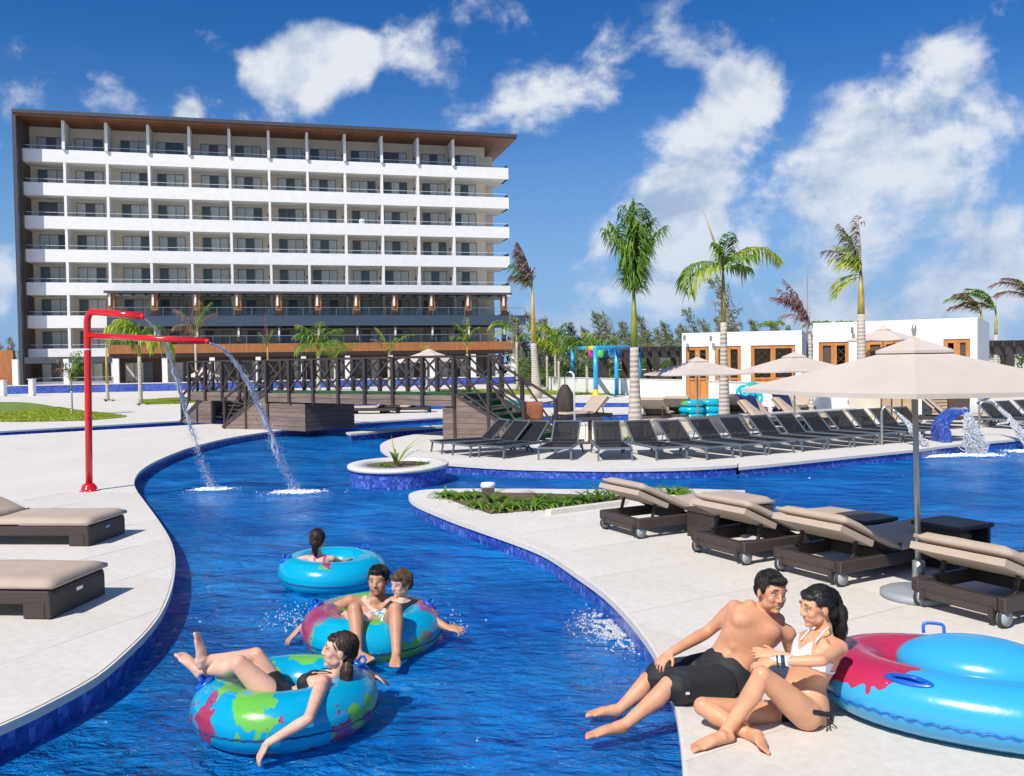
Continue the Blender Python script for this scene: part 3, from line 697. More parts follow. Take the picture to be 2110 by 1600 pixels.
for (L, dr, a, w) in ((1.0, 1.3, .15, .045), (.8, .9, .35, .05), (.75, .45, 1.9, .04), (.9, 1.9, -.2, .04)):
    mb = MB(); strap_leaf(mb, (0, 0, 0), a, L, w, dr, 1.1, 9); mb.build('long_leaf', M['palmy'], t)
for k, (dx, dy, s) in enumerate(((.38, .05, .3), (.5, -.2, .2), (-.3, -.1, .18), (-.15, -.3, .15))):
    lily((g0.x + dx, g0.y + dy, .11), f'small green weed tuft in the round planter, {["right of the seedling", "at the right rim", "left of the seedling", "in front of the seedling"][k]}', 14, s, .03, 2.2, name='green_tuft', group='tufts in the round planter')
gc = G(1006, 1017, .01)
t = thing('white_vent_cap', 'white plastic cap on a short stub at the back of the lily bed', 'vent cap', gc)
MB().lathe([(0, 0), (.10, 0), (.10, .09), (.115, .092), (.115, .14), (.10, .165), (0, .17)], 20).build('cap', M['white'], t)
MB().lathe([(.118, .10), (.121, .105), (.118, .112)], 20).build('seam', M['grout'], t)

# ------------------------------------------------------------------ loungers
def sun_bed(raise_, label, wheels=True, panel=True):
    """tan cushioned wicker bed; local +x is the foot, head at x=0, length 2.0, width .78"""
    t = thing('tan_lounger', label, 'lounger', group='tan cushioned wicker loungers')
    L, W = 2.0, .80; wk = M['wicker']; h = .175
    for s in (-1, 1):
        MB().cbox((L / 2, s * (W / 2 - .035), h), (L, .07, .11), .012).build('side_rail', wk, t)
    for x, w in ((.04, .07), (.72, .05), (L - .035, .07)):
        MB().cbox((x, 0, h - .002), (w, W - .145, .095)).build('cross_rail', wk, t)
    MB().cbox((L - .02, 0, .10), (.05, W - .002, .20), .01).build('foot_panel', wk, t)
    mb = MB(); mb.cbox((L + .006, 0, .16), (.012, .09, .03)); mb.build('metal_plate', M['steel'], t)
    for s in (-1, 1): MB().cbox((L - .14, s * (W / 2 - .04), .07), (.19, .07, .14), .01).build('leg', wk, t)
    if wheels:
        MB().cbox((.02, 0, .115), (.05, W - .22, .06), .01).build('head_panel', wk, t)
        for s in (-1, 1):
            w = MB().tube([(.06, s * (W / 2 - .075), .075), (.06, s * (W / 2 - .02), .075)], .058, 20).build('wheel', M['wheel'], t)
            MB().tube([(.06, s * (W / 2 - .055), .075), (.06, s * (W / 2 - .035), .075)], .074, 20).build('tyre', M['tyre'], w)
            MB().cbox((.03, s * (W / 2 - .11), .105), (.09, .04, .08)).build('leg', wk, t)
    else:
        for s in (-1, 1): MB().cbox((.10, s * (W / 2 - .04), .07), (.10, .07, .14), .01).build('leg', wk, t)
    # flat mattress and raised back
    hx = .78
    def pad(x0, x1, z0, th, ang, org, name):
        nu, nv = 16, 10; vs = []; fs = []
        for (top) in (1, 0):
            for i in range(nu + 1):
                for j in range(nv + 1):
                    u, v = i / nu, j / nv; x = x0 + (x1 - x0) * u; y = (v - .5) * (W + .01)
                    e = min(min(u, 1 - u) * (x1 - x0), min(v, 1 - v) * W) / .035; e = min(1, e); r = (1 - (1 - e) ** 2)
                    z = th * (.55 + .45 * r) + noise.noise(Vector((x * 4, y * 4, len(label)))) * .008 * r if top else th * (.18 * (1 - r))
                    p = Vector((x, y, z0 + z))
                    if ang: p = org + Matrix.Rotation(ang, 3, 'Y') @ (p - org)
                    vs.append(p)
        q = (nu + 1) * (nv + 1); I = lambda i, j: i * (nv + 1) + j
        for i in range(nu):
            for j in range(nv):
                fs.append((I(i, j), I(i + 1, j), I(i + 1, j + 1), I(i, j + 1))); fs.append((q + I(i, j), q + I(i, j + 1), q + I(i + 1, j + 1), q + I(i + 1, j)))
        rim = [I(i, 0) for i in range(nu)] + [I(nu, j) for j in range(nv)] + [I(i, nv) for i in range(nu, 0, -1)] + [I(0, j) for j in range(nv, 0, -1)]
        for a, b in zip(rim, rim[1:] + rim[:1]): fs.append((a, q + a, q + b, b))
        MB().add(vs, fs, True).build(name, M['cushion'], t)
    z0 = .232; org = Vector((hx, 0, z0)); ang = raise_
    pad(hx + .01, L + .03, z0, .085, 0, org, 'seat_cushion'); pad(-.03, hx - .012, z0, .085, ang, org, 'back_cushion')
    # carrying board under the back, support struts
    Rm = Matrix.Rotation(ang, 3, 'Y')
    if ang > .05:
        m_ = MB(); c = [(0.02, -W / 2 + .06, -.012), (hx, -W / 2 + .06, -.012), (hx, W / 2 - .06, -.012), (0.02, W / 2 - .06, -.012)]
        fl = MB(); fa = [org + Rm @ (Vector((x, y, z0 + z)) - org) for z in (-.018, -.075) for (x, y) in ((-.045, -W / 2), (.40, -W / 2), (.40, W / 2), (-.045, W / 2))]; fl.add(fa, [(0, 1, 2, 3), (7, 6, 5, 4), (0, 4, 5, 1), (1, 5, 6, 2), (2, 6, 7, 3), (3, 7, 4, 0)]); fl.build('cushion_flap', M['cushion'], t, fix=True)
        a = [org + Rm @ (Vector((p[0], p[1], z0 + p[2])) - org) for p in c]; b_ = [p + Rm @ Vector((0, 0, -.03)) for p in a]
        m_.add(a + b_, [(0, 1, 2, 3), (7, 6, 5, 4), (0, 4, 5, 1), (1, 5, 6, 2), (2, 6, 7, 3), (3, 7, 4, 0)]); m_.build('back_frame', wk, t)
        for s in (-1, 1):
            top = org + Rm @ (Vector((.28, s * (W / 2 - .09), z0 - .03)) - org)
            MB().bar(top, (top.x - .06, s * (W / 2 - .09), .20), .028).build('strut', wk, t)
            MB().bar(top, (.70, s * (W / 2 - .09), .215), .03).build('strut', wk, t)
    for s in (-1, 1): MB().cbox((hx, s * (W / 2 - .01), z0 + .045), (.03, .012, .07)).build('strap', M['wicker'], t)
    return t
def put(t, head, d):
    t.location = (head[0], head[1], .006); t.rotation_euler = (0, 0, math.atan2(d[1], d[0])); return t
TL = 'cushioned wicker lounger with raised back'
put(sun_bed(.42, 'tan ' + TL + ' beside the lily bed'), (1.20, 10.3), (.87, .45))
put(sun_bed(.43, 'tan ' + TL + ', second from the lily bed'), (2.02, 8.93), (.87, .47))
put(sun_bed(.42, 'tan ' + TL + ', left of the umbrella pole'), (2.62, 8.05), (.87, .48))
put(sun_bed(.38, 'tan ' + TL + ', right of the umbrella pole'), (3.36, 6.8), (.87, .46))
def footput(t, foot, d):
    d = Vector(d).normalized(); h = Vector(foot) - d * 2.0; return put(t, h, d)
footput(sun_bed(0.0, 'flat tan cushioned lounger nearest the camera on the left bank'), (-3.67, 7.5), (.99, -.10))
t = footput(sun_bed(.42, 'tan cushioned lounger with raised back on the left bank near the red pipe'), (-4.75, 10.43), (.995, -.09))

def side_table(loc, rz, label, h=.33):
    t = thing('side_table', label, 'side table', (loc[0], loc[1], .006), rz, 'dark wicker side tables')
    MB().cbox((0, 0, h - .02), (.52, .52, .04), .008).build('table_top', M['wicker'], t)
    for s in (-1, 1): MB().cbox((s * .22, 0, (h - .041) / 2), (.04, .46, h - .042)).build('side_panel', M['wicker'], t)
    MB().cbox((0, 0, .16), (.39, .42, .025)).build('shelf', M['wicker'], t)
d1 = math.atan2(.47, .87)
side_table(G(1478, 1108)[:2], d1, 'dark wicker side table between the first and second tan loungers')
side_table(G(1775, 1128)[:2], d1, 'dark wicker side table on the pool side of the third tan lounger')
side_table(G(1962, 1166)[:2], d1, 'dark wicker side table behind the umbrella pole by the pool edge', .42)

def black_lounger():
    """charcoal mesh bed; head at x=0, foot at +x"""
    t = thing('black_lounger', 'x', 'lounger', group='black mesh loungers round the pool')
    fm = M['blkmetal']; W = .66; L = 1.92; h = .25; hx = .66; ang = .76
    for s in (-1, 1):
        MB().bar((.02, s * W / 2, h), (L, s * W / 2, h), .035, .05).build('side_rail', fm, t)
    for x in (.04, hx, L - .02): MB().bar((x, -W / 2 + .018, h), (x, W / 2 - .018, h), .035, .04).build('cross_rail', fm, t)
    for s in (-1, 1):
        MB().bar((L - .06, s * W / 2, h - .025), (L - .02, s * (W / 2 + .01), 0), .035).build('leg', fm, t)
        MB().bar((.40, s * W / 2, h - .025), (.18, s * (W / 2 + .01), 0), .035).build('leg', fm, t)
        mb = MB(); mb.tube([(.20, s * W / 2, .06), (.34, s * W / 2, .12), (.50, s * W / 2, .13), (.62, s * W / 2, h - .026)], .014, 6); mb.build('brace', fm, t)
    MB().cbox(((hx + L) / 2, 0, h + .012), (L - hx - .06, W - .036, .008)).build('seat_mesh', M['mesh'], t)
    org = Vector((hx, 0, h + .02)); Rm = Matrix.Rotation(ang, 3, 'Y')
    q = lambda x, y, z=0: org + Rm @ (Vector((x, y, z + org.z)) - org)
    Lb = .63; x0 = hx - Lb
    for s in (-1, 1): MB().bar(q(x0, s * (W / 2 - .04)), q(hx, s * (W / 2 - .04)), .03).build('back_rail', fm, t)
    MB().bar(q(x0 + .02, -W / 2 + .056), q(x0 + .02, W / 2 - .056), .03).build('back_rail', fm, t)
    m_ = MB(); w = W / 2 - .056
    a = [q(x0 + .036, -w), q(hx - .005, -w), q(hx - .005, w), q(x0 + .036, w)]; b = [p + Rm @ Vector((0, 0, -.006)) for p in a]
    m_.add(a + b, [(0, 1, 2, 3), (7, 6, 5, 4), (0, 4, 5, 1), (1, 5, 6, 2), (2, 6, 7, 3), (3, 7, 4, 0)]); m_.build('back_mesh', M['mesh'], t)
    # folding support behind
    for s in (-1, 1): MB().bar(q(.25, s * .2), (.25, s * .2, h), .016).build('prop', fm, t)
    return t
BL = black_lounger(); first = True
ORD = ['first', 'second', 'third', 'fourth', 'fifth', 'sixth', 'seventh', 'eighth', 'ninth', 'tenth', 'eleventh', 'twelfth', 'thirteenth', 'fourteenth', 'fifteenth', 'sixteenth', 'seventeenth', 'eighteenth', 'nineteenth', 'twentieth']
def bl(head, d, label):
    global first
    t = BL if first else dup(BL); first = False
    t['label'] = label; t.location = (head[0], head[1], .0); t.rotation_euler = (0, 0, math.atan2(d[1], d[0])); return t
def bl_foot(u, v, d, label):
    d = Vector(d).normalized(); g = G(u, v); return bl((g.x - d.x * 1.9, g.y - d.y * 1.9), d, label)
bl_foot(899, 934, (-.90, -.42), 'black mesh lounger at the far left end of the row, beside the bridge stairs')
bl_foot(950, 941, (-.80, -.60), 'second black mesh lounger from the left end, below the bridge stairs')
bl_foot(1012, 945, (-.62, -.78), 'third black mesh lounger from the left end, turned to the camera and left')
bl_foot(1143, 949, (-.22, -.97), 'black mesh lounger seen nearly end on, left of the small square table')
bl_foot(1268, 950, (0.0, -1), 'black mesh lounger facing the camera squarely, left of the tall palm trunk')
bl_foot(1385, 948, (.28, -.96), 'black mesh lounger just right of the tall palm trunk')
hx_, hy_ = 2.65, 19.3
for i, tt in enumerate((.72, 1.6, 2.5, 3.4, 4.25, 5.1, 6.0, 6.8, 7.65, 8.5)):
    bl((hx_ + .86 * tt, hy_ + .5 * tt), (.47 + rnd.uniform(-.03, .03), -.88), f'{ORD[i]} black mesh lounger to the right of the tall palm in the long slanting row')
for i, tt in enumerate((12.2, 13.1, 14.0, 14.9)):
    bl((hx_ + .86 * tt, hy_ + .5 * tt), (.47, -.88), f'{ORD[i]} black mesh lounger from the left in the group behind the arched fountain')

# ------------------------------------------------------------------ umbrellas
def umbrella(label, loc, h_edge, h_top, half, lean=(0, 0), rot=0.3, square=False, base=True, pole_h=None, group='beige canvas umbrellas'):
    t = thing('umbrella', label, 'umbrella', loc, rot, group); n = 8 if not square else 4
    tx, ty = lean
    k = 12; ring = []
    rad = lambda a: half
    mb = MB(); vs = []; fs = []; rows = 8; per = n * k
    def pt(r, a, under=0):
        # corners at the ribs, edge sags between ribs
        s = (a / (2 * math.pi) * n) % 1.0; c = math.cos(math.pi / n) / math.cos((s - .5) * 2 * math.pi / n)
        R_ = r * half * (c if r > .0 else 1); sag = (.07 if n == 8 else .02) * half * r * (1 - abs(2 * s - 1) ** 2) * (.3 + .7 * r)
        z = h_top - (h_top - h_edge) * (r ** .92) - sag * .45
        return (tx + R_ * math.cos(a), ty + R_ * math.sin(a), z - under)
    for i in range(rows + 1):
        r = .16 + .84 * i / rows
        for j in range(per): vs.append(pt(r, 2 * math.pi * j / per))
    for i in range(rows):
        for j in range(per): fs.append((i * per + j, (i + 1) * per + j, (i + 1) * per + (j + 1) % per, i * per + (j + 1) % per))
    # hem
    b = len(vs)
    for j in range(per): p = pt(1.0, 2 * math.pi * j / per); vs.append((p[0], p[1], p[2] - .035))
    for j in range(per): fs.append((rows * per + j, b + j, b + (j + 1) % per, rows * per + (j + 1) % per))
    mb.add(vs, fs, False); c = mb.build('canopy', M['canvas'], t)
    # vent cap
    mb = MB(); vs = [(tx, ty, h_top + .06)]; fs = []
    for j in range(per): p = pt(.21, 2 * math.pi * j / per); vs.append((p[0], p[1], p[2] + .035))
    for j in range(per): p = pt(.21, 2 * math.pi * j / per); vs.append((p[0], p[1], p[2] + .012))
    for j in range(per): fs.append((0, 1 + j, 1 + (j + 1) % per)); fs.append((1 + j, 1 + per + j, 1 + per + (j + 1) % per, 1 + (j + 1) % per))
    mb.add(vs, fs); mb.build('vent', M['canvas'], c)
    MB().lathe([(.0, h_top + .165), (.016, h_top + .155), (.022, h_top + .12), (.016, h_top + .09), (.012, h_top + .07), (.0, h_top + .06)], 10, (tx, ty, 0)).build('finial', M['pole'], t)
    mb = MB(); mb.tube([(0, 0, .05), (tx, ty, h_top + .05)], .024, 12); mb.build('pole', M['pole'], t)
    for j in range(n):
        a = 2 * math.pi * j / n; p0 = Vector(pt(.16, a, .03)); p1 = Vector(pt(.99, a, .03)); MB().bar(p0, p1, .018, .025).build('rib', M['pole'], t)
        q = p0.lerp(p1, .5); MB().bar((tx * .8, ty * .8, h_edge - .05), q, .014, .018).build('strut', M['pole'], t)
    if base:
        MB().lathe([(0, .06), (.05, .06), (.05, .30), (.03, .31), (.03, .06)], 14).build('sleeve', M['pole'], t)
        MB().lathe([(0, .0), (.30, .0), (.30, .045), (.27, .06), (0, .065)], 32).build('base_plate', M['wheel'], t)
    return t
ub = G(1893, 1232)
umbrella('large beige canvas umbrella shading the tan loungers at the right', (ub.x, ub.y, .006), 1.735, 2.10, 1.42, (.10, .03), 1.16, True)
gg = P(1437, 800, 24.4)
umbrella('beige umbrella behind the black loungers, in front of the cabana windows', (gg.x, 24.4, 0), 1.63, 2.03, 1.48, (0, 0), 1.2, True)
gg = P(1637, 800, 24.0)
umbrella('beige umbrella partly hidden behind the big one, before the second cabana', (gg.x, 24.0, 0), 1.68, 2.12, 1.55, (0, 0), 1.1, True)
gg = P(1820, 800, 38)
umbrella('small distant beige umbrella in front of the right hand cabana', (gg.x, 38, 0), 2.75, 3.25, 1.5, (0, 0), .1)
gg = P(885, 800, 62)
umbrella('white umbrella seen through the bridge rail before the hotel', (gg.x, 62, 0), 2.2, 3.0, 2.6, (0, 0), .4)
gg = P(420, 800, 70)
umbrella('small pale umbrella seen through the left end of the bridge rail', (gg.x, 70, 0), 1.3, 2.0, 1.3, (0, 0), .4)

# ------------------------------------------------------------------ red water pipe
def red_pipe():
    g = G(184, 1012); Y = g.y
    t = thing('red_water_pipe', 'glossy red pipe post with two spouts arching water into the river', 'water spout', g)
    def L(u, v, y=Y): p = P(u, v, y); return Vector((p.x - g.x, p.y - g.y, p.z - g.z))
    b = L(183, 1000); b.z = 0; z1 = L(176, 655).z; x1 = L(176, 655).x
    kx = x1 - L(180, 1000).x
    base = Vector((0, 0, 0)); top = Vector((kx, 0, z1 - .06))
    pts = [base, top * .5, top]
    e1 = L(292, 652, Y - .35)
    c = top + Vector((.02, 0, .12))
    pts += [top + Vector((.015, -.004, .07)), top + Vector((.045, -.012, .125)), top + Vector((.10, -.03, .155))]
    pts += [pts[-1].lerp(e1, .5), e1]
    MB().tube(pts[:6] + pts[6:], .055, 20).build('post', M['red'], t)
    e2 = L(425, 703, Y - .55); s2 = L(178, 692)
    a = MB(); a.tube([s2, s2.lerp(e2, .5), e2], .046, 18); a.build('side_arm', M['red'], t)
    m_ = MB(); m_.tube([e1 - Vector((.0, 0, 0)), e1 + Vector((.045, -.012, -.03))], [.055, .034], 18); m_.build('spout', M['red'], t)
    m_ = MB(); m_.tube([e2, e2 + Vector((.045, -.012, -.025))], [.046, .03], 18); m_.build('spout', M['red'], t)
    zz = L(178, 722).z
    m_ = MB(); m_.tube([(kx * .8, 0, zz), (kx * .8, 0, zz + .02)], .0585, 20); m_.build('joint_ring', M['white'], t)
    MB().lathe([(0, 0), (.15, 0), (.15, .012), (.125, .02), (.115, .07), (.085, .115), (.056, .13)], 28).build('base_dome', M['red'], t)
    m_ = MB()
    for k in range(6): a_ = k * math.pi / 3; m_.lathe([(0, .03), (.01, .03), (.01, .012)], 8, (.137 * math.cos(a_), .137 * math.sin(a_), 0))
    m_.build('bolts', M['steel'], t)
    return P(297, 655, Y - .36), P(432, 707, Y - .56)
sp1, sp2 = red_pipe()

def rope_noise(i, s): return noise.noise(Vector((i * .37, s, 1.7)))
def water_jet(path, r0, r1, label, foam_at=None, foam_r=.35, seed=0, strands=4, drops=260, spread=.07, foam_aspect=2.0, fade=.55, rs=.60):
    """falling stream: braided strands that break into drops, plus white water where it lands"""
    rr = random.Random(seed); pts = smooth_curve(path, 8); n = len(pts)
    t = thing('water_jet', label, 'water jet', pts[0], 0, 'falling water jets'); o = pts[0]
    for s in range(strands):
        q = []; rad = []; last = int(n * rr.uniform(fade, min(1, fade + .3)))
        for i, p in enumerate(pts[:last]):
            f = i / n; w = (r0 + (r1 - r0) * f)
            j = Vector((rope_noise(i, s * 7 + seed), rope_noise(i, s * 7 + 3 + seed), rope_noise(i, s * 7 + 5 + seed) * .6)) * (w * (0.5 + 2.6 * f))
            q.append(p - o + j); rad.append(max(.002, w * (rs - rs * .63 * f) * (1 + .5 * rope_noise(i * 2.3, s + 20 + seed))))
        MB().tube(q, rad, 7).build('strand', M['jet'], t)
    mb = MB()
    for k in range(drops * 3):
        f = rr.random() ** .6; p = pts[min(n - 1, int(f * n))] - o; w = spread * (.15 + f * 1.2)
        c = p + Vector((rr.gauss(0, w), rr.gauss(0, w * .7), rr.gauss(0, w * .9))); r = rr.uniform(.0022, .0075) * (1 + .5 * (r0 > .04))
        mb.add([c + Vector(x) * r for x in ((1, 0, 0), (-.5, .86, 0), (-.5, -.86, 0), (0, 0, 1.8), (0, 0, -1.4))], [(0, 1, 3), (1, 2, 3), (2, 0, 3), (1, 0, 4), (2, 1, 4), (0, 2, 4)], True)
    b = mb.build('droplets', M['jet'], t); b['kind'] = 'stuff'
    if foam_at is not None:
        f = MB(); c0 = Vector(foam_at)
        for k in range(1100):
            a = rr.uniform(0, 6.28); d = abs(rr.gauss(0, .42)) * foam_r; x = d * math.cos(a) * foam_aspect + rr.gauss(0, .02); y = d * math.sin(a) * 1.3
            r = rr.uniform(.006, .024) * (1.15 - min(.85, d / foam_r * .8)) * foam_r / .35
            f.ball((c0.x + x - o.x, c0.y + y - o.y, WZ + .003 - o.z + r * .15), (r * 2.4, r * 1.5, r * (.3 + 1.6 * rr.random() ** 4)), n=6, m=3)
        b = f.build('splash_foam', M['foam'], t); b['kind'] = 'stuff'
    return t
f1 = G(438, 1008, WZ); f2 = G(612, 1014, WZ)
def arcpath(p0, lst, p1):
    out = [p0]; n = len(lst) + 1
    for i, (u, v) in enumerate(lst): out.append(P(u, v, p0.y + (p1.y - p0.y) * (i + 1) / n))
    return out + [p1]
water_jet(arcpath(sp1, [(322, 680), (345, 722), (362, 775), (380, 835), (400, 900), (422, 970)], f1), .026, .05, 'water stream falling from the short upper red spout', f1, .26, 1, 6, 700, .042, rs=.45)
water_jet(arcpath(sp2, [(462, 722), (497, 765), (528, 825), (552, 880), (578, 950)], f2), .028, .055, 'water stream falling from the long lower red spout', f2, .30, 2, 6, 700, .046, rs=.45)
# cannon jets of the right pool
def cannon(u, v_foot, v_top, label, tip_u):
    g = G(u, v_foot, WZ); y = g.y; tp = P(u, v_top, y); t = thing('pool_cannon', label, 'water cannon', (g.x, g.y, -1.2), 0, 'steel water cannons in the right pool')
    H = tp.z + 1.2; dx = (tip_u - u) / F_PX * y
    MB().tube([(0, 0, 0), (0, 0, H - .12), (.04, 0, H - .03), (.13, 0, H), (dx * .7, 0, H - .02), (dx, 0, H - .09)], .028, 12).build('pipe', M['pole'], t)
    MB().tube([(dx - .03, 0, H - .075), (dx + .06, 0, H - .14)], [.03, .045], 12).build('nozzle', M['pole'], t)
    return Vector((g.x + dx + .05, y, tp.z - .13))
c1 = cannon(1817, 935, 838, 'thin steel water cannon left of the umbrella pole in the pool', 1842); c2 = cannon(2018, 918, 828, 'thin steel water cannon right of the arched fountain', 2052)
q1 = G(1915, 940, WZ); water_jet([c1, c1.lerp(q1, .35) + Vector((0, 0, .10)), c1.lerp(q1, .7) + Vector((0, 0, .08)), q1], .05, .12, 'wide white spray from the left steel cannon into the pool', q1, .34, 5, 18, 900, .04, 2.2, .8, .20)
q2 = G(2125, 930, WZ); water_jet([c2, c2.lerp(q2, .35) + Vector((0, 0, .10)), c2.lerp(q2, .7) + Vector((0, 0, .08)), q2], .05, .12, 'wide white spray from the right steel cannon at the picture edge', q2, .34, 6, 18, 900, .04, 2.2, .8, .20)
# arched cobra fountain
g = G(1946, 928, WZ); y = g.y
t = thing('arched_fountain', 'blue tiled arched fountain pouring a curtain of water into the pool', 'fountain', (g.x, g.y, 0))
s_ = y / F_PX; pts = []
for k in range(13):
    a = math.pi - k / 12 * math.pi * .52; pts.append((s_ * 42 + s_ * 52 * math.cos(a) - s_ * 6, s_ * 44 * math.sin(a) * 1.15 + s_ * 18))
vs = []; fs = []; wd = .30
pr = [(pts[0][0], -1.2)] + pts
for (x, z) in pr:
    nx = x - s_ * 36; nz = z - s_ * 18; l = math.hypot(nx, nz) or 1
    th = .20 if z < .3 else .12
    for (dy, k) in ((-wd, 0), (wd, 0), (wd, -th), (-wd, -th)):
        vs.append((x + (nx / l * k if z > -1 else -k), dy, z + (nz / l * k if z > -1 else 0)))
for i in range(len(pr) - 1):
    for k in range(4): fs.append((i * 4 + k, i * 4 + (k + 1) % 4, (i + 1) * 4 + (k + 1) % 4, (i + 1) * 4 + k))
e = (len(pr) - 1) * 4; fs.append((e, e + 1, e + 2, e + 3))
MB().add(vs, fs).build('arch', M['mosaic'], t, fix=True)
q3 = G(2012, 938, WZ); o3 = Vector((g.x + pts[-1][0], y - .05, pts[-1][1]))
water_jet([o3, o3.lerp(q3, .4) + Vector((0, 0, .14)), o3.lerp(q3, .75) + Vector((0, 0, .10)), q3], .13, .18, 'curtain of white water falling from the arched fountain', q3, .40, 9, 60, 1600, .08, 2.0, .9, .09)

# ------------------------------------------------------------------ bridge
def bridge():
    Q = Vector((-1.5, 23.6, 0)); a = Vector((-.79, .613, 0)).normalized(); ang = math.atan2(a.y, a.x)
    t = thing('wooden_footbridge', 'dark wooden footbridge with crossed railings and green matted stairs', 'bridge', Q, ang)
    # local: x along the deck to the left-back, y negative = away from camera
    b = Vector((.613, .79, 0)); sgn = -1.0
    H = 1.18; W = 2.0; L = 12.2
    Y = lambda w: sgn * w
    bw, dk = M['bridgewood'], M['darkwood']
    # boards of the fascia (three laths per bay) and deck
    for z0, z1 in ((H - .30, H - .16), (H - .15, H - .02)):
        for k in range(5): MB().box(k * L / 5 + .004, (k + 1) * L / 5 - .004, -.03, .03, z0, z1).build('fascia_board', bw, t)
    MB().box(0, L, -W + .05, -.031, H - .26, H - .03).build('deck_body', dk, t)
    MB().box(.02, L - .02, -W + .1, -.06, H - .029, H).build('green_deck_mat', M['greenmat'], t)
    # abutments: planked boxes
    def planked(x0, x1, y0, y1, z0, z1, step=.14):
        k = 0; z = z0
        MB().box(x0 + .03, x1 - .03, y0 + .03, y1 - .03, z0, z1 - .01).build('abutment_core', dk, t)
        while z < z1 - .03:
            ze = min(z + step - .008, z1); m_ = MB(); m_.box(x0, x1, y1 - .028, y1, z, ze); m_.build('abutment_board', bw, t)
            m_ = MB(); m_.box(x0, x0 + .028, y0, y1 - .029, z, ze); m_.build('abutment_board', bw, t); z += step
    planked(6.1, 7.9, -W, .0, 0, H - .31)
    planked(-.02, .45, -W, 0, 0, H - .31)
    # stairs (right): s runs to the camera right
    def stairs(org, d, wdir, width, run, n, mat, left=False):
        d = Vector(d).normalized(); wdir = Vector(wdir).normalized(); o = Vector(org)
        for i in range(n):
            z = H - (i + 1) * H / (n + 1); p = o + d * (run * i / n)
            m_ = MB(); q = [p, p + d * (run / n + .02), p + d * (run / n + .02) + wdir * width, p + wdir * width]
            vs = [(*v[:2], z - .05) for v in q] + [(*v[:2], z) for v in q]
            m_.add(vs, [(3, 2, 1, 0), (4, 5, 6, 7), (0, 1, 5, 4), (1, 2, 6, 5), (2, 3, 7, 6), (3, 0, 4, 7)]); m_.build('tread', M[mat], t, fix=True)
            m_ = MB(); e0 = p + d * (run / n + .022); e1 = e0 + wdir * width; m_.bar((*e0[:2], z - .02), (*e1[:2], z - .02), .03, .05); m_.build('nosing', bw, t)
            m_ = MB(); r0 = p + d * (run / n); m_.bar((*r0[:2], z - .12), (*(r0 + wdir * width)[:2], z - .12), .02, .14); m_.build('riser', M['greenmat'] if mat == 'greenmat' else bw, t)
        for side in (0, 1):
            s0 = o + wdir * (width * side); s1 = s0 + d * run
            # triangular board side, boards laid level and cut to the slope
            nb = 8
            for k in range(nb):
                za, zb = k * (H - .02) / nb + .004, (k + 1) * (H - .02) / nb - .004
                xe = s0 + d * (run * (1 - (za + zb) / 2 / H) + .10)
                m_ = MB(); m_.bar((*s0[:2], (za + zb) / 2), (*xe[:2], (za + zb) / 2), .05, zb - za); m_.build('stair_side_board', bw, t)
            MB().bar((*s0[:2], H + .02), (*(s1 + d * .1)[:2], .05), .09, .08).build('string', dk, t)
            # rail
            posts = [(s0, H), (s0 + d * run * .5, H * .5), (s1, 0.0)]
            for (pp, z) in posts: MB().box(-.045, .045, -.045, .045, 0, z + 1.0).build('post', dk, t, (pp.x, pp.y, 0))
            MB().bar((*s0[:2], H + .98), (*s1[:2], .98), .07, .06).build('handrail', dk, t)
            MB().bar((*s0[:2], H + .18), (*s1[:2], .18), .05, .05).build('low_rail', dk, t)
            for k in range(2):
                A, B = s0 + d * run * (k * .5), s0 + d * run * (k * .5 + .5); zA, zB = H * (1 - k * .5), H * (1 - k * .5 - .5)
                off = Vector((-d.y, d.x, 0)) * .03
                MB().bar((*(A)[:2], zA + .95), (*(B)[:2], zB + .2), .035, .045).build('brace', dk, t)
                MB().bar((*(A + off)[:2], zA + .2), (*(B + off)[:2], zB + .95), .035, .045).build('brace', dk, t)
    rot = Matrix.Rotation(-ang, 3, 'Z')
    sd = rot @ Vector((.90, -.44, 0)); wd_ = rot @ Vector((.50, .86, 0))
    stairs((0, 0, 0), sd, wd_, 1.75, 2.0, 6, 'greenmat')
    stairs((7.9, .0, 0), (1, .28, 0), (.28, -1, 0), 1.3, 1.7, 6, 'bridgewood')
    stairs((L, -.9, 0), (1, .1, 0), (0, -1, 0), 1.2, 1.7, 6, 'bridgewood')
    # level railings with crosses
    def rail(x0, x1, y, n):
        for i in range(n + 1):
            x = x0 + (x1 - x0) * i / n; MB().box(-.05, .05, -.05, .05, H - .32, H + 1.0).build('post', dk, t, (x, y, 0))
        MB().bar((x0, y, H + 1.02), (x1, y, H + 1.02), .09, .05).build('handrail', dk, t)
        for i in range(n):
            xa, xb = x0 + (x1 - x0) * i / n + .05, x0 + (x1 - x0) * (i + 1) / n - .05
            MB().bar((xa, y - .02, H + .08), (xb, y - .02, H + .98), .035, .05).build('brace', dk, t)
            MB().bar((xa, y + .02, H + .98), (xb, y + .02, H + .08), .035, .05).build('brace', dk, t)
    rail(0, 7.9, .04, 7); rail(0, L, -W + .02, 10); rail(9.3, L, .04, 3)
    # towel
    return t
bridge()
g = P(1098, 800, 23.0)
tw = MB(); nx, nz = 10, 8; vs = []; fs = []
for i in range(nx + 1):
    for j in range(nz + 1):
        u, v = i / nx, j / nz; vs.append(((u - .5) * .52, -.07 - .02 * math.sin(u * 9 + v) * v - (.03 if j else -.07), .98 - v * .46 + .008 * math.sin(u * 13)))
for i in range(nx):
    for j in range(nz): fs.append((i * (nz + 1) + j, (i + 1) * (nz + 1) + j, (i + 1) * (nz + 1) + j + 1, i * (nz + 1) + j + 1))
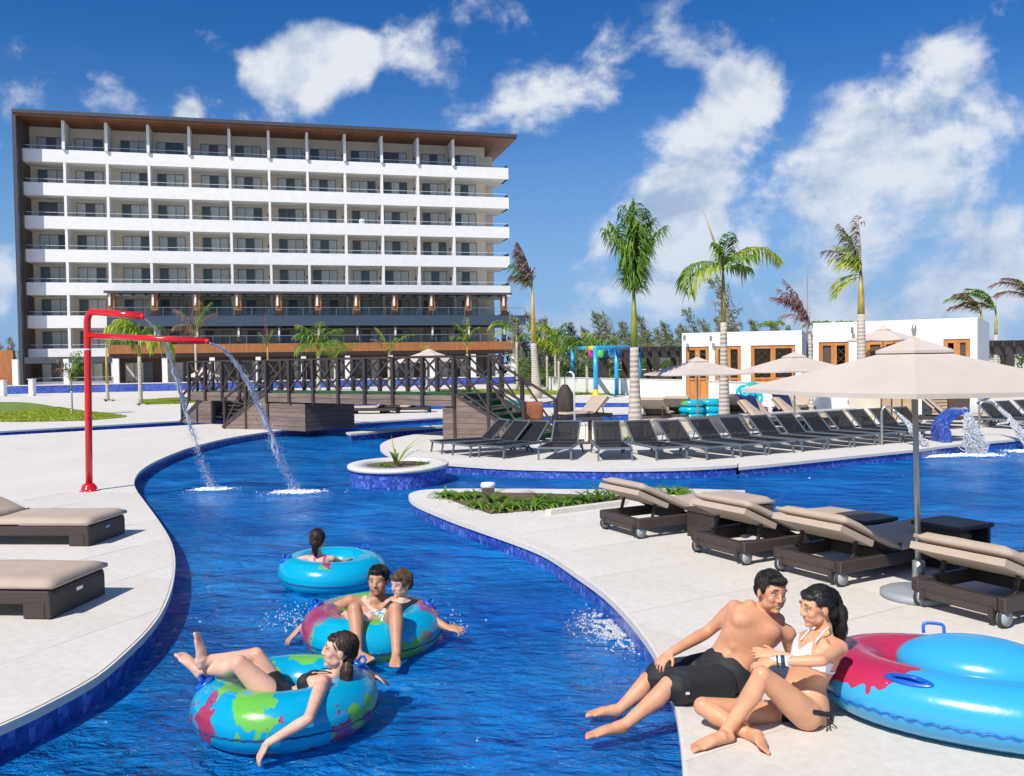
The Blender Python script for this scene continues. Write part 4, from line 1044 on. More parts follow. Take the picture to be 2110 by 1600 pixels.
o = tw.add(vs, fs, True).build('towel', M['towel_brown'], None, (g.x, 23.3, .0)); tag(o, 'rust brown towel hanging over the bridge stair railing', 'towel'); sol = o.modifiers.new('thickness', 'SOLIDIFY'); sol.thickness = .012
# ------------------------------------------------------------------ palms
def frond_mesh(L, elev, droop, wind, nl, lw, ll, twist=0.0, seed=0, ragged=0.0):
    """frond growing along +x then arching; wind pushes leaflets to local vector"""
    rr = random.Random(seed); mb = MB(); n = 12; p = Vector((0, 0, 0)); a = elev; pts = [p.copy()]
    for i in range(n):
        a -= droop / n * (.4 + 1.2 * i / n); p = p + Vector((math.cos(a), 0, math.sin(a))) * (L / n) + Vector(wind) * (L / n * .25 * (i / n)); pts.append(p.copy())
    mb.mi = 1; mb.tube(pts, [.022 * (1 - .8 * i / n) * max(.6, L / 2) for i in range(n + 1)], 5); mb.mi = 0
    cv = smooth_curve(pts, 4); m = len(cv)
    for k in range(nl):
        f = .10 + .90 * k / nl; i = min(m - 2, int(f * m)); q = cv[i]; d = (cv[i + 1] - q).normalized()
        up = Vector((0, 0, 1)); up = (up - d * up.dot(d)).normalized() if abs(d.z) < .98 else Vector((0, 1, 0)); sd = d.cross(up)
        for s in (-1, 1):
            if rr.random() < ragged: continue
            l = ll * (math.sin(min(1, f * 1.02) * math.pi) ** .45 + .12) * rr.uniform(.75, 1.15)
            out = (sd * s * rr.uniform(.6, 1.0) + d * rr.uniform(.45, .9) + up * rr.uniform(-.05, .35)).normalized() + Vector(wind) * rr.uniform(.3, .9); out.normalize()
            w = lw * rr.uniform(.7, 1.2); wv = out.cross(Vector((rr.gauss(0, .5), rr.gauss(0, .5), 1))).normalized() * w / 2
            m1 = q + out * l * .55 + Vector((0, 0, -.05 * l)); m2 = q + out * l * .95 + Vector(wind) * l * .25 + Vector((0, 0, -(.25 + .45 * rr.random()) * l))
            mb.add([q - wv * .4, q + wv * .4, m1 + wv, m1 - wv, m2], [(0, 1, 2, 3), (3, 2, 4)])
    return mb
def palm(label, u, Y, zb, v_tr, v_cr, fronds, r0, r1, mats=('palm', 'shaft'), lean=0.0, name='palm_tree', nl=34, lw=.05, ll=.5, wind=(-.5, 0, 0), stem='shaft', bulge=1.0, v_base=None, rag=0.0, spear=True):
    s = Y / F_PX; x = (P(u, 800, Y)).x; h = lambda v: P(u, v, Y).z
    t = thing(name, label, 'palm tree', (x, Y, zb), 0, 'palms round the pools'); zt = h(v_tr) - zb; zc = h(v_cr) - zb
    n = 8; pts = [Vector((lean * (i / n) ** 1.5, 0, zt * i / n)) for i in range(n + 1)]
    MB().tube(pts, [r0 * (1.18 if i == 0 else 1) + (r1 - r0) * (i / n) + .04 * bulge * r0 * math.sin(i) for i in range(n + 1)], 14).build('trunk', M['trunk'], t)
    top = Vector((lean * 1.15, 0, zc))
    MB().tube([pts[-1] - Vector((0, 0, .01)), pts[-1].lerp(top, .4), top], [r1 * .98, r1 * .85, r1 * .35], 12).build('crownshaft', M[stem], t)
    for i, fr in enumerate(fronds):
        az, el, L, dr = fr[:4]; wk = fr[4] if len(fr) > 4 else mats[0]
        c, s_ = math.cos(R(az)), math.sin(R(az)); w = Vector(wind); wl = (w.x * c + w.y * s_, -w.x * s_ + w.y * c, w.z)
        mb = frond_mesh(L, R(el), R(dr), wl, int(nl * max(.6, L / 2.0)), lw, ll, 0, i + len(label), rag)
        o = mb.build('frond', [M[wk], M[stem]], t, tuple(top - Vector((0, 0, .06 * (i % 4))))); o.rotation_euler = (0, 0, R(az))
    if spear and len(fronds):
        tip = Vector(spear) if spear is not True else Vector((.02, 0, fronds[0][2] * .45))
        MB().tube([top - Vector((0, 0, .1)), top + tip * .5, top + tip], [r1 * .3, .028 if spear is not True else .015, .006], 6).build('spear', M[stem], t)
    return t
palm('tall palm with upright green feathery fronds in the middle of the black loungers', 1308, 23.0, 0, 716, 600,
     [(80, 88, 2.55, 8), (200, 87, 2.4, 12), (-40, 87, 2.3, 16), (100, 86, 2.3, 16), (20, 85, 2.1, 26), (160, 84, 2.1, 28), (-80, 88, 2.5, 12), (0, 86, 1.5, 30), (180, 87, 1.5, 26), (300, 87, 2.3, 14), (60, 88, 1.9, 14), (240, 88, 1.9, 12), (5, 82, 2.0, 40), (178, 82, 2.0, 38)], .19, .10, nl=52, ll=.60, lw=.042, wind=(.05, 0, -.55))
palm('palm with a wide open crown of few drooping fronds, orange stem', 1492, 28.0, 0, 665, 548,
     [(12, 50, 2.3, 105, 'palmy'), (205, 30, 2.0, 125), (215, 20, 1.9, 115, 'palmy'), (40, 80, 1.2, 25), (-60, 84, 1.1, 25), (150, 84, .9, 30), (10, 30, .9, 60), (-25, 55, 1.2, 70)], .18, .09, nl=44, ll=.55, lw=.06, wind=(-.05, 0, -.45), stem='shafty', spear=(-.62, 0, 1.75))
palm('tall slim palm with wind blown yellow crown rising beside the big umbrella', 1775, 32.0, 0, 648, 560,
     [(60, 84, 2.2, 8, 'palmdry'), (175, 80, 2.0, 20, 'palmdry'), (190, 76, 1.5, 60, 'palmy'), (170, 74, 1.3, 90, 'palmy'), (200, 60, 1.0, 110, 'palmy'), (160, 70, 1.6, 75, 'palmdry'), (180, 10, .9, 70, 'palmy'), (190, -10, 1.1, 60, 'palmy'), (175, 82, 1.7, 20)], .21, .13, nl=40, ll=.5, wind=(-.7, 0, -.5), stem='shafty')
palm('thick trunked palm with orange shaft and one-sided crown beside the hotel', 1105, 50.0, 0, 708, 590,
     [(170, 84, 2.6, 14, 'palmdry'), (185, 82, 2.3, 22, 'palmdry'), (180, 76, 1.8, 50, 'palm'), (175, 72, 1.4, 80, 'palmdry')], .30, .15, nl=44, ll=.8, lw=.08, wind=(-.8, 0, -.4), stem='shafty', lean=-.12)
palm('palm with dead purple brown fronds blown to the left between the cabanas', 1672, 31.0, 0, 690, 662,
     [(165, 72, 1.8, 20, 'palmdead'), (175, 62, 1.7, 55, 'palmdead'), (180, 78, 1.3, 30, 'palmdead'), (190, 55, 1.2, 80, 'palmdead'), (150, 66, 1.5, 60, 'palmdead'), (170, 68, 1.7, 35, 'palmdead'), (185, 70, 1.5, 50, 'palmdead')], .085, .055, nl=46, ll=.32, wind=(-.4, 0, -.6), stem='trunk', rag=.1, lean=-.05)
sp = dict(nl=26, ll=.55, lw=.06, wind=(-.4, 0, -.3))
def smallp(label, u, vb, v_tr, v_cr, fr, r=.07, stem='shaft', **k):
    Y = G(u, vb).y; kk = dict(sp); kk.update(k); return palm(label, u, Y, 0, v_tr, v_cr, fr, r, r * .8, stem=stem, **kk)
smallp('small upright palm on the lawn beside the red pipe', 147, 856, 806, 780, [(90, 84, 1.3, 20), (200, 80, 1.2, 50, 'palmdry'), (-20, 78, 1.2, 50), (160, 76, 1.1, 80, 'palmdry'), (30, 72, 1.1, 90), (10, 84, 1.4, 20)], .05, wind=(.2, 0, -.5), ll=.4)
smallp('palm with fronds streaming right, yellow stem, left of the two behind the red pipe', 221, 826, 790, 705, [(20, 80, 2.4, 60), (-10, 70, 2.2, 100), (10, 60, 2.3, 130), (30, 78, 2.4, 80), (0, 45, 1.8, 120)], .12, 'shafty', wind=(.5, 0, -.5), ll=.9, lw=.09)
smallp('bushy palm with drooping yellow fronds behind the red pipe', 289, 833, 735, 700, [(190, 70, 2.2, 110, 'palmy'), (170, 78, 2.2, 90, 'palmy'), (0, 45, 2.2, 140, 'palmy'), (20, 30, 2.0, 120, 'palmy'), (150, 72, 2.0, 110), (200, 60, 1.8, 120), (60, 74, 2.0, 100), (-30, 40, 1.6, 120, 'palmy')], .12, wind=(.1, 0, -.5), ll=.8, lw=.09)
smallp('thin withered palm in front of the blue band of the hotel', 405, 812, 710, 690, [(90, 84, 3.0, 30, 'palmdry'), (190, 80, 2.8, 60, 'palmdry'), (0, 78, 2.7, 70, 'palmdry'), (170, 70, 2.4, 110, 'palmdry'), (10, 82, 3.0, 40, 'palm')], .1, wind=(.1, 0, -.6), ll=.7)
smallp('slender palm with one red spear behind the bridge', 553, 808, 740, 715, [(90, 88, 2.8, 6, 'palmdead'), (30, 80, 1.6, 30), (170, 80, 1.5, 40)], .09, 'shafty', ll=.35)
smallp('full green palm with yellow trunk behind the bridge', 657, 806, 735, 718, [(190, 78, 2.8, 70), (170, 72, 2.6, 100), (20, 76, 2.8, 80), (0, 60, 2.4, 110), (90, 84, 2.8, 60), (150, 60, 2.2, 120), (40, 50, 2.0, 110), (200, 45, 2.0, 100)], .16, 'shafty', wind=(.1, 0, -.4), ll=.9, lw=.09)
smallp('small green palm right of the full palm behind the bridge', 691, 808, 745, 738, [(180, 72, 1.9, 70), (10, 65, 2.2, 70), (160, 60, 1.7, 90), (30, 70, 1.8, 90), (90, 80, 1.9, 50)], .1, ll=.6)
smallp('young palm with one orange frond behind the middle of the bridge', 803, 808, 745, 728, [(165, 78, 2.2, 30, 'palmy'), (10, 62, 2.6, 60), (180, 70, 1.8, 60, 'palmdry'), (30, 78, 1.6, 40)], .09, 'shafty', ll=.5)
smallp('tiny bright palm tuft above the bridge handrail', 880, 806, 738, 732, [(150, 80, .8, 70, 'palmy'), (30, 76, .8, 80, 'palmy'), (90, 84, .9, 40, 'palmy')], .07, ll=.45)
smallp('narrow palm before the right end of the hotel', 964, 806, 730, 708, [(90, 86, 2.1, 20, 'palmy'), (200, 82, 2.0, 50), (0, 80, 1.8, 60), (180, 74, 1.6, 100)], .1, 'shafty', wind=(-.2, 0, -.5), ll=.5)
smallp('palm bending its frond left at the right corner of the hotel', 1066, 806, 705, 690, [(170, 66, 2.4, 120, 'palmy'), (180, 74, 2.2, 100), (190, 60, 1.8, 130, 'palmy')], .1, 'shafty', wind=(-.4, 0, -.4), ll=.6)
for i, (u, vb, vt, vc) in enumerate(((1128, 806, 735, 725), (1152, 808, 745, 735), (1210, 810, 742, 732), (1145, 800, 722, 700), (1245, 800, 735, 728))):
    smallp(f'young palm in the green bed right of the hotel, {ORD[i]} of five', u, vb, vt, vc, [(rnd.uniform(140, 220), rnd.uniform(60, 85), rnd.uniform(1.6, 2.6), rnd.uniform(50, 110), rnd.choice(('palm', 'palmy'))) for _ in range(3)] + [(rnd.uniform(-50, 50), rnd.uniform(60, 85), rnd.uniform(1.4, 2.2), rnd.uniform(50, 110)) for _ in range(3)], .1, ll=.7, lw=.09, wind=(-.4, 0, -.3))
for i, (u, vb, vt, vc, L) in enumerate(((2022, 768, 665, 645, 2.6), (2052, 770, 690, 640, 3.0), (2128, 775, 640, 618, 3.0))):
    palm(('distant palm with brown crown blown left above the white cabana', 'distant palm with bent green crown at the right above the cabana', 'dead brown palm crown cut by the right picture edge')[i], u, 62, 0, vt, vc,
         [(175, 62, L, 95, ('palm', 'palm', 'palmdead')[i]), (185, 72, L * .9, 80, 'palmdry' if i != 1 else 'palm'), (170, 50, L * .8, 90, 'palmdry'), (180, 80, L * .7, 60)], .17, .12, nl=30, ll=.8, lw=.09, wind=(-.8, 0, -.1), stem='shafty')
for i, (u, vc) in enumerate(((1688, 672), (1735, 672), (1590, 672))):
    palm(f'distant low green palm head peeping over the white cabana roof, {("middle", "right", "left")[i]} one', u, 75, 0, vc + 12, vc, [(a, 45, 1.3, 90) for a in range(0, 360, 60)], .15, .12, nl=26, ll=.6, lw=.1)

# ------------------------------------------------------------------ casuarinas and thicket
def casuarina_mesh(h, seed, lean=-.25, dens=1.0, mat=0):
    rr = random.Random(seed); mb = MB(); mb.mi = 0
    lead = [Vector((lean * h * (k / 10) ** 2.2, .1 * math.sin(seed + k), h * k / 10 * (1 - .04 * (k / 10) ** 3))) for k in range(11)]
    tr = MB(); tr.tube(lead, [.09 * h / 7 * (1 - k / 11) + .01 for k in range(11)], 6)
    cv = smooth_curve(lead, 4)
    nb = int(46 * dens)
    for b in range(nb):
        f = .12 + .86 * b / nb; p = cv[int(f * (len(cv) - 1))]; a = rr.uniform(0, 6.28); L = h * (.24 * (1 - f) ** .7 + .035) * rr.uniform(.6, 1.25)
        d = Vector((math.cos(a) - .35, math.sin(a), rr.uniform(.5, 1.2))).normalized(); q = p.copy(); seg = []
        for s in range(4): seg.append(q.copy()); q = q + d * (L / 4); d = (d + Vector((-.12, 0, -.06))).normalized()
        seg.append(q)
        tr.tube(seg, [.018, .014, .010, .006, .003], 3, cap=False)
        for s in range(int(20 * dens ** .5)):
            g = rr.random() ** .7; c = seg[min(3, int(g * 4))].lerp(seg[min(4, int(g * 4) + 1)], rr.random()) + Vector((rr.gauss(0, .10), rr.gauss(0, .10), rr.gauss(0, .12))) * (h / 7)
            dd = Vector((rr.gauss(-.35, .5), rr.gauss(0, .5), rr.uniform(-.1, 1.1))).normalized(); l = rr.uniform(.22, .48) * h / 7; w = rr.uniform(.025, .06) * h / 7
            sd = dd.cross(Vector((rr.random(), rr.random(), rr.random())) - Vector((.5, .5, .5))).normalized() * w
            mb.add([c - sd, c + sd, c + dd * l * .6 + sd * .8, c + dd * l], [(0, 1, 2), (0, 2, 3)])
    return tr.mesh('trunk', M['bark']), mb
cvar = []
for i, (ln, dn) in enumerate(((-.10, 1.0), (-.22, 1.0), (-.05, .9), (-.32, .8), (-.15, 1.2))):
    a, b = casuarina_mesh(7.0, i, ln, dn); cvar.append((a, b.mesh('crown', M['conifer']), b.mesh('crown', M['conifer2'])))
def casu(u, v_top, Y, i, label, pale=False):
    p = P(u, v_top, Y); t = thing('casuarina_tree', label, 'tree', (p.x, Y, 0), 0, 'casuarinas behind the pools'); a, b, c = cvar[i % 5]; s = p.z / 7.0
    o1 = link('trunk', a, t); o2 = link('crown', c if pale else b, t); t.scale = (s * 1.05, s * 1.05, s); t.rotation_euler = (0, 0, rnd.uniform(-.5, .5)); return t
CT = [(1075, 645), (1092, 668), (1118, 640), (1136, 652), (1150, 672), (1168, 690), (1190, 668), (1198, 700), (1215, 672), (1235, 700), (1255, 662), (1243, 640), (1278, 640), (1262, 690), (1296, 660), (1322, 690), (1345, 645), (1338, 680), (1362, 672), (1380, 660),
      (1392, 690), (1405, 672), (1430, 676), (1448, 634), (1425, 665), (1465, 665), (1480, 655), (1505, 650), (1518, 668), (1560, 660), (1572, 655), (1610, 662), (1632, 668)]
for i, (u, v) in enumerate(CT):
    near = 'right of the hotel' if u < 1180 else 'behind the blue splash frame' if u < 1330 else 'above the dark pergola' if u < 1405 else 'above the first white cabana'
    casu(u, v, rnd.uniform(88, 112), i * 3 + i // 5, (f'{ORD[i]} casuarina from the left of the tree line, {near}' if i < 20 else f'{ORD[len(CT) - 1 - i]} casuarina from the right of the tree line, {near}'), i % 3 == 0)
for i in range(18):
    casu(1075 + i * 20 + rnd.uniform(-8, 8), rnd.uniform(675, 708), rnd.uniform(98, 118), i + 2, f'{ORD[i]} tree of the lower casuarina row behind the green bed, from the left', i % 2 == 0)
casu(1535, 562, 70, 3, 'tall sparse grey casuarina rising above the first white cabana', True)
for i, u in enumerate((8, 26, -10)): casu(u, 680 + 12 * i, 120, i + 1, f'scrubby distant tree at the left picture edge, {("left", "right", "outermost")[i]} one', True)
th = MB(); rr = random.Random(3)
for k in range(13000):
    x = rr.uniform(-95, 110); hz = 4.0 + 1.8 * noise.noise(Vector((x * .12, 1, 2)))
    if 8 > x > -3 or 8 < x < 22: hz += 1.0
    c = Vector((x, 112 + rr.uniform(-3, 3), rr.random() ** .7 * hz)); r = rr.uniform(.18, .5)
    a, b = Vector((rr.gauss(0, 1), rr.gauss(0, 1), rr.gauss(0, 1))).normalized() * r, Vector((rr.gauss(0, 1), rr.gauss(0, 1), rr.gauss(0, 1))).normalized() * r
    th.add([c - a, c + b, c + a], [(0, 1, 2)])
tag(th.build('thicket', [M['bush']]), 'dense low scrub along the edge of the resort', 'scrub', kind='stuff')
th = MB()
for k in range(5200):
    u = rr.uniform(1070, 1400); Y = rr.uniform(70, 80); x = P(u, 800, Y).x; c = Vector((x, Y, rr.random() ** .8 * (1.9 + .8 * noise.noise(Vector((x * .5, 0, 0)))))); r = rr.uniform(.1, .32)
    a, b = Vector((rr.gauss(0, 1), rr.gauss(0, 1), rr.gauss(0, 1))).normalized() * r, Vector((rr.gauss(0, 1), rr.gauss(0, 1), rr.gauss(0, 1))).normalized() * r
    th.add([c - a, c + b, c + a], [(0, 1, 2)])
tag(th.build('hedge', [M['bush']]), 'leafy green hedge behind the splash frame', 'hedge', kind='stuff')

# ------------------------------------------------------------------ walls, pergolas, cabanas
def wall_line(name, label, pts, h, th, mat, cat='wall'):
    t = thing(name, label, cat, (pts[0][0], pts[0][1], 0))
    o = Vector(pts[0][:2]); q = [Vector(p[:2]) - o for p in pts]
    for a, b in zip(q, q[1:]):
        MB().bar((a.x, a.y, h / 2 - .03), (b.x, b.y, h / 2 - .03), th, h - .06).build('wall_panel', M[mat], t); MB().bar((a.x, a.y, h - .028), (b.x, b.y, h - .028), th + .05, .055).build('coping', M['deck'] if mat != 'bridgewood' else M[mat], t)
    return t
wall_line('perimeter_wall', 'long white low wall running below the cabanas', gp([(1132, 805), (1300, 815), (1420, 821), (1560, 833), (1700, 848), (1850, 858)]), .98, .2, 'white')
wall_line('garden_wall', 'beige curved low wall behind the black loungers', smooth_curve(gp([(1180, 905), (1240, 904), (1300, 899), (1400, 892), (1520, 884), (1640, 876), (1760, 868)]), 2), .42, .16, 'cream')
def pergola(label, u0, u1, Y, v_top, n, base=.9):
    a, b = P(u0, 800, Y), P(u1, 800, Y); z = P((u0 + u1) / 2, v_top, Y).z; t = thing('dark_pergola', label, 'pergola', (a.x, Y, 0)); w = b.x - a.x
    MB().box(0, w, -.1, .1, z - .75, z - .35).build('beam', M['darkwood'], t); MB().box(0, w, 2.9, 3.1, z - .75, z - .35).build('beam', M['darkwood'], t)
    m_ = MB().box(-.06, .06, -.4, 3.4, z - .34, z - .02).mesh('rafter', M['darkwood'])
    k = int(w / .55)
    for i in range(k + 1): link('rafter', m_, t, (i * w / k, 0, 0))
    m_ = MB().box(-.18, .18, -.16, .16, 0, z - .751).mesh('post', M['darkwood'])
    for i in range(n): link('post', m_, t, (.2 + (w - .4) * i / (n - 1), 0, 0)); link('post', m_, t, (.2 + (w - .4) * i / (n - 1), 3, 0))
    return t
pergola('long dark timber pergola left of the first white cabana', 1240, 1412, 58, 714, 4)
pergola('dark timber pergola at the right edge beyond the second cabana', 2014, 2260, 46, 700, 5)
o = wall_line('dark_fence', 'dark screen fence behind the splash frame and pergola', [(P(1060, 800, 84).x, 84), (P(1420, 800, 66).x, 66)], 1.35, .1, 'darkwood', 'fence')
def cabana(label, u0, Y0, u1, Y1, v0, v1, opens, v_head, depth=6, extra=None):
    a, b = P(u0, v0, Y0), P(u1, v1, Y1); zt = (a.z + b.z) / 2; d = Vector((b.x - a.x, b.y - a.y, 0)); w = d.length; d.normalize()
    t = thing('white_cabana', label, 'cabana', (a.x, a.y, 0), math.atan2(d.y, d.x), 'white flat roofed cabanas')
    def loc(u):
        r_ = ray(u, 740); k = r_.x / r_.y; return (k * a.y - a.x) / (d.x - k * d.y)
    zh = P((u0 + u1) / 2, v_head, (Y0 + Y1) / 2).z; T = .3
    sp_ = []; x = 0
    for (p, q) in opens: xp, xq = loc(p), loc(q); sp_.append((x, xp)); x = xq
    sp_.append((x, w))
    MB().box(0, w, 0, T, zh + .001, zt).build('parapet_wall', M['white'], t)
    for (p, q) in sp_: MB().box(p, q, .001, T - .001, 0, zh).build('wall_pier', M['white'], t)
    MB().box(0, T, T + .001, depth, 0, zt - .002).build('side_wall', M['white'], t); MB().box(w - T, w, T + .001, depth, 0, zt - .002).build('side_wall', M['white'], t)
    MB().box(T, w - T, depth - T, depth - .01, 0, zt - .05).build('rear_wall', M['cream'], t)
    MB().box(T + .001, w - T - .001, T + .002, depth - T - .001, zt - .4, zt - .15).build('roof', M['white'], t)
    for (p, q) in opens:
        xp, xq = loc(p) + .01, loc(q) - .01; f = MB(); fw = .16; n = 3 if xq - xp > 2.6 else 2
        f.box(xp, xp + fw, .05, .25, 0, zh - .002); f.box(xq - fw, xq, .05, .25, 0, zh - .002); f.box(xp + fw, xq - fw, .05, .25, zh - fw, zh - .002); f.box(xp + fw, xq - fw, .05, .25, 1.0, 1.0 + .1)
        c = (xp + xq) / 2
        f.box(c - .12, c + .12, .06, .24, 0, zh - fw - .001)
        fo = f.build('window_frame', M['cabanawood'], t)
        # carved lattice leaves
        for (l, r_) in ((xp + fw, c - .12), (c + .12, xq - fw)):
            if rnd.random() < .25: MB().box(l, r_, .13, .15, 0.01, zh - fw - .01).build('lattice_panel', M['wenge'], fo); continue
            m_ = MB(); g = .34
            for i in range(-8, 12):
                for s in (-1, 1):
                    x0, z0 = l + i * g, 1.1
                    pts = [(x0 + s * k * .1, z0 + k * .1) for k in range(int((zh - 1.3) / .1) + 1)]; pts = [p for p in pts if l <= p[0] <= r_]
                    if len(pts) > 1: m_.bar((pts[0][0], .14 + .012 * s, pts[0][1]), (pts[-1][0], .14 + .012 * s, pts[-1][1]), .02, .045, (0, 1, 0))
            if m_.v: m_.build('lattice_panel', M['wenge'], fo)
            MB().box(l, r_, .10, .12, 0, .99).build('lower_panel', M['cabanawood'], fo)
    return t
c1_ = cabana('first white cabana with three orange framed windows behind the palms', 1405, 45, 1652, 43, 689, 679, [(1413, 1461), (1473, 1527), (1547, 1639)], 713)
c2_ = cabana('longer white cabana with orange framed windows behind the big umbrella', 1675, 41, 2014, 37.5, 667, 654, [(1687, 1749), (1784, 1856), (1944, 1999)], 702, 7)
for (u, v, Y, l) in ((1409, 697, 44.7, 'small wall lamp high on the left corner of the first cabana'), (1463, 698, 44.3, 'small wall lamp between the first cabana windows'), (1753, 681, 40, 'small square wall lamp on the second cabana')):
    p = P(u, v, Y); t = thing('wall_lamp', l, 'wall lamp', (p.x, p.y - .16, p.z), 0, 'lamps on the cabana walls'); k = 2 if u == 1928 else 1
    MB().cbox((0, 0, 0), (.10 * k, .12, .34 * k * .8), .02).build('body', M['frame'], t); MB().cbox((0, .075, 0), (.06, .03, .2)).build('bracket', M['frame'], t)
p = P(1663, 565, 46); t = thing('lamp_mast', 'thin grey mast standing between the two cabanas', 'mast', (p.x, 46, 0)); MB().tube([(0, 0, 0), (0, 0, p.z * .5), (0, 0, p.z)], [.07, .055, .02], 8).build('mast', M['frame'], t); MB().lathe([(0, 0), (.16, 0), (.16, .04), (.07, .05)], 12).build('foot', M['frame'], t)
# pool bar hut under the umbrella
a = P(1822, 800, 28.5); t = thing('pool_bar', 'low brown shuttered pool bar seen below the big umbrella canopy', 'bar hut', (a.x, 28.5, 0)); w = P(2008, 800, 28.5).x - a.x
MB().box(0, w, .3, 3, 0, 1.95).build('body', M['cream'], t); MB().box(-.2, w + .2, -.1, 3.2, 1.951, 2.1).build('roof', M['white'], t)
for i in range(3): m_ = MB(); m_.box(.03 + i * .33, .30 + i * .33, .22, .29, .02, 1.7); m_.build('door_panel', M['lightwood'], t)
MB().box(.0, 1.02, .25, .297, 0, 1.75).build('door_frame', M['wenge'], t)
MB().box(1.02, 1.17, -.05, .2, 0, 1.95).build('white_pillar', M['white'], t)
st = MB()
for k in range(16): m_ = MB(); m_.box(1.18 + rnd.uniform(0, .015), 1.46 - rnd.uniform(0, .015), -.03 - rnd.uniform(0, .03), .22, k * .12, k * .12 + .112); m_.build('stone', M['stone_blk'], t)
for k in range(12): m_ = MB(); m_.box(1.55, 2.1, .20 + (k % 2) * .01, .298, .05 + k * .15, .16 + k * .15); m_.build('shutter_slat', M['lightwood'], t)
MB().box(2.14, w - .05, .2, .299, .1, 1.8).build('service_hatch', M['wenge'], t); t.scale = (1, 1, .66)
# mid ground pieces
g = G(1165, 868); t = thing('cocoon_chair', 'tall egg shaped brown wicker cocoon chair standing beside the stairs', 'chair', g)
vs = []; fs = []; n, m = 28, 16
for i in range(m + 1):
    f = i / m; z = .02 + 1.22 * f; r = .38 * math.sin(math.pi * (f * .90 + .06)) ** .6 * (1 - .25 * f)
    for k in range(n): aa = 2 * math.pi * k / n; vs.append((r * math.cos(aa), r * math.sin(aa) * 1.0, z))
for i in range(m):
    for k in range(n):
        aa = 2 * math.pi * k / n
        if 2 < i < 14 and (.25 < aa < 1.9): continue
        fs.append((i * n + k, i * n + (k + 1) % n, (i + 1) * n + (k + 1) % n, (i + 1) * n + k))
fs.append(tuple(m * n + k for k in range(n)))
o = MB().add(vs, fs, True).build('shell', M['wicker'], t); sol = o.modifiers.new('thickness', 'SOLIDIFY'); sol.thickness = .03
MB().lathe([(0, .4), (.27, .4), (.29, .44), (.27, .49), (0, .5)], 20).build('seat_cushion', M['cushion'], t)
g = G(1184, 872); t = thing('outdoor_shower', 'slim white shower pole with bent head beside the cocoon chair', 'shower', g)
MB().tube([(0, 0, 0), (0, 0, 1.5), (-.02, 0, 1.6), (-.08, 0, 1.66), (-.16, 0, 1.67)], .03, 10).build('pole', M['white'], t); MB().lathe([(0, .03), (.02, .03), (.07, 0), (0, -.003)], 14, (-.19, 0, 1.645)).build('shower_head', M['steel'], t)
g = G(1216, 914); t = thing('bar_table', 'small dark square table on one post between the black loungers', 'table', g)
MB().cbox((0, 0, .60), (.62, .5, .06), .01).build('table_top', M['wicker'], t); MB().cbox((0, 0, .30), (.09, .09, .54)).build('post', M['wenge'], t); MB().cbox((0, 0, .015), (.4, .4, .03)).build('foot', M['wenge'], t)

# splash frame
def splash():
    pts = {'A': G(1228, 822), 'B': G(1181, 806), 'C': G(1271, 815), 'D': G(1318, 808)}; o = pts['A']
    t = thing('splash_frame', 'light blue tubular splash frame with coloured tipping buckets', 'water play frame', o); zt = P(1228, 718, o.y).z
    L = {k: v - o for k, v in pts.items()}
    r = .125
    def post(p, zt_): MB().tube([(p.x, p.y, 0), (p.x, p.y, zt_)], r * (1 if p.y < 5 else 1.1), 14).build('post', M['ltblue'], t)
    zB = P(1181, 718, pts['B'].y).z; zD = P(1318, 716, pts['D'].y).z; zC = P(1271, 718, pts['C'].y).z
    post(L['A'], zt); post(L['B'], zB); post(L['C'], zC); post(L['D'], zD)
    def beam(a, za, b, zb, m_='ltblue'): MB().tube([(a.x, a.y, za), (b.x, b.y, zb)], r * .95, 14).build('beam', M[m_], t)
    beam(L['B'], zB, L['A'], zt); beam(L['A'], zt, L['D'], zD); md = L['B'].lerp(L['A'], .72); MB().tube([(md.x, md.y, zB + (zt - zB) * .72), (L['A'].x * .97 + md.x * .03, md.y * .06, zt)], r * 1.06, 14).build('yellow_sleeve', M['yellow'], t)
    for k in ('A', 'D'): MB().lathe([(0, 0), (.3, 0), (.28, .1), (.15, .3), (.128, .5)], 16, (L[k].x, L[k].y, 0)).build('yellow_foot', M['yellow'], t)
    for i, (u, c) in enumerate(((1220, 'magenta'), (1237, 'green'), (1246, 'navy'), (1260, 'ltblue'), (1276, 'navy'))):
        f = (u - 1215) / 100; Y = o.y + 2 + i * .4; p = P(u, 728, Y) - o
        MB().lathe([(0, -.26), (.12, -.24), (.2, -.1), (.22, .1), (.16, .22), (0, .25)], 16, p).build('bucket', M[c], t); MB().tube([p + Vector((0, 0, .22)), p + Vector((0, 0, .55))], .02, 6).build('hanger', M['ltblue'], t)
splash()

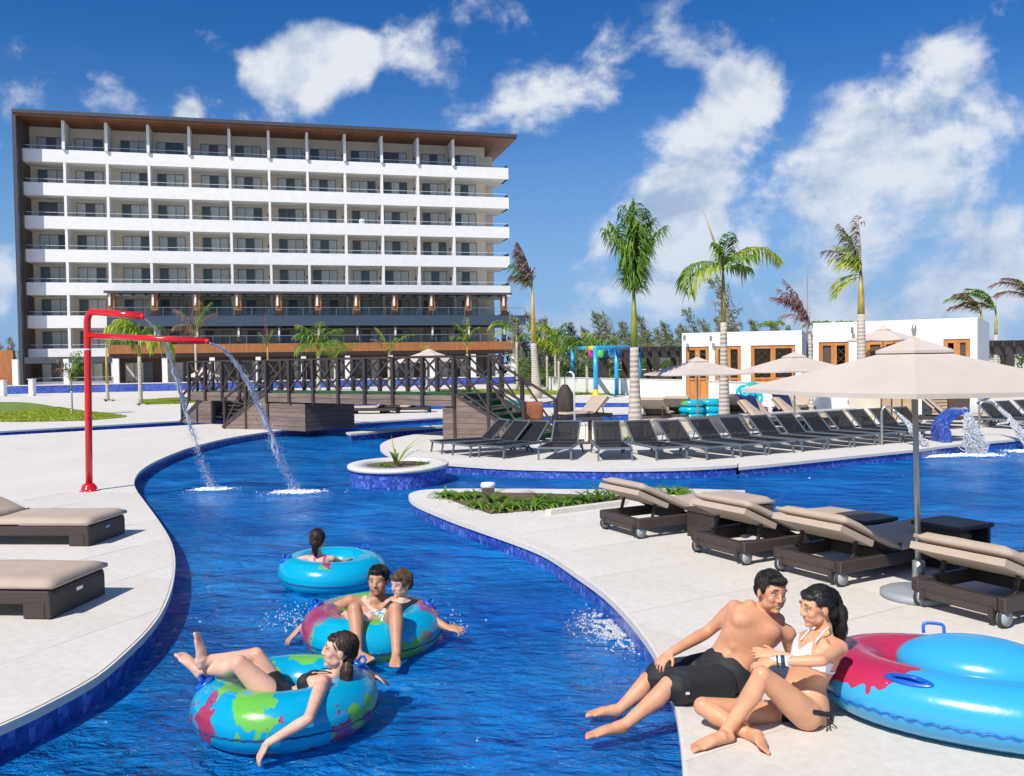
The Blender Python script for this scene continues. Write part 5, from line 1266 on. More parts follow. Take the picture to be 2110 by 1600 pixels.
# ------------------------------------------------------------------ inner tubes
def tube_material(name, seed, green=.5, mag=.5, base=(.0, .40, .58)):
    t = Mt(name); oc = t.tc.outputs['Object']
    mp = t.n('ShaderNodeMapping'); mp.inputs['Location'].default_value = (seed, seed * .7, 0); t.L.new(oc, mp.inputs[0])
    n1 = t.n('ShaderNodeTexNoise'); n1.inputs['Scale'].default_value = 3.0; n1.inputs['Detail'].default_value = 3.5; n1.inputs['Roughness'].default_value = .62; t.L.new(mp.outputs[0], n1.inputs['Vector'])
    n2 = t.n('ShaderNodeTexNoise'); n2.inputs['Scale'].default_value = 1.7; n2.inputs['Detail'].default_value = 3; t.L.new(mp.outputs[0], n2.inputs['Vector'])
    n3 = t.n('ShaderNodeTexVoronoi'); n3.inputs['Scale'].default_value = 38; t.L.new(oc, n3.inputs['Vector'])
    land = t.ramp(n1.outputs[0], [(0, (0, 0, 0)), (green, (0, 0, 0)), (green + .004, (1, 1, 1))], 'CONSTANT')
    kind = t.ramp(n2.outputs[0], [(0, (.09, .44, .05)), (.47, (.15, .46, .06)), (mag, (.26, .09, .22)), (mag + .07, (.34, .03, .08))])
    dots = t.ramp(n3.outputs['Distance'], [(.22, (.30, .08, .03)), (.27, (1, 1, 1))], 'CONSTANT')
    kd = t.mix(t.ramp(n2.outputs[0], [(.44, (0, 0, 0)), (.46, (.8, .8, .8)), (.52, (.8, .8, .8)), (.54, (0, 0, 0))]), kind, dots, 'MULTIPLY')
    c = t.mix(land, base, kd)
    t.col(c); t.set(Roughness=.22); t.b.inputs['Coat Weight'].default_value = .3; t.bump(t.noise(9, 3), .12, .02); return t.m
plainT = simple('turquoise_vinyl', (.0, .42, .60), .22, var=.08, scale=2, bump=.12, bscale=9)
def ring_tube(label, loc, R0, r, mat, tilt=(0, 0), rz=0, handles=(0.6, 2.5, 4.0), name='inner_tube', group='inflatable rings on the water', seam=True, flat=.92, cat='pool float'):
    t = thing(name, label, cat, loc, rz, group); t.rotation_euler = (tilt[0], tilt[1], rz)
    n, m = 72, 28; vs = []; fs = []
    for i in range(n):
        a = 2 * math.pi * i / n
        for k in range(m):
            b = 2 * math.pi * k / m; rr_ = r * (1 + .012 * math.sin(a * 36) * max(0, math.cos(b * 1.0)) ** 6)
            x = (R0 + rr_ * math.cos(b)); vs.append((x * math.cos(a), x * math.sin(a), rr_ * flat * math.sin(b)))
    for i in range(n):
        for k in range(m): fs.append((i * m + k, ((i + 1) % n) * m + k, ((i + 1) % n) * m + (k + 1) % m, i * m + (k + 1) % m))
    MB().add(vs, fs, True).build('ring', mat, t)
    if seam:
        q = []
        for i in range(144): a = 2 * math.pi * i / 144; e = .003 * math.sin(i * 2.1); q.append(((R0 + r * .985) * math.cos(a), (R0 + r * .985) * math.sin(a), -.035 * (r / .2) + e))
        MB().tube(q, .005, 5, closed=True).build('seam', M['navy'], t)
    for h in handles:
        c, s = math.cos(h), math.sin(h); bt = 1.0; x0 = R0 + r * math.cos(bt); z0 = r * flat * math.sin(bt)
        rot = Matrix.Rotation(h, 4, 'Z')
        pm = MB(); pm.M = rot @ Matrix.Translation((x0, 0, z0)) @ Matrix.Rotation(math.pi / 2 - bt, 4, 'Y')
        pm.lathe([(0, .014), (.055, .013), (.066, .005), (.066, -.004)], 18); p_ = pm.build('handle_patch', M['hblue'], t)
        hm = MB(); hm.M = pm.M; hm.tube([(0, -.05, .01), (0, -.045, .045), (0, 0, .055), (0, .045, .045), (0, .05, .01)], .009, 7); hm.build('grip', M['hblue'], p_)
    return t
M['hblue'] = simple('royal_blue_rubber', (.005, .10, .50), .3)
# ------------------------------------------------------------------ people
def skin_mat(name, rough=.42):
    t = Mt(name); a = t.n('ShaderNodeAttribute', attribute_name='Col'); nz = t.noise(14, 5, .6)
    c = t.mix(1, a.outputs['Color'], t.ramp(nz, [(.25, (.86, .80, .79)), (.55, (.98, .97, .97)), (.8, (1.04, 1.03, 1.02))]), 'MULTIPLY'); t.col(c)
    rg = t.ramp(t.noise(7, 4, .6), [(.3, (.36, .36, .36)), (.7, (.60, .60, .60))]); t.L.new(rg, t.b.inputs['Roughness']); t.b.inputs['Specular IOR Level'].default_value = .35; t.b.inputs['Subsurface Weight'].default_value = .12; t.b.inputs['Subsurface Scale'].default_value = .02; t.b.inputs['Subsurface Radius'].default_value = (1, .35, .2)
    t.bump(t.noise(160, 3), .08, .002); return t.m
M['skin'] = skin_mat('skin')
def hair_mat(name, a, b):
    t = Mt(name); nz = t.noise(24, 5, .6, .4, vscale=(1, 1, .18)); t.col(t.ramp(nz, [(.35, a), (.68, b)])); t.set(Roughness=.50); t.bump(nz, .6, .012); return t.m
M['hblack'] = hair_mat('black_hair', (.008, .007, .007), (.03, .025, .022)); M['hbrown'] = hair_mat('dark_brown_hair', (.02, .011, .008), (.07, .04, .027)); M['hlight'] = hair_mat('light_brown_hair', (.09, .05, .025), (.22, .13, .06))
M['eyewhite'] = simple('eye_white', (.50, .47, .44), .2, var=.02); M['iris'] = simple('dark_iris', (.02, .012, .008), .1)

def remesh(mb, vox, smooth=3):
    me = mb.mesh('tmp'); o = bpy.data.objects.new('tmp', me); COL.objects.link(o)
    m = o.modifiers.new('r', 'REMESH'); m.mode = 'VOXEL'; m.voxel_size = vox; m.use_smooth_shade = True
    if smooth: s = o.modifiers.new('s', 'SMOOTH'); s.iterations = smooth; s.factor = .5
    dg = bpy.context.evaluated_depsgraph_get(); ev = o.evaluated_get(dg); out = bpy.data.meshes.new_from_object(ev)
    bpy.data.objects.remove(o); bpy.data.meshes.remove(me); return out
def verts(me):
    a = np.empty(len(me.vertices) * 3, np.float32); me.vertices.foreach_get('co', a); return a.reshape(-1, 3)
def normals(me):
    a = np.empty(len(me.vertices) * 3, np.float32); me.vertices.foreach_get('normal', a); return a.reshape(-1, 3)
def shell(me, mask, off, name, mat, parent):
    """cloth cut from the body surface and lifted off it"""
    v = verts(me) + normals(me) * off; ids = np.cumsum(mask) - 1; fs = []
    for p in me.polygons:
        if all(mask[i] for i in p.vertices): fs.append([int(ids[i]) for i in p.vertices])
    if not fs: return None
    m2 = bpy.data.meshes.new(name); m2.from_pydata(v[mask].tolist(), [], fs); m2.materials.append(M[mat]); m2.polygons.foreach_set('use_smooth', [True] * len(fs)); o = link(name, m2, parent)
    s = o.modifiers.new('thickness', 'SOLIDIFY'); s.thickness = .004; s.offset = -1; return o
def frame(f, u):
    f = Vector(f).normalized(); u = Vector(u); x = f.cross(u).normalized(); u = x.cross(f).normalized()
    return Matrix(((x.x, f.x, u.x), (x.y, f.y, u.y), (x.z, f.z, u.z)))        # local x = person's right, y = forward, z = up

class Person:
    def __init__(s, label, org, skin=(.62, .36, .24), sex='m', k=1.0, hair='hblack', lips=None, stubble=0.0, cat='person'):
        s.t = thing('person', label, cat, org); s.o = Vector(org); s.mb = MB(); s.skin = skin; s.sex = sex; s.k = k; s.hair = hair
        s.lips = lips or ((.50, .16, .14) if sex == 'f' else (.42, .19, .15)); s.stubble = stubble; s.marks = []; s.keep = []; s.warm = []
    def w(s, p): return Vector(p) - s.o
    def ball(s, c, r, Mx=None): s.mb.ball(s.w(c), tuple(x * s.k for x in r) if hasattr(r, '__len__') else r * s.k, Mx)
    def limb(s, pts, rad, side=None): s.mb.limb([s.w(p) for p in pts], [(x[0] * s.k, x[1] * s.k) if hasattr(x, '__len__') else x * s.k for x in rad], 16, side)
    def torso(s, pel, waist, chest, neck, hipdir, shdir, fwd, w=1.0):
        """fwd: the way the belly faces"""
        f = s.sex == 'f'; hd, sd = Vector(hipdir).normalized(), Vector(shdir).normalized()
        rows = [(pel - (chest - pel).normalized() * .05 * s.k, .125 if f else .12, .095, hd), (pel, .158 if f else .15, .112, hd), (pel.lerp(waist, .5), .142 if f else .142, .102, hd),
                (waist, .112 if f else .132, .088, hd.lerp(sd, .5)), (waist.lerp(chest, .5), .125 if f else .152, .098, sd), (chest, .142 if f else .175, .108, sd), (chest.lerp(neck, .45), .135 if f else .17, .092, sd), (chest.lerp(neck, .78), .085 if f else .10, .065, sd)]
        pts = smooth_curve([r[0] for r in rows], 3); rr = smooth_curve([Vector((r[1] * w, r[2] * w, 0)) for r in rows], 3); sdv = smooth_curve([r[3] for r in rows], 3)
        vs = []; n = 24
        for i, p in enumerate(pts):
            d = (pts[min(i + 1, len(pts) - 1)] - pts[max(i - 1, 0)]).normalized(); a = (sdv[i] - d * sdv[i].dot(d)).normalized(); b = d.cross(a)
            for k in range(n): t = 2 * math.pi * k / n; c, q = math.cos(t), math.sin(t); e = .82; vs.append(s.w(p) + a * (rr[i].x * s.k * abs(c) ** e * (1 if c > 0 else -1)) + b * (rr[i].y * s.k * abs(q) ** e * (1 if q > 0 else -1)))
        fs = [(i * n + k, i * n + (k + 1) % n, (i + 1) * n + (k + 1) % n, (i + 1) * n + k) for i in range(len(pts) - 1) for k in range(n)] + [tuple(reversed(range(n))), tuple((len(pts) - 1) * n + k for k in range(n))]
        s.mb.add(vs, fs, True)
        F = Vector(fwd).normalized(); up = (chest - waist).normalized(); F = (F - up * F.dot(up)).normalized(); s.F, s.upT, s.sd, s.chest, s.waist, s.pel, s.neck, s.hd = F, up, sd, chest, waist, pel, neck, hd
        k = s.k * w
        Mx = Matrix((( sd.x, F.x, up.x), (sd.y, F.y, up.y), (sd.z, F.z, up.z)))
        for q in (-1, 1):
            if f and s.k > .9: s.ball(chest + sd * q * .068 * k + F * .082 * k - up * .012, (.056, .052, .058), Mx); s.ball(chest + sd * q * .07 * k + F * .06 * k + up * .03, (.055, .04, .06), Mx)
            elif s.k > .9:
                s.ball(chest + sd * q * .075 * k + F * .058 * k + up * .022 * k, (.088, .054, .066), Mx)
                for j in range(3): s.ball(waist + sd * q * .037 * k + F * .066 * k + up * (.12 - .07 * j) * k, (.036, .026, .036), Mx)
            s.limb([neck - up * .035 * k + sd * q * .03 * k - F * .015, chest + up * (.11 if not f else .07) * k + sd * q * (.10 if not f else .06) * k - F * .01], [.04 if not f else .03] * 2)     # trapezius
        for q in (-1, 1): s.ball(pel + hd * q * .075 * k - F * .055 * k - up * .03 * k, (.085, .075, .09))
    def arm(s, sh, el, wr, th=1.0, deltoid=True):
        f = s.sex == 'f'; a = .82 if f else 1.0; a *= th
        s.warm += [(sh, .075), (el, .05)]
        if deltoid: s.ball(sh, (.056 * a,) * 3)
        m = sh.lerp(el, .45); s.limb([sh, sh.lerp(el, .25), m, sh.lerp(el, .8), el], [.050 * a, .051 * a, .047 * a, .039 * a, .038 * a])
        s.limb([el, el.lerp(wr, .25), el.lerp(wr, .6), wr], [.038 * a, .041 * a, .033 * a, (.028 * a, .022 * a)])
    def hand(s, wr, d, n, curl=.35, spread=.18, thumb=1, L=.18, point=None):
        """d: fingers' direction, n: out of the back of the hand, thumb: side sign"""
        s.keep.append(Vector(wr) + Vector(d).normalized() * .09); k = s.k * (L / .18) * (.92 if s.sex == 'f' else 1.0); d = Vector(d).normalized(); n = Vector(n); n = (n - d * n.dot(d)).normalized(); sd = d.cross(n) * thumb
        wr = Vector(wr)
        Mx = Matrix(((sd.x, d.x, n.x), (sd.y, d.y, n.y), (sd.z, d.z, n.z)))
        s.mb.ball(s.w(wr + d * .048 * k), (.040 * k, .054 * k, .016 * k), Mx); s.mb.ball(s.w(wr + d * .072 * k), (.041 * k, .026 * k, .014 * k), Mx); s.mb.limb([s.w(wr), s.w(wr + d * .035 * k)], [(.024 * k, .020 * k), (.026 * k, .015 * k)], 12)
        for i, (o, l) in enumerate(((.030, .070), (.011, .078), (-.009, .073), (-.028, .058))):
            p = wr + d * .078 * k + sd * o * k; a = (o / .03) * spread; dd = (d * math.cos(a) + sd * math.sin(a)).normalized(); pts = [p]; c = curl * (1 + .12 * i)
            for j, fr in enumerate((.45, .32, .23)):
                ang = c * (j + .35); v = dd * math.cos(ang) - n * math.sin(ang); p = p + v * (l * fr * k); pts.append(p)
            s.mb.limb([s.w(q) for q in pts], [.0092 * k, .0086 * k, .0078 * k, .0068 * k], 10)
        p = wr + d * .028 * k + sd * .028 * k; q1 = p + (sd * .8 + d * .65 - n * .25).normalized() * .036 * k; q2 = q1 + (sd * .45 + d * .85 - n * .35).normalized() * .032 * k
        s.mb.limb([s.w(wr + d * .012 * k + sd * .012 * k), s.w(p), s.w(q1), s.w(q2)], [.015 * k, .0135 * k, .0105 * k, .0082 * k], 10)
    def leg(s, hip, kn, an, th=1.0, calf_back=None):
        f = s.sex == 'f'; a = (.96 if f else 1.0) * th
        s.limb([hip, hip.lerp(kn, .3), hip.lerp(kn, .65), kn], [.088 * a, .084 * a, .067 * a, .053 * a])
        cb = Vector(calf_back).normalized() * .014 * s.k if calf_back is not None else Vector((0, 0, 0))
        s.limb([kn, kn.lerp(an, .12) + cb * .3, kn.lerp(an, .32) + cb, kn.lerp(an, .62) + cb * .5, an], [.053 * a, .052 * a, .056 * a, .043 * a, .034 * a]); s.ball(kn, (.054 * a,) * 3); s.warm.append((kn, .075))
    def foot(s, an, heel, toe, up, L=None):
        """foot from the heel to the toes; up = instep direction"""
        an, heel, toe = Vector(an), Vector(heel), Vector(toe); s.warm += [(toe, .07), (heel, .06)]; d = (toe - heel).normalized(); L = (toe - heel).length; u = Vector(up); u = (u - d * u.dot(d)).normalized(); sd = d.cross(u); k = s.k * (.92 if s.sex == 'f' else 1)
        P_ = lambda x, y, z: heel + d * (x * L) + sd * y * k + u * z * k
        s.limb([P_(.07, 0, .028), P_(.28, 0, .034), P_(.52, 0, .032), P_(.78, 0, .018)], [(.029, .027), (.031, .033), (.038, .028), (.045, .016)], side=sd)
        s.limb([an, P_(.26, 0, .04)], [.034, .033]); s.limb([an.lerp(P_(.26, 0, .04), .3), P_(.6, 0, .028)], [.030, .022])
        for i, (y, x, r) in enumerate(((-.030, 1.0, .0125), (-.010, .985, .0092), (.007, .965, .0088), (.022, .935, .0084), (.036, .90, .0082))):
            y *= getattr(s, 'fs', 1); s.mb.limb([s.w(P_(.74, y * .8, .016)), s.w(P_(x * .92, y, .018)), s.w(P_(x, y, .012))], [r * 1.05 * k, r * k, r * k], 10)
    def head(s, c, f, u, hk=1.0, smile=True):
        s.hM = frame(f, u); s.hc = Vector(c); s.hk = hk * s.k; s.smile = smile; k = s.hk; Mx = s.hM
        P_ = lambda x, y, z: s.hc + Mx @ Vector((x, y, z)) * k
        B = lambda p, r: s.mb.ball(s.w(P_(*p)), tuple(q * k for q in r), Mx, 20, 14)
        jw = .94 if s.sex == 'f' else 1.0
        B((0, -.012, .030), (.074, .094, .086)); B((0, .026, .020), (.066, .062, .070)); B((0, .030, -.030), (.056 * jw, .055, .066)); B((0, .052, -.078), (.034 * jw, .030, .026))
        for q in (-1, 1):
            B((q * .038 * jw, .026, -.060), (.022, .036, .026)); B((q * .034, .060, -.020), (.026, .022, .026)); B((q * .030 * jw, .050, -.046), (.028, .028, .034)); B((q * .076, -.008, -.004), (.008, .019, .030)); B((q * .028, .071, .036), (.030, .015, .012)); B((q * .010, .094, -.022), (.0095, .010, .009))
        s.mb.limb([s.w(P_(0, .082, .022)), s.w(P_(0, .094, .000)), s.w(P_(0, .100, -.018))], [.0085 * k, .010 * k, .0110 * k], 10)
        B((0, .077, -.046), (.026, .012, .013)); B((0, .079, -.0545), (.022, .0085, .0050)); B((0, .077, -.0660), (.019, .0085, .0055)); B((0, .074, -.088), (.020, .014, .014))
        s.mb.limb([s.w(P_(0, -.035, -.03)), s.w(P_(0, -.02, -.075)), s.w(s.neck.lerp(P_(0, -.02, -.075), .3)), s.w(s.neck - s.upT * .05 * k)], [(.052 if s.sex == 'm' else .043) * s.k, (.054 if s.sex == 'm' else .043) * s.k, (.058 if s.sex == 'm' else .045) * s.k, (.07 if s.sex == 'm' else .055) * s.k], 16)
    def local(s, v): return (v + np.array(s.o) - np.array(s.hc)) @ np.array(s.hM) / s.hk
    def finish(s, vox=.0055, smooth=5):
        me = remesh(s.mb, vox, smooth - 2); s.me = me; v = verts(me).astype(np.float64); n = len(v)
        # let the muscles of the trunk flow into each other
        if hasattr(s, 'pel'):
            a, b = np.array(s.w(s.pel)), np.array(s.w(s.neck)); ab = b - a; t_ = np.clip(((v - a) @ ab) / (ab @ ab), 0, 1); d = np.linalg.norm(v - a - t_[:, None] * ab, axis=1) / s.k
            wgt = np.clip((.27 - d) / .07, 0, 1)
            if hasattr(s, 'hc'): wgt *= np.clip((np.linalg.norm(v + np.array(s.o) - np.array(s.hc), axis=1) / s.hk - .125) / .04, 0, 1)
            for q in s.keep: wgt *= np.clip((np.linalg.norm(v + np.array(s.o) - np.array(q), axis=1) / s.k - .13) / .05, 0, 1)
            e = np.empty(len(me.edges) * 2, np.int32); me.edges.foreach_get('vertices', e); e = e.reshape(-1, 2); deg = np.bincount(e.ravel(), minlength=n).astype(float)[:, None]
            its = int((.0145 if s.sex == 'm' else .0145) ** 2 / vox ** 2 * 4 * s.k ** 2)
            for _ in range(its):
                acc = np.stack([np.bincount(e[:, 0], v[e[:, 1], c], n) + np.bincount(e[:, 1], v[e[:, 0], c], n) for c in range(3)], 1) / deg
                v += (acc - v) * (.6 * wgt)[:, None]
            me.vertices.foreach_set('co', v.astype(np.float32).ravel()); me.update(); v = verts(me); c = np.ones((n, 4), np.float32); base = np.array(s.skin, np.float32)
        c[:, :3] = base
        # redder knees, hands, feet come from real skin variation: broad soft noise
        ph = np.sin(v[:, 0] * 23 + 1.3) * np.sin(v[:, 1] * 19 + .5) * np.sin(v[:, 2] * 21 + 2.1); c[:, :3] *= (1 + .05 * ph)[:, None] * np.array([1, .97, .95])
        if hasattr(s, 'hc'):
            h = s.local(v); x, y, z = h[:, 0], h[:, 1], h[:, 2]; ax = np.abs(x); hd_ = np.linalg.norm(h, axis=1) < .155; fr = (y > .045) & hd_
            def blend(m, col, a=1.0): c[:, :3] = c[:, :3] * (1 - m[:, None] * a) + np.array(col, np.float32) * m[:, None] * a
            lip = np.clip(1.25 - ((x / .025) ** 2 + ((z + .060) / .0125) ** 2), 0, 1) * fr; blend(np.clip(lip * 2, 0, 1), s.lips, .9)
            if s.smile: mo = ((x / .0185) ** 2 + ((z + .0600 - ax * .12) / .0042) ** 2 < 1) & fr; blend(mo.astype(np.float32), (.80, .78, .74), 1)
            else: mo = ((x / .020) ** 2 + ((z + .060) / .0016) ** 2 < 1) & fr; blend(mo.astype(np.float32), (.12, .03, .03), .8)
            hb = {'hblack': (.02, .015, .013), 'hbrown': (.05, .028, .02), 'hlight': (.18, .10, .05)}[s.hair]
            brow = (np.abs(z - .0415 + (ax - .03) ** 2 * 7) < .0042) & (ax > .012) & (ax < .050) & fr; blend(brow.astype(np.float32), hb, .85)
            sock = np.clip(1 - (((ax - .031) / .022) ** 2 + ((z - .014) / .013) ** 2), 0, 1) * fr; blend(sock, tuple(np.array(s.skin) * .6), .35)  # eyelid shade painted into the skin colour round the eyes
            lash = (np.abs(z - .0205 + (ax - .031) ** 2 * 14) < .0022) & (ax > .016) & (ax < .047) & fr; blend(lash.astype(np.float32), (.02, .012, .01), .85)
            ck = np.clip(1 - (((ax - .042) / .024) ** 2 + ((z + .018) / .022) ** 2), 0, 1) * fr; blend(ck, (s.skin[0] * 1.0, s.skin[1] * .72, s.skin[2] * .70), .4)
            if s.stubble: st = np.clip((-.034 - z) / .02, 0, 1) * (y > -.01) * (z > -.13) * hd_; blend(st.astype(np.float32), tuple(np.array(s.skin) * .35), s.stubble)
        for (p, r) in s.warm: s.marks.append((p, r, tuple(np.array(s.skin) * np.array([.98, .74, .70])), .45))
        for (p, r, col, a) in s.marks:
            d = np.linalg.norm(v + np.array(s.o) - np.array(p), axis=1); m = np.clip(1.6 - 1.6 * d / r, 0, 1)[:, None] * a; c[:, :3] = c[:, :3] * (1 - m) + np.array(col, np.float32) * m
        at = me.color_attributes.new('Col', 'FLOAT_COLOR', 'POINT'); at.data.foreach_set('color', np.clip(c, 0, 1).ravel()); me.materials.clear(); me.materials.append(M['skin'])
        me.polygons.foreach_set('use_smooth', [True] * len(me.polygons)); s.body = link('body', me, s.t)
        if hasattr(s, 'hc'):
            k = s.hk
            for q in (-1, 1):
                e = MB(); p = s.w(s.hc + s.hM @ Vector((q * .0305, .0715, .0125)) * k); e.ball(p, (.0125 * k, .0110 * k, .0052 * k), s.hM, 14, 10); eo = e.build('eye', M['eyewhite'], s.t)
                g = Vector((q * .0305 + getattr(s, 'gaze', 0) * .004, .0785, .0125)); e = MB(); e.ball(s.w(s.hc + s.hM @ g * k), (.0054 * k, .0045 * k, .0050 * k), s.hM, 12, 8); e.build('iris', M['iris'], eo)
        return s
    def hair_cap(s, blobs, strands=(), vox=.006, mat=None, amp=.004, n='hair', nst=1500, sl=.045):
        mb = MB(); k = s.hk
        for (p, r) in blobs: mb.ball(s.w(s.hc + s.hM @ Vector(p) * k), tuple(q * k for q in r), s.hM, 24, 16)
        for pts, rad in strands: mb.limb([s.w(s.hc + s.hM @ Vector(p) * k) if not isinstance(p, tuple) or len(p) == 3 and not isinstance(p[0], Vector) else p for p in pts], [r * k for r in rad], 12)
        me = remesh(mb, vox, 2); v = verts(me); nn = normals(me); h = s.local(v)
        # strand relief running back from the hairline
        ph = np.sin(np.arctan2(h[:, 0], h[:, 2] - .02) * 34 + 3 * np.sin(h[:, 1] * 40)) + .6 * np.sin(np.arctan2(h[:, 0], h[:, 2] + .01) * 71 + 2)
        v = v + nn * (ph * amp * .5)[:, None]; me.vertices.foreach_set('co', v.ravel()); me.update()
        me.materials.clear(); me.materials.append(M[mat or s.hair]); me.polygons.foreach_set('use_smooth', [True] * len(me.polygons)); s.hairo = link(n, me, s.t)
        if nst:
            rr = random.Random(5); mb = MB(); W3 = np.array(s.hM); v = verts(me).astype(float); nn = normals(me).astype(float); h = s.local(v); tails = [[np.array(p) for p in pts] for pts, _ in strands]
            for _ in range(nst):
                i = rr.randrange(len(v)); p = h[i].copy()
                if tails and p[1] > .05 and p[2] < .065: continue
                nl_ = nn[i] @ W3; pts = []; st = sl * rr.uniform(.6, 1.3) / 5
                for j in range(6):
                    pts.append(Vector(tuple((p + nl_ * (.0012 + .0010 * j * rr.random())) @ W3.T * s.hk + np.array(s.hc) - np.array(s.o))))
                    if tails:
                        best = min(((np.linalg.norm(p - t[q]), q, t) for t in tails for q in range(len(t) - 1)), key=lambda a: a[0]); d = (best[2][best[1] + 1] - best[2][best[1]]) if best[0] < .055 else best[2][0] - p + np.array((0, -.01, .0))
                    else: d = p - np.array((.02, -.05, .16)); d[1] += .02
                    d = d / (np.linalg.norm(d) + 1e-9); d = d - nl_ * (d @ nl_); d = d / (np.linalg.norm(d) + 1e-9); p = p + d * st + np.array((rr.gauss(0, .0007), rr.gauss(0, .0007), rr.gauss(0, .0007)))
                    # stay on the cap: pull toward the nearest sampled vertex normal plane
                    if j % 2: k_ = int(np.argmin(((h[::7] - p) ** 2).sum(1))) * 7; nl_ = nn[k_] @ W3; p = p - nl_ * ((p - h[k_]) @ nl_) + nl_ * .0015
                mb.tube(pts, [.0011 * s.hk, .0013 * s.hk, .0013 * s.hk, .0011 * s.hk, .0008 * s.hk, .0003 * s.hk], 3, cap=False)
            o = mb.build('hair_strands', [M[mat or s.hair]], s.hairo); o['kind'] = 'stuff'
        return s.hairo
V = Vector
SHORT = [((0, -.022, .047), (.080, .092, .082)), ((0, .040, .088), (.056, .044, .026)), ((0, -.055, .005), (.070, .058, .062)), ((-.062, -.01, .030), (.018, .045, .034)), ((.062, -.01, .030), (.018, .045, .034))]

# --- man sitting on the terrace edge, legs in the water
def man_edge():
    pel, waist, chest, neck = P(1487, 1392, 5.42), P(1515, 1345, 5.42), P(1553, 1293, 5.40), P(1578, 1254, 5.42)
    s = Person('shirtless man in black swim shorts sitting on the pool edge, feet in the water', (pel.x, pel.y, .006), (.66, .345, .20), 'm', 1.0, 'hblack')
    shd = (P(1622, 1302, 5.40) - P(1513, 1252, 5.40)).normalized(); hipd = V((.55, -.75, -.18))
    s.torso(pel, waist, chest, neck, hipd, shd, V((-.15, -1, .12)))
    shL, shR = P(1514, 1254, 5.45), P(1622, 1306, 5.42)
    for q in (shL, shR): s.limb([chest.lerp(neck, .35), q], [.075, .054])
    el, wr = P(1459, 1302, 5.55), P(1383, 1345, 5.36); s.arm(shL, el, wr); s.hand(wr, P(1350, 1374, 5.28) - wr, V((-.25, -.25, 1)), .5, .2, -1)
    el2, wr2 = P(1652, 1392, 5.58), P(1648, 1450, 5.62); s.arm(shR, el2, wr2); s.hand(wr2, V((.7, .3, -.25)), V((0, 0, 1)), .1, .25, 1)
    h1, h2 = P(1478, 1412, 5.28), P(1466, 1382, 5.55); k1, k2 = P(1378, 1412, 5.12), P(1334, 1403, 5.50); a1, a2 = P(1290, 1492, 5.08), P(1276, 1462, 5.42)
    s.leg(h1, k1, a1, 1.0, V((.5, .3, -1))); s.leg(h2, k2, a2, 1.0, V((.5, .3, -1)))
    s.foot(a1, P(1290, 1512, 5.08), P(1206, 1522, 5.0), V((-.2, 0, 1))); s.foot(a2, P(1276, 1478, 5.42), P(1208, 1476, 5.40), V((-.2, 0, 1)))
    s.head(P(1589, 1221, 5.36), V((.30, -.92, -.12)), V((.10, -.05, 1)), 1.03, True); s.gaze = -1
    F = s.F; up = s.upT; sd = s.sd
    s.marks = [(chest + sd * .085 * q + F * .12 + up * -.01, .012, (.35, .14, .10), .8) for q in (-1, 1)] + [(waist + F * .10 - up * .05, .009, (.25, .12, .08), .8)]
    s.finish(.0052); s.hair_cap(SHORT, amp=.0015)
    # shorts: loose legs open at the hem
    mb = MB(); w = s.w
    mb.limb([w(pel.lerp(waist, .28)), w(pel), w(pel - (waist - pel) * .35)], [(.168, .128), (.180, .142), (.16, .13)], 24, Vector(hipd))
    for (h, k_, wd) in ((h1, k1, 1), (h2, k2, 1)): mb.limb([w(h), w(h.lerp(k_, .4)), w(h.lerp(k_, .80))], [.115, .108, .104], 20)
    me = remesh(mb, .008, 4); v = verts(me); nn = normals(me)
    v += nn * (.0035 * np.sin(v[:, 0] * 38 + v[:, 2] * 60 + 6 * np.sin(v[:, 1] * 17)))[:, None]; me.vertices.foreach_set('co', v.ravel())
    me.materials.clear(); me.materials.append(M['black']); me.polygons.foreach_set('use_smooth', [True] * len(me.polygons)); o = link('swim_shorts', me, s.t)
    d = (k1 - h1).normalized(); p = w(h1.lerp(k1, .76)) + V((.02, -.107, -.01)); MB().cbox(p, (.022, .003, .014)).build('small_white_tag', M['white'], o)
    return s
man_edge()

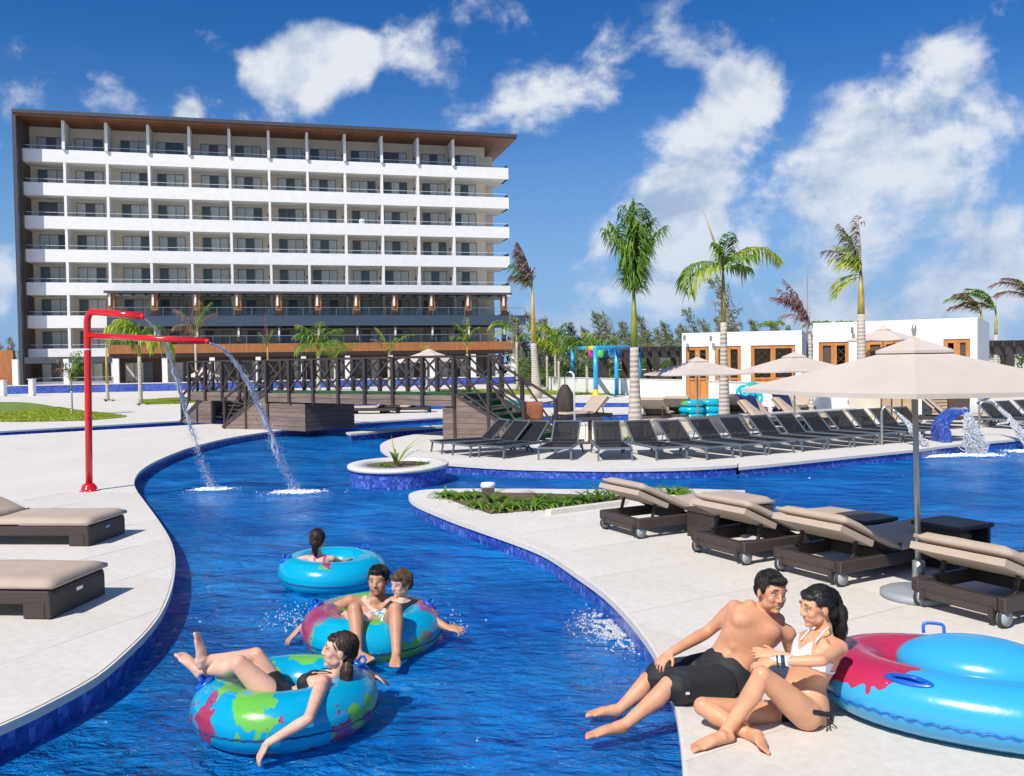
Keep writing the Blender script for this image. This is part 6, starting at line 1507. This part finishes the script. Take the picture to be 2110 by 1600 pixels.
# --- woman sitting on the terrace beside him
def woman_edge():
    pel, waist, chest, neck = P(1650, 1462, 4.90), P(1662, 1405, 4.93), P(1682, 1343, 4.93), P(1701, 1300, 4.95)
    s = Person('woman in white bikini top and black bottoms sitting cross legged on the white terrace', (pel.x, pel.y, .006), (.70, .38, .215), 'f', 1.0, 'hblack')
    shd = (P(1733, 1336, 4.84) - P(1662, 1325, 5.10)).normalized(); hipd = V((.60, -.78, 0))
    s.torso(pel, waist, chest, neck, hipd, shd, V((-.80, -.62, .05)))
    s1, s2 = P(1731, 1336, 4.84), P(1664, 1322, 5.08)
    for q in (s1, s2): s.limb([chest.lerp(neck, .1), q.lerp(chest, .1)], [.085, .056]); s.limb([chest.lerp(neck, .45), q], [.06, .048])
    e1, w1 = P(1694, 1362, 4.66), P(1592, 1364, 4.73); s.arm(s1, e1, w1, .95); s.hand(w1, P(1530, 1382, 4.76) - w1, V((-.1, -.35, 1)), .45, .15, 1)
    e2, w2 = P(1668, 1362, 5.02), P(1600, 1349, 5.08); s.arm(s2, e2, w2, .95); s.hand(w2, P(1545, 1343, 5.12) - w2, V((0, -.6, .8)), .2, .12, 1)
    h1, k1, a1 = P(1662, 1474, 4.78), P(1570, 1392, 4.66), P(1492, 1514, 4.66)
    s.leg(h1, k1, a1, 1.0, V((.6, .3, -.3))); 
    hl = G(1510, 1528, .008); tl = G(1424, 1548, .008); s.foot(a1, hl, tl, V((0, 0, 1)))
    h2, k2, a2 = P(1622, 1478, 4.98), P(1448, 1456, 4.80), P(1545, 1514, 4.66)
    s.leg(h2, k2, a2, .98, V((0, .6, -.3))); hl = P(1546, 1522, 4.62); tl = P(1572, 1558, 4.46) + V((0, 0, .02)); s.foot(a2, hl, tl, V((.55, .1, .7)))
    s.head(P(1683, 1251, 4.95), V((-.93, -.22, -.16)), V((.14, 0, 1)), .97, True)
    F, up, sd = s.F, s.upT, s.sd
    s.finish(.0052)
    v = verts(s.me) + np.array(s.o); A = lambda q: np.array(q)
    def sph(c, r): return np.linalg.norm(v - A(c), axis=1) < r
    rel = v - A(chest); rf, ru, rs = rel @ A(F), rel @ A(up), rel @ A(sd); tor = np.abs(rs) < .19
    cups = np.zeros(len(v), bool)
    for q in (-1, 1):
        x = rs - q * .068; cups |= (rf > .035) & (ru > -.070) & (ru < .065 - np.abs(x) * 1.1) & (np.abs(x) < .075 - .2 * np.clip(ru, 0, 1))
    band = (ru > -.072) & (ru < -.052) & (np.abs(rs) < .16) & (np.abs(rf) < .16)
    shell(s.me, cups | band, .0045, 'bikini_top', 'whitecloth', s.t)
    hdv = A(s.hd); up0 = (waist - pel).normalized(); rel = v - A(pel); pu = rel @ A(up0); lim = np.linalg.norm(rel, axis=1)
    slope = pu + .0 * rel[:, 0]; Ff = rel @ A(F)
    bot = (pu < .035) & (pu > -.20) & (lim < .215) & ((pu > .008) | (Ff < -.045) | ((np.abs(rel @ hdv) < .05) & (Ff > -.05)))
    leg_far = (np.linalg.norm(v - A(h1.lerp(k1, .45)), axis=1) < .13) | (np.linalg.norm(v - A(h2.lerp(k2, .45)), axis=1) < .13)
    o = shell(s.me, bot & ~leg_far, .0045, 'bikini_bottom', 'black', s.t)
    # strings
    w = s.w
    for q in (-1, 1):
        a = chest + sd * q * .062 + F * .118 + up * .055; b = chest + sd * q * .055 + up * .135 + F * .03; c = neck - F * .045 + up * .0; MB().tube(smooth_curve([w(a), w(a.lerp(b, .5) + F * .012), w(b + up * .01), w(c)], 4), .0045, 6).build('bikini_strap', M['whitecloth'], s.t)
    kp = pel + s.hd * .165 + up0 * .0
    for dx in ((.02, -.02, -.10), (-.02, -.03, -.09), (.05, 0, -.05)): m_ = MB(); m_.tube([w(kp), w(kp) + V(dx) * .5 + V((0, -.01, 0)), w(kp) + V(dx)], .0035, 5); m_.build('tie_string', M['black'], o or s.t)
    for f, r in ((.90, .0045), (.80, .007), (.76, .004)):
        c = w(e1.lerp(w1, f)); d = (w1 - e1).normalized(); a = d.orthogonal().normalized(); b = d.cross(a); MB().tube([c + a * .030 * math.cos(t) + b * .029 * math.sin(t) for t in [k * math.pi / 10 for k in range(20)]], r, 6, closed=True).build('wristband', M['wristband'], s.t)
    long = [((0, -.024, .040), (.081, .094, .084)), ((0, .040, .078), (.058, .040, .026)), ((0, -.070, -.02), (.062, .045, .075))]
    hc = s.hc
    def loc(p): return s.hM.transposed() @ (p - hc) / s.hk
    tail = [tuple(loc(P(u, vv, Y))) for (u, vv, Y) in ((1700, 1238, 5.03), (1718, 1275, 5.06), (1724, 1300, 5.06), (1733, 1330, 5.02))]
    tail2 = [tuple(loc(P(u, vv, Y))) for (u, vv, Y) in ((1712, 1225, 4.98), (1730, 1262, 4.99), (1733, 1295, 5.0), (1738, 1322, 4.99))]
    s.hair_cap(long, [(tail, (.052, .052, .040, .012)), (tail2, (.040, .042, .034, .010))], amp=.0012)
    return s
woman_edge()

# --- floats
def at_water(u, Y): p = P(u, 800, Y); return (p.x, Y, WZ)
F1 = (P(590, 1450, 5.86)); F1 = V((P(590, 1450, 5.45).x, 5.45, -.05)); F2 = V((P(757, 800, 7.05).x, 7.05, -.07)); F3 = V((P(678, 800, 9.05).x, 9.05, -.08))
ring_tube('turquoise green and maroon printed ring carrying the woman in the black bikini', F1, .375, .185, tube_material('printed_vinyl_front', 3.1, .50, .47, (.0, .33, .55)), (.03, .02), 2.6, (.72, 4.2))
ring_tube('turquoise and green printed ring carrying the bearded man and the boy', F2, .37, .18, tube_material('printed_vinyl_middle', 8.4, .47, .60, (.0, .35, .56)), (.03, -.02), 1.2, (1.75, 5.4))
ring_tube('plain turquoise ring carrying the girl, farthest of the three', F3, .365, .18, tube_material('printed_vinyl_back', 5.9, .62, .50, (.0, .36, .57)), (.02, .03), .4, (.6, 3.0))

def woman_float():
    Y = 5.36
    pel, waist, chest, neck = P(578, 1452, Y), P(610, 1447, Y + .03), P(655, 1425, Y + .04), P(692, 1392, Y + .05)
    s = Person('woman in black bikini lying back in the front printed ring, arm trailing in the water', (pel.x, pel.y, WZ), (.74, .45, .32), 'f', 1.0, 'hbrown')
    shd = (P(670, 1412, Y - .17) - P(708, 1392, Y + .19)).normalized(); hipd = V((-.1, -1, 0))
    s.torso(pel, waist, chest, neck, hipd, shd, V((-.55, 0, .83)))
    s1, s2 = P(664, 1408, Y - .17), P(712, 1386, Y + .18)
    for q in (s1, s2): s.limb([chest.lerp(neck, .4), q], [.06, .045])
    e1, w1 = P(636, 1482, 4.88), P(551, 1532, 4.84); s.arm(s1, e1, w1); s.hand(w1, P(522, 1582, 4.84) - w1, V((-.6, -.4, .5)), .25, .16, 1)
    e2, w2 = P(742, 1384, Y + .42), P(768, 1392, Y + .50); s.arm(s2, e2, w2); s.hand(w2, V((.6, .5, -.5)), V((0, 0, 1)), .2, .15, 1)
    h1, k1, a1 = P(570, 1446, Y - .09), P(492, 1368, Y - .12), P(415, 1382, Y + .10)
    h2, k2, a2 = P(578, 1440, Y + .09), P(527, 1352, Y + .10), P(412, 1362, Y + .0)
    s.leg(h1, k1, a1, 1.0, V((0, 0, -1))); s.leg(h2, k2, a2, 1.0, V((0, 0, -1)))
    s.foot(a2, P(406, 1377, Y + .0), P(402, 1303, Y - .01), V((1, -.1, .2))); s.foot(a1, P(410, 1398, Y + .10), P(367, 1348, Y + .14), V((.4, -.3, .9)))
    s.head(P(699, 1341, Y + .03), V((-.94, -.20, .10)), V((.12, .02, 1)), .96, True); F, up, sd = s.F, s.upT, s.sd
    s.finish(.0052); v = verts(s.me) + np.array(s.o); A = lambda q: np.array(q); rel = v - A(chest); rf, ru, rs = rel @ A(F), rel @ A(up), rel @ A(sd)
    cups = np.zeros(len(v), bool)
    for q in (-1, 1): x = rs - q * .068; cups |= (rf > .03) & (ru > -.075) & (ru < .065 - np.abs(x)) & (np.abs(x) < .078)
    band = (ru > -.075) & (ru < -.055) & (np.abs(rs) < .17) & (np.abs(rf) < .16); shell(s.me, cups | band, .0045, 'bikini_top', 'black', s.t)
    w = s.w
    for q in (-1, 1):
        a = chest + sd * q * .06 + F * .115 + up * .055; b = neck + sd * q * .045 + F * .02; c = neck - F * .05; MB().tube(smooth_curve([w(a), w(a.lerp(b, .5) + F * .01), w(b), w(c)], 4), .004, 6).build('bikini_strap', M['black'], s.t)
    rel = v - A(pel); bt = (np.abs(rel @ A((waist - pel).normalized())) < .07) & (np.linalg.norm(rel, axis=1) < .2); shell(s.me, bt, .004, 'bikini_bottom', 'black', s.t)
    hc = s.hc; loc = lambda p: s.hM.transposed() @ (p - hc) / s.hk
    tail = [tuple(loc(P(u, vv, yy))) for (u, vv, yy) in ((717, 1352, Y + .04), (714, 1385, Y - .02), (712, 1405, Y - .03), (709, 1424, Y - .04))]
    s.hair_cap([((0, -.026, .042), (.079, .092, .081)), ((0, .036, .080), (.055, .040, .022)), ((0, -.075, .0), (.055, .040, .05)), ((.0, -.05, -.03), (.045, .035, .04))], [(tail, (.035, .036, .036, .016))], amp=.0018)
woman_float()

def man_float():
    Y = 7.06
    pel = V((P(757, 800, 6.95).x, 6.93, -.13)); chest = P(768, 1266, Y + .20); waist = pel.lerp(chest, .48) + V((0, -.02, 0)); neck = P(774, 1231, Y + .24)
    s = Person('bearded man smiling in the middle printed ring, arms spread over the water', (pel.x, pel.y, WZ), (.55, .30, .18), 'm', 1.0, 'hblack', stubble=.55)
    s1, s2 = P(722, 1240, Y + .14), P(822, 1240, Y + .16); shd = (s2 - s1).normalized(); s.torso(pel, waist, chest, neck, V((1, 0, 0)), shd, V((0, -.9, .4)))
    for q in (s1, s2): s.limb([chest.lerp(neck, .35), q], [.075, .054])
    e1, w1 = P(668, 1262, Y + .04), P(616, 1298, Y - .02); s.arm(s1, e1, w1); s.hand(w1, V((-.6, -.2, -.55)), V((-.3, -.2, .9)), .2, .2, 1)
    e2, w2 = P(872, 1266, Y + .02), P(920, 1293, Y - .12); s.arm(s2, e2, w2); s.hand(w2, V((.9, -.2, -.12)), V((0, -.3, 1)), .25, .25, -1)
    k1, k2, a1, a2 = P(731, 1256, 6.60), P(815, 1256, 6.60), P(737, 1341, 6.43), P(817, 1344, 6.43)
    s.leg(pel + V((-.09, -.03, 0)), k1, a1, 1.0, V((0, .6, 0))); s.leg(pel + V((.09, -.03, 0)), k2, a2, 1.0, V((0, .6, 0)))
    s.foot(a1, P(736, 1358, 6.45), P(764, 1366, 6.27), V((0, -.5, .8))); s.foot(a2, P(817, 1360, 6.45), P(814, 1378, 6.26), V((0, -.5, .8)))
    s.head(P(779, 1197, Y + .16), V((-.12, -.97, -.02)), V((-.04, -.03, 1)), 1.0, True); s.finish(.0065); s.hair_cap(SHORT, amp=.0015)
    mb = MB(); w = s.w; mb.limb([w(pel + V((0, .03, .08))), w(pel)], [(.165, .13), (.175, .14)], 20, V((1, 0, 0)))
    for q, k_ in ((-1, k1), (1, k2)): h = pel + V((.09 * q, -.03, 0)); mb.limb([w(h), w(h.lerp(k_, .5))], [.108, .10], 16)
    me = remesh(mb, .01, 3); me.materials.clear(); me.materials.append(M['tealshort']); me.polygons.foreach_set('use_smooth', [True] * len(me.polygons)); link('swim_shorts', me, s.t)
man_float()

def boy():
    Y = 7.16; k = .66
    pel = P(805, 1288, Y - .18); chest = P(833, 1252, Y - .02); waist = pel.lerp(chest, .5); neck = P(832, 1233, Y + .0)
    s = Person('small boy in dark rash top leaning on the bearded man in the ring', (pel.x, pel.y, WZ), (.72, .47, .36), 'm', k, 'hlight')
    s1, s2 = P(812, 1244, Y - .06), P(856, 1247, Y + .03); shd = (s2 - s1).normalized(); s.torso(pel, waist, chest, neck, V((1, 0, 0)), shd, V((-.5, -.85, .3)))
    for q in (s1, s2): s.limb([chest.lerp(neck, .3), q], [.075, .055])
    e1, w1 = P(784, 1268, Y - .16), P(760, 1250, Y - .12); s.arm(s1, e1, w1); s.hand(w1, V((-.4, .1, .6)), V((-.2, -1, .2)), .3, .2, 1)
    e2, w2 = P(882, 1272, Y - .04), P(900, 1298, Y - .10); s.arm(s2, e2, w2); s.hand(w2, V((.35, -.1, -.8)), V((.7, -.4, .3)), .2, .2, -1)
    s.leg(pel + V((-.04, -.03, 0)), P(762, 1272, Y - .30), P(722, 1268, Y - .22), 1.0); s.foot(P(722, 1268, Y - .22), P(718, 1274, Y - .22), P(706, 1262, Y - .26), V((.2, -.9, .4)))
    s.leg(pel + V((.03, -.05, 0)), P(790, 1282, Y - .42), P(776, 1292, Y - .30), .95)
    s.head(P(827, 1204, Y - .02), V((-.70, -.68, -.12)), V((.05, 0, 1)), 1.33, True); s.finish(.006)
    v = verts(s.me) + np.array(s.o); A = lambda q: np.array(q); up = A(s.upT); rel = v - A(chest); ru = rel @ up
    near_arm = [(s1, e1, .45), (s2, e2, .55)]; m = (ru < .085) & (ru > -.30) & (np.linalg.norm(v - A(waist.lerp(chest, .5)), axis=1) < .20)
    for a, b, f in near_arm:
        d = A((b - a).normalized()); t = (v - A(a)) @ d; r = np.linalg.norm(v - A(a) - t[:, None] * d, axis=1); m |= (r < .05) & (t > -.04) & (t < (b - a).length * f)
    far = (np.linalg.norm((v - A(e1)), axis=1) < .06) | (np.linalg.norm(v - A(s.hc), axis=1) < .150)
    shell(s.me, m & ~far, .005, 'rash_top', 'rash', s.t)
    rel = v - A(pel); m = (np.linalg.norm(rel, axis=1) < .15) & ((rel @ up) < .05); shell(s.me, m, .005, 'swim_shorts', 'tealshort', s.t)
    hb = [((0, -.022, .050), (.082, .094, .082)), ((0, .042, .080), (.062, .045, .034)), ((0, -.06, .0), (.072, .05, .06)), ((-.064, .0, .028), (.02, .045, .034)), ((.064, .0, .028), (.02, .045, .034)), ((0, -.03, .13), (.02, .02, .02))]
    s.hair_cap(hb, amp=.004)
boy()

def girl():
    Y = 8.90; k = .70
    pel = V((P(660, 800, Y).x, Y + .08, -.18)); chest = P(659, 1162, Y - .05); waist = pel.lerp(chest, .5); neck = P(657, 1142, Y - .05)
    s = Person('girl in pink swimsuit seen from behind in the farthest ring, hair in a ponytail', (pel.x, pel.y, WZ), (.70, .45, .34), 'f', k, 'hbrown')
    s1, s2 = P(632, 1151, Y - .05), P(684, 1152, Y - .03); s.torso(pel, waist, chest, neck, V((1, 0, 0)), (s2 - s1).normalized(), V((.1, 1, .25)), 1.1)
    for q in (s1, s2): s.limb([chest.lerp(neck, .35), q], [.065, .052])
    e1, w1 = P(606, 1156, Y - .02), P(590, 1158, Y + .16); s.arm(s1, e1, w1, 1.15); s.hand(w1, V((-.2, 1, -.1)), V((0, 0, 1)), .2, .2, -1)
    e2, w2 = P(706, 1160, Y + .08), P(722, 1152, Y + .26); s.arm(s2, e2, w2, 1.15); s.hand(w2, V((.2, 1, -.1)), V((0, 0, 1)), .2, .2, 1)
    s.leg(pel + V((-.06, .04, 0)), pel + V((-.08, .36, .16)), pel + V((-.08, .62, .02))); s.leg(pel + V((.06, .04, 0)), pel + V((.08, .36, .14)), pel + V((.08, .62, .0)))
    for q in (-1, 1): a = pel + V((.08 * q, .62, .01)); s.foot(a, a + V((0, .02, -.04)), a + V((0, .10, .09)), V((0, -.6, .8)))
    s.head(P(655, 1113, Y - .03), V((.12, .98, -.05)), V((0, 0, 1)), 1.30, False); s.finish(.007)
    v = verts(s.me) + np.array(s.o); A = lambda q: np.array(q); up = A(s.upT); ru = (v - A(chest)) @ up; rs = (v - A(chest)) @ A(s.sd)
    m = (ru < .012) & (np.linalg.norm(v - A(waist), axis=1) < .26) & (np.abs(rs) < .125); m |= (np.abs(np.abs(rs) - .045) < .012) & (ru >= .0) & (ru < .10)
    shell(s.me, m, .005, 'swimsuit', 'pink', s.t)
    s.hair_cap([((0, -.02, .035), (.082, .096, .092)), ((0, -.06, -.01), (.070, .05, .06))], [([(0, -.10, -.02), (0, -.115, -.06), (.004, -.10, -.12), (.008, -.085, -.16)], (.030, .026, .022, .010))], amp=.005)
girl()

# --- person on the hotel balcony
def balcony():
    e_ = V((math.cos(PHI), math.sin(PHI), 0)); n_ = V((-e_.y, e_.x, 0)); h0 = HOTEL.location + n_ * .75; kx = (752 - CU) / F_PX; tt = (kx * h0.y - h0.x) / (e_.x - kx * e_.y); p = h0 + e_ * tt; p.z = 23.1 - 3.18 * 2 - .92 + .9; s = Person('tiny person in white shirt standing in an open balcony door of the hotel', (p.x, p.y, p.z - .9), (.5, .28, .18), 'm', 1.0, 'hblack')
    o = s.o; B = lambda x, y, z: o + V((x, y, z))
    s.torso(B(0, 0, .95), B(0, 0, 1.12), B(0, 0, 1.32), B(0, 0, 1.52), V((1, 0, 0)), V((1, 0, 0)), V((0, -1, 0)))
    for q in (-1, 1):
        s.arm(B(.19 * q, 0, 1.42), B(.24 * q, -.02, 1.14), B(.20 * q, -.12, .92)); s.hand(B(.20 * q, -.12, .92), V((0, -.3, -1)), V((q, 0, 0)), .3, .1, 1); s.leg(B(.09 * q, 0, .92), B(.10 * q, -.02, .5), B(.10 * q, 0, .08)); s.foot(B(.10 * q, 0, .08), B(.10 * q, .05, 0), B(.10 * q, -.19, 0), V((0, 0, 1)))
    s.head(B(0, 0, 1.66), V((0, -1, 0)), V((0, 0, 1)), 1, False); s.finish(.02, 1)
    v = verts(s.me); m = (v[:, 2] > .95) & (v[:, 2] < 1.48); shell(s.me, m, .012, 'shirt', 'whitecloth', s.t); m = (v[:, 2] > .1) & (v[:, 2] < .96) & (np.abs(v[:, 0]) < .19); shell(s.me, m, .012, 'trousers', 'black', s.t)
    s.hair_cap(SHORT, vox=.02, amp=0, nst=0)
balcony()

# ------------------------------------------------------------------ big blue float on the terrace
def big_float():
    c = V((2.50, 4.86, .0)); ax = V((.86, -.51, 0)).normalized(); t = thing('oval_pool_float', 'large glossy blue oval float with red print and handles, leaned on by the woman', 'pool float', (c.x, c.y, .008), math.atan2(ax.y, ax.x))
    a, b, r = .62, .34, .185; n, m = 96, 28
    def cen(th): return V((a * math.copysign(abs(math.cos(th)) ** .9, math.cos(th)), b * math.copysign(abs(math.sin(th)) ** .9, math.sin(th)), r * .92))
    mt = Mt('blue_vinyl_red_print'); oc = mt.tc.outputs['Object']
    n1 = mt.noise(2.1, 3, .6, .5); sx = mt.n('ShaderNodeSeparateXYZ'); mt.L.new(oc, sx.inputs[0]); top = mt.math('GREATER_THAN', sx.outputs[2], .265)
    def ell(x0, y0, rx, ry):
        dx = mt.math('DIVIDE', mt.math('SUBTRACT', sx.outputs[0], x0), rx); dy = mt.math('DIVIDE', mt.math('SUBTRACT', sx.outputs[1], y0), ry)
        return mt.math('ADD', mt.math('MULTIPLY', dx, dx), mt.math('MULTIPLY', dy, dy))
    d1 = mt.math('SUBTRACT', ell(-.50, -.02, .40, .50), mt.math('MULTIPLY', mt.math('SUBTRACT', n1, .5), 1.6)); d2 = mt.math('SUBTRACT', ell(.62, .26, .30, .16), mt.math('MULTIPLY', mt.math('SUBTRACT', n1, .5), 1.2))
    msk = mt.math('MULTIPLY', mt.math('MAXIMUM', mt.math('LESS_THAN', d1, .8), mt.math('LESS_THAN', d2, .8)), mt.math('GREATER_THAN', sx.outputs[2], .19))
    vo = mt.n('ShaderNodeTexVoronoi'); vo.inputs['Scale'].default_value = 34; mt.L.new(oc, vo.inputs['Vector']); dot = mt.math('LESS_THAN', vo.outputs['Distance'], .16)
    red = mt.mix(mt.math('MULTIPLY', dot, mt.math('GREATER_THAN', n1, .5)), (.45, .025, .085), (.68, .27, .36)); mt.col(mt.mix(msk, (.035, .36, .66), red)); mt.set(Roughness=.24); mt.b.inputs['Coat Weight'].default_value = .25; mt.bump(mt.noise(7, 3), .12, .03)
    vs = []; fs = []
    for i in range(n):
        th = 2 * math.pi * i / n; p = cen(th); d = (cen(th + .01) - cen(th - .01)).normalized(); o = V((d.y, -d.x, 0))
        if o.dot(V((p.x, p.y, 0))) < 0: o = -o
        for k in range(m):
            q = 2 * math.pi * k / m; rr_ = r * (1 + .018 * math.sin(th * 44) * max(0, math.cos(q + .25)) ** 8)
            vs.append(p + o * (rr_ * 1.10 * math.cos(q)) + V((0, 0, rr_ * .92 * math.sin(q))))
    for i in range(n):
        for k in range(m): j = (i + 1) % n; fs.append((i * m + k, j * m + k, j * m + (k + 1) % m, i * m + (k + 1) % m))
    MB().add(vs, fs, True).build('ring', mt.m, t, fix=True)
    mb = MB(); mb.ball((0.02, .02, .29), (.42, .26, .165), None, 48, 24); mb.build('inner_pillow', simple('plain_blue_vinyl', (.035, .36, .66), .24, var=.06, scale=2, bump=.1, bscale=6), t)
    q = []
    for i in range(240):
        th = 2 * math.pi * i / 240; p = cen(th); d = (cen(th + .01) - cen(th - .01)).normalized(); o = V((d.y, -d.x, 0)); o = -o if o.dot(V((p.x, p.y, 0))) < 0 else o
        q.append(p + o * (r * 1.095) + V((0, 0, -.035 + .006 * math.sin(th * 60))))
    MB().tube(q, .0045, 5, closed=True).build('seam', M['hblue'], t)
    for (th, el) in ((1.9, 1.15), (.95, 1.15)):
        p = cen(th); d = (cen(th + .01) - cen(th - .01)).normalized(); o = V((d.y, -d.x, 0)); o = -o if o.dot(V((p.x, p.y, 0))) < 0 else o; nn = (o * math.cos(el) + V((0, 0, 1)) * math.sin(el)).normalized(); s0 = p + nn * r * .98
        MB().tube(smooth_curve([s0 - d * .055, s0 - d * .055 + nn * .045, s0 - d * .035 + nn * .06, s0 + d * .035 + nn * .06, s0 + d * .055 + nn * .045, s0 + d * .055], 3), .0095, 8).build('handle', M['hblue'], t)
    th = -1.95; p = cen(th); d = (cen(th + .01) - cen(th - .01)).normalized(); o = V((d.y, -d.x, 0)); o = -o if o.dot(V((p.x, p.y, 0))) < 0 else o; el = .95; nn = (o * math.cos(el) + V((0, 0, 1)) * math.sin(el)).normalized(); s0 = p + o * r * 1.08 * math.cos(el) + V((0, 0, r * .92 * math.sin(el))); bt = d.cross(nn)
    Mx = Matrix(((d.x, bt.x, nn.x), (d.y, bt.y, nn.y), (d.z, bt.z, nn.z)))
    m_ = MB(); m_.ball(s0, (.125, .036, .012), Mx, 30, 10); pt = m_.build('handle_patch', M['hblue'], t)
    MB().tube(smooth_curve([s0 - d * .075 + nn * .008, s0 - d * .05 + nn * .035 + bt * .006, s0 + nn * .04 + bt * .006, s0 + d * .05 + nn * .035 + bt * .006, s0 + d * .075 + nn * .008], 3), .009, 8).build('grip', M['hblue'], pt)
big_float()

# ------------------------------------------------------------------ other rings, loungers and odds in the middle ground
mt_ = tube_material('printed_vinyl_stack', 1.3, .52, .66, (.0, .42, .62))
k = 0
for (u, v, n_) in ((1425, 866, 3), (1462, 864, 3)):
    g = G(u, v)
    for i in range(n_):
        ring_tube(f'turquoise ring in the stack under the umbrella, {("left", "right")[k]} pile, {("bottom", "middle", "top")[i]} one', (g.x, g.y, .12 + i * .225), .30, .125, plainT if i != 2 else mt_, rz=i, handles=(), group='stacked turquoise rings', seam=False)
    k += 1
g = G(1545, 842)
for i, (dx, z, tx) in enumerate(((-.22, .28, .9), (.18, .42, 1.2), (-.10, .60, 1.0), (.22, .68, 1.35))):
    ring_tube(f'turquoise and green ring leaning in the bunch beside the palm trunk, {("lowest left", "lowest right", "upper left", "upper right")[i]} one', (g.x + dx, g.y + i * .12, z), .28, .12, mt_ if i % 2 else plainT, (tx, .2 * i - .3), handles=(), group='bunch of rings by the palm', seam=False)
g = G(1062, 846); ring_tube('turquoise ring lying behind the bridge stairs', (g.x, g.y, .15), .38, .15, mt_, (.3, .3), handles=(), seam=False)
proto = sun_bed(.75, 'tan lounger standing alone right of the cocoon chair')
g = G(1232, 866); put(proto, (g.x + .3, g.y + .4), (-.75, -.5))
EXTRA = [(1340, 872, (.4, .9), 'tan lounger with raised back left of the stacked rings'), (1392, 868, (.4, .9), 'tan lounger with raised back touching the stacked rings'), (1500, 862, (.7, .7), 'tan lounger half hidden behind the black loungers by the orange stemmed palm'),
         (1660, 850, (-.6, -.7), 'tan lounger with back raised toward the second umbrella'), (820, 852, (-1, .1), 'tan lounger seen below the bridge, left one'), (885, 850, (-1, .1), 'tan lounger seen below the bridge, right one'), (1890, 872, (.8, -.4), 'brown reclined lounger in front of the pool bar')]
for (u, v, d, l) in EXTRA:
    o = dup(proto); o['label'] = l; g = G(u, v); o.location = (g.x, g.y, 0); o.rotation_euler = (0, 0, math.atan2(d[1], d[0]))
def towel(u, v, label, w=.6, h=.8):
    g = G(u, v); mb = MB(); n = 10; vs = []; fs = []
    for i in range(n + 1):
        for j in range(n + 1):
            a, b = i / n, j / n; vs.append(((a - .5) * w, b * h * .35, .95 - b * h * .7 + .02 * math.sin(a * 11 + b * 5)))
    for i in range(n):
        for j in range(n): fs.append((i * (n + 1) + j, (i + 1) * (n + 1) + j, (i + 1) * (n + 1) + j + 1, i * (n + 1) + j + 1))
    o = mb.add(vs, fs, True).build('towel', M['navy'], None, (g.x, g.y, 0)); s = o.modifiers.new('thickness', 'SOLIDIFY'); s.thickness = .02; return tag(o, label, 'towel', 'navy towels behind the black loungers')
for (u, v, l, d) in ((1532, 880, 'navy towel draped over a lounger back behind the black row, left one', (.5, -.7)), (1600, 872, 'navy towel draped over a lounger back behind the black row, right one', (.5, -.7))):
    o = dup(proto); o['label'] = 'tan lounger under the ' + ('left' if u < 1560 else 'right') + ' navy towel behind the black row'; g = G(u, v); o.location = (g.x, g.y + .1, 0); o.rotation_euler = (0, 0, math.atan2(-.7, .5)); t_ = towel(u, v, l); t_.location = (g.x + .02, g.y - .3, 0); t_.rotation_euler = (0, 0, -.9)
# tufts at the palm feet
for i, (u, v, s_) in enumerate(((1292, 912, .32), (1328, 912, .26), (1460, 890, .5), (1478, 884, .55), (1520, 888, .4), (1690, 880, .35), (1785, 868, .35), (218, 828, .35), (232, 827, .3), (286, 836, .3), (303, 834, .25), (1150, 828, .4), (1166, 826, .35))):
    lily(G(u, v), f'small green tuft, {["left at the tall palm foot", "right at the tall palm foot", "left below the orange stemmed palm", "right below the orange stemmed palm", "beside the towel loungers", "at the dead palm foot", "right of the dead palm", "left foot of the yellow stemmed palm", "right foot of the yellow stemmed palm", "left foot of the drooping palm", "right foot of the drooping palm", "left of the cocoon chair", "behind the cocoon chair"][i]}', 20, s_, .05, 1.4, 'bush' if i % 2 else 'lily', name='green_tuft', group='green tufts')
# churned water by the near bank
fm = MB(); c = G(1262, 1298, WZ); rr = random.Random(4)
for k in range(3600):
    x, y = rr.gauss(0, .12), rr.gauss(0, .22)
    if noise.noise(V((x * 16, y * 11, 3))) < rr.uniform(-.25, .25): continue
    r = rr.uniform(.0015, .0062) * (1 + .8 * (abs(x) < .07)); fm.ball((x + .35 * y * -.5, y, r * .5 + .012 * noise.noise(V((x * 9, y * 9, 0)))), (r * 1.5, r * 1.3, r * rr.uniform(.4, 1.6)), n=5, m=3)
tag(fm.build('bubbling_water', M['jet'], None, (c.x - .02, c.y, WZ)), 'patch of bubbling water at the tiled bank left of the sitting man', 'splash', kind='stuff')
for (u, v, n_, sp, lab) in ((600, 1290, 130, .10, 'droplets splashed up at the bearded man\'s left hand in the picture'), (925, 1300, 70, .09, 'droplets splashed at the bearded man\'s outstretched right hand in the picture')):
    c = G(u, v, WZ); mb = MB()
    for k in range(n_): r = rr.uniform(.003, .009); mb.ball((rr.gauss(0, sp), rr.gauss(0, sp), abs(rr.gauss(.04, .07))), r, n=6, m=4)
    tag(mb.build('splash_droplets', M['jet'], None, tuple(c)), lab, 'splash', 'hand splashes', 'stuff')
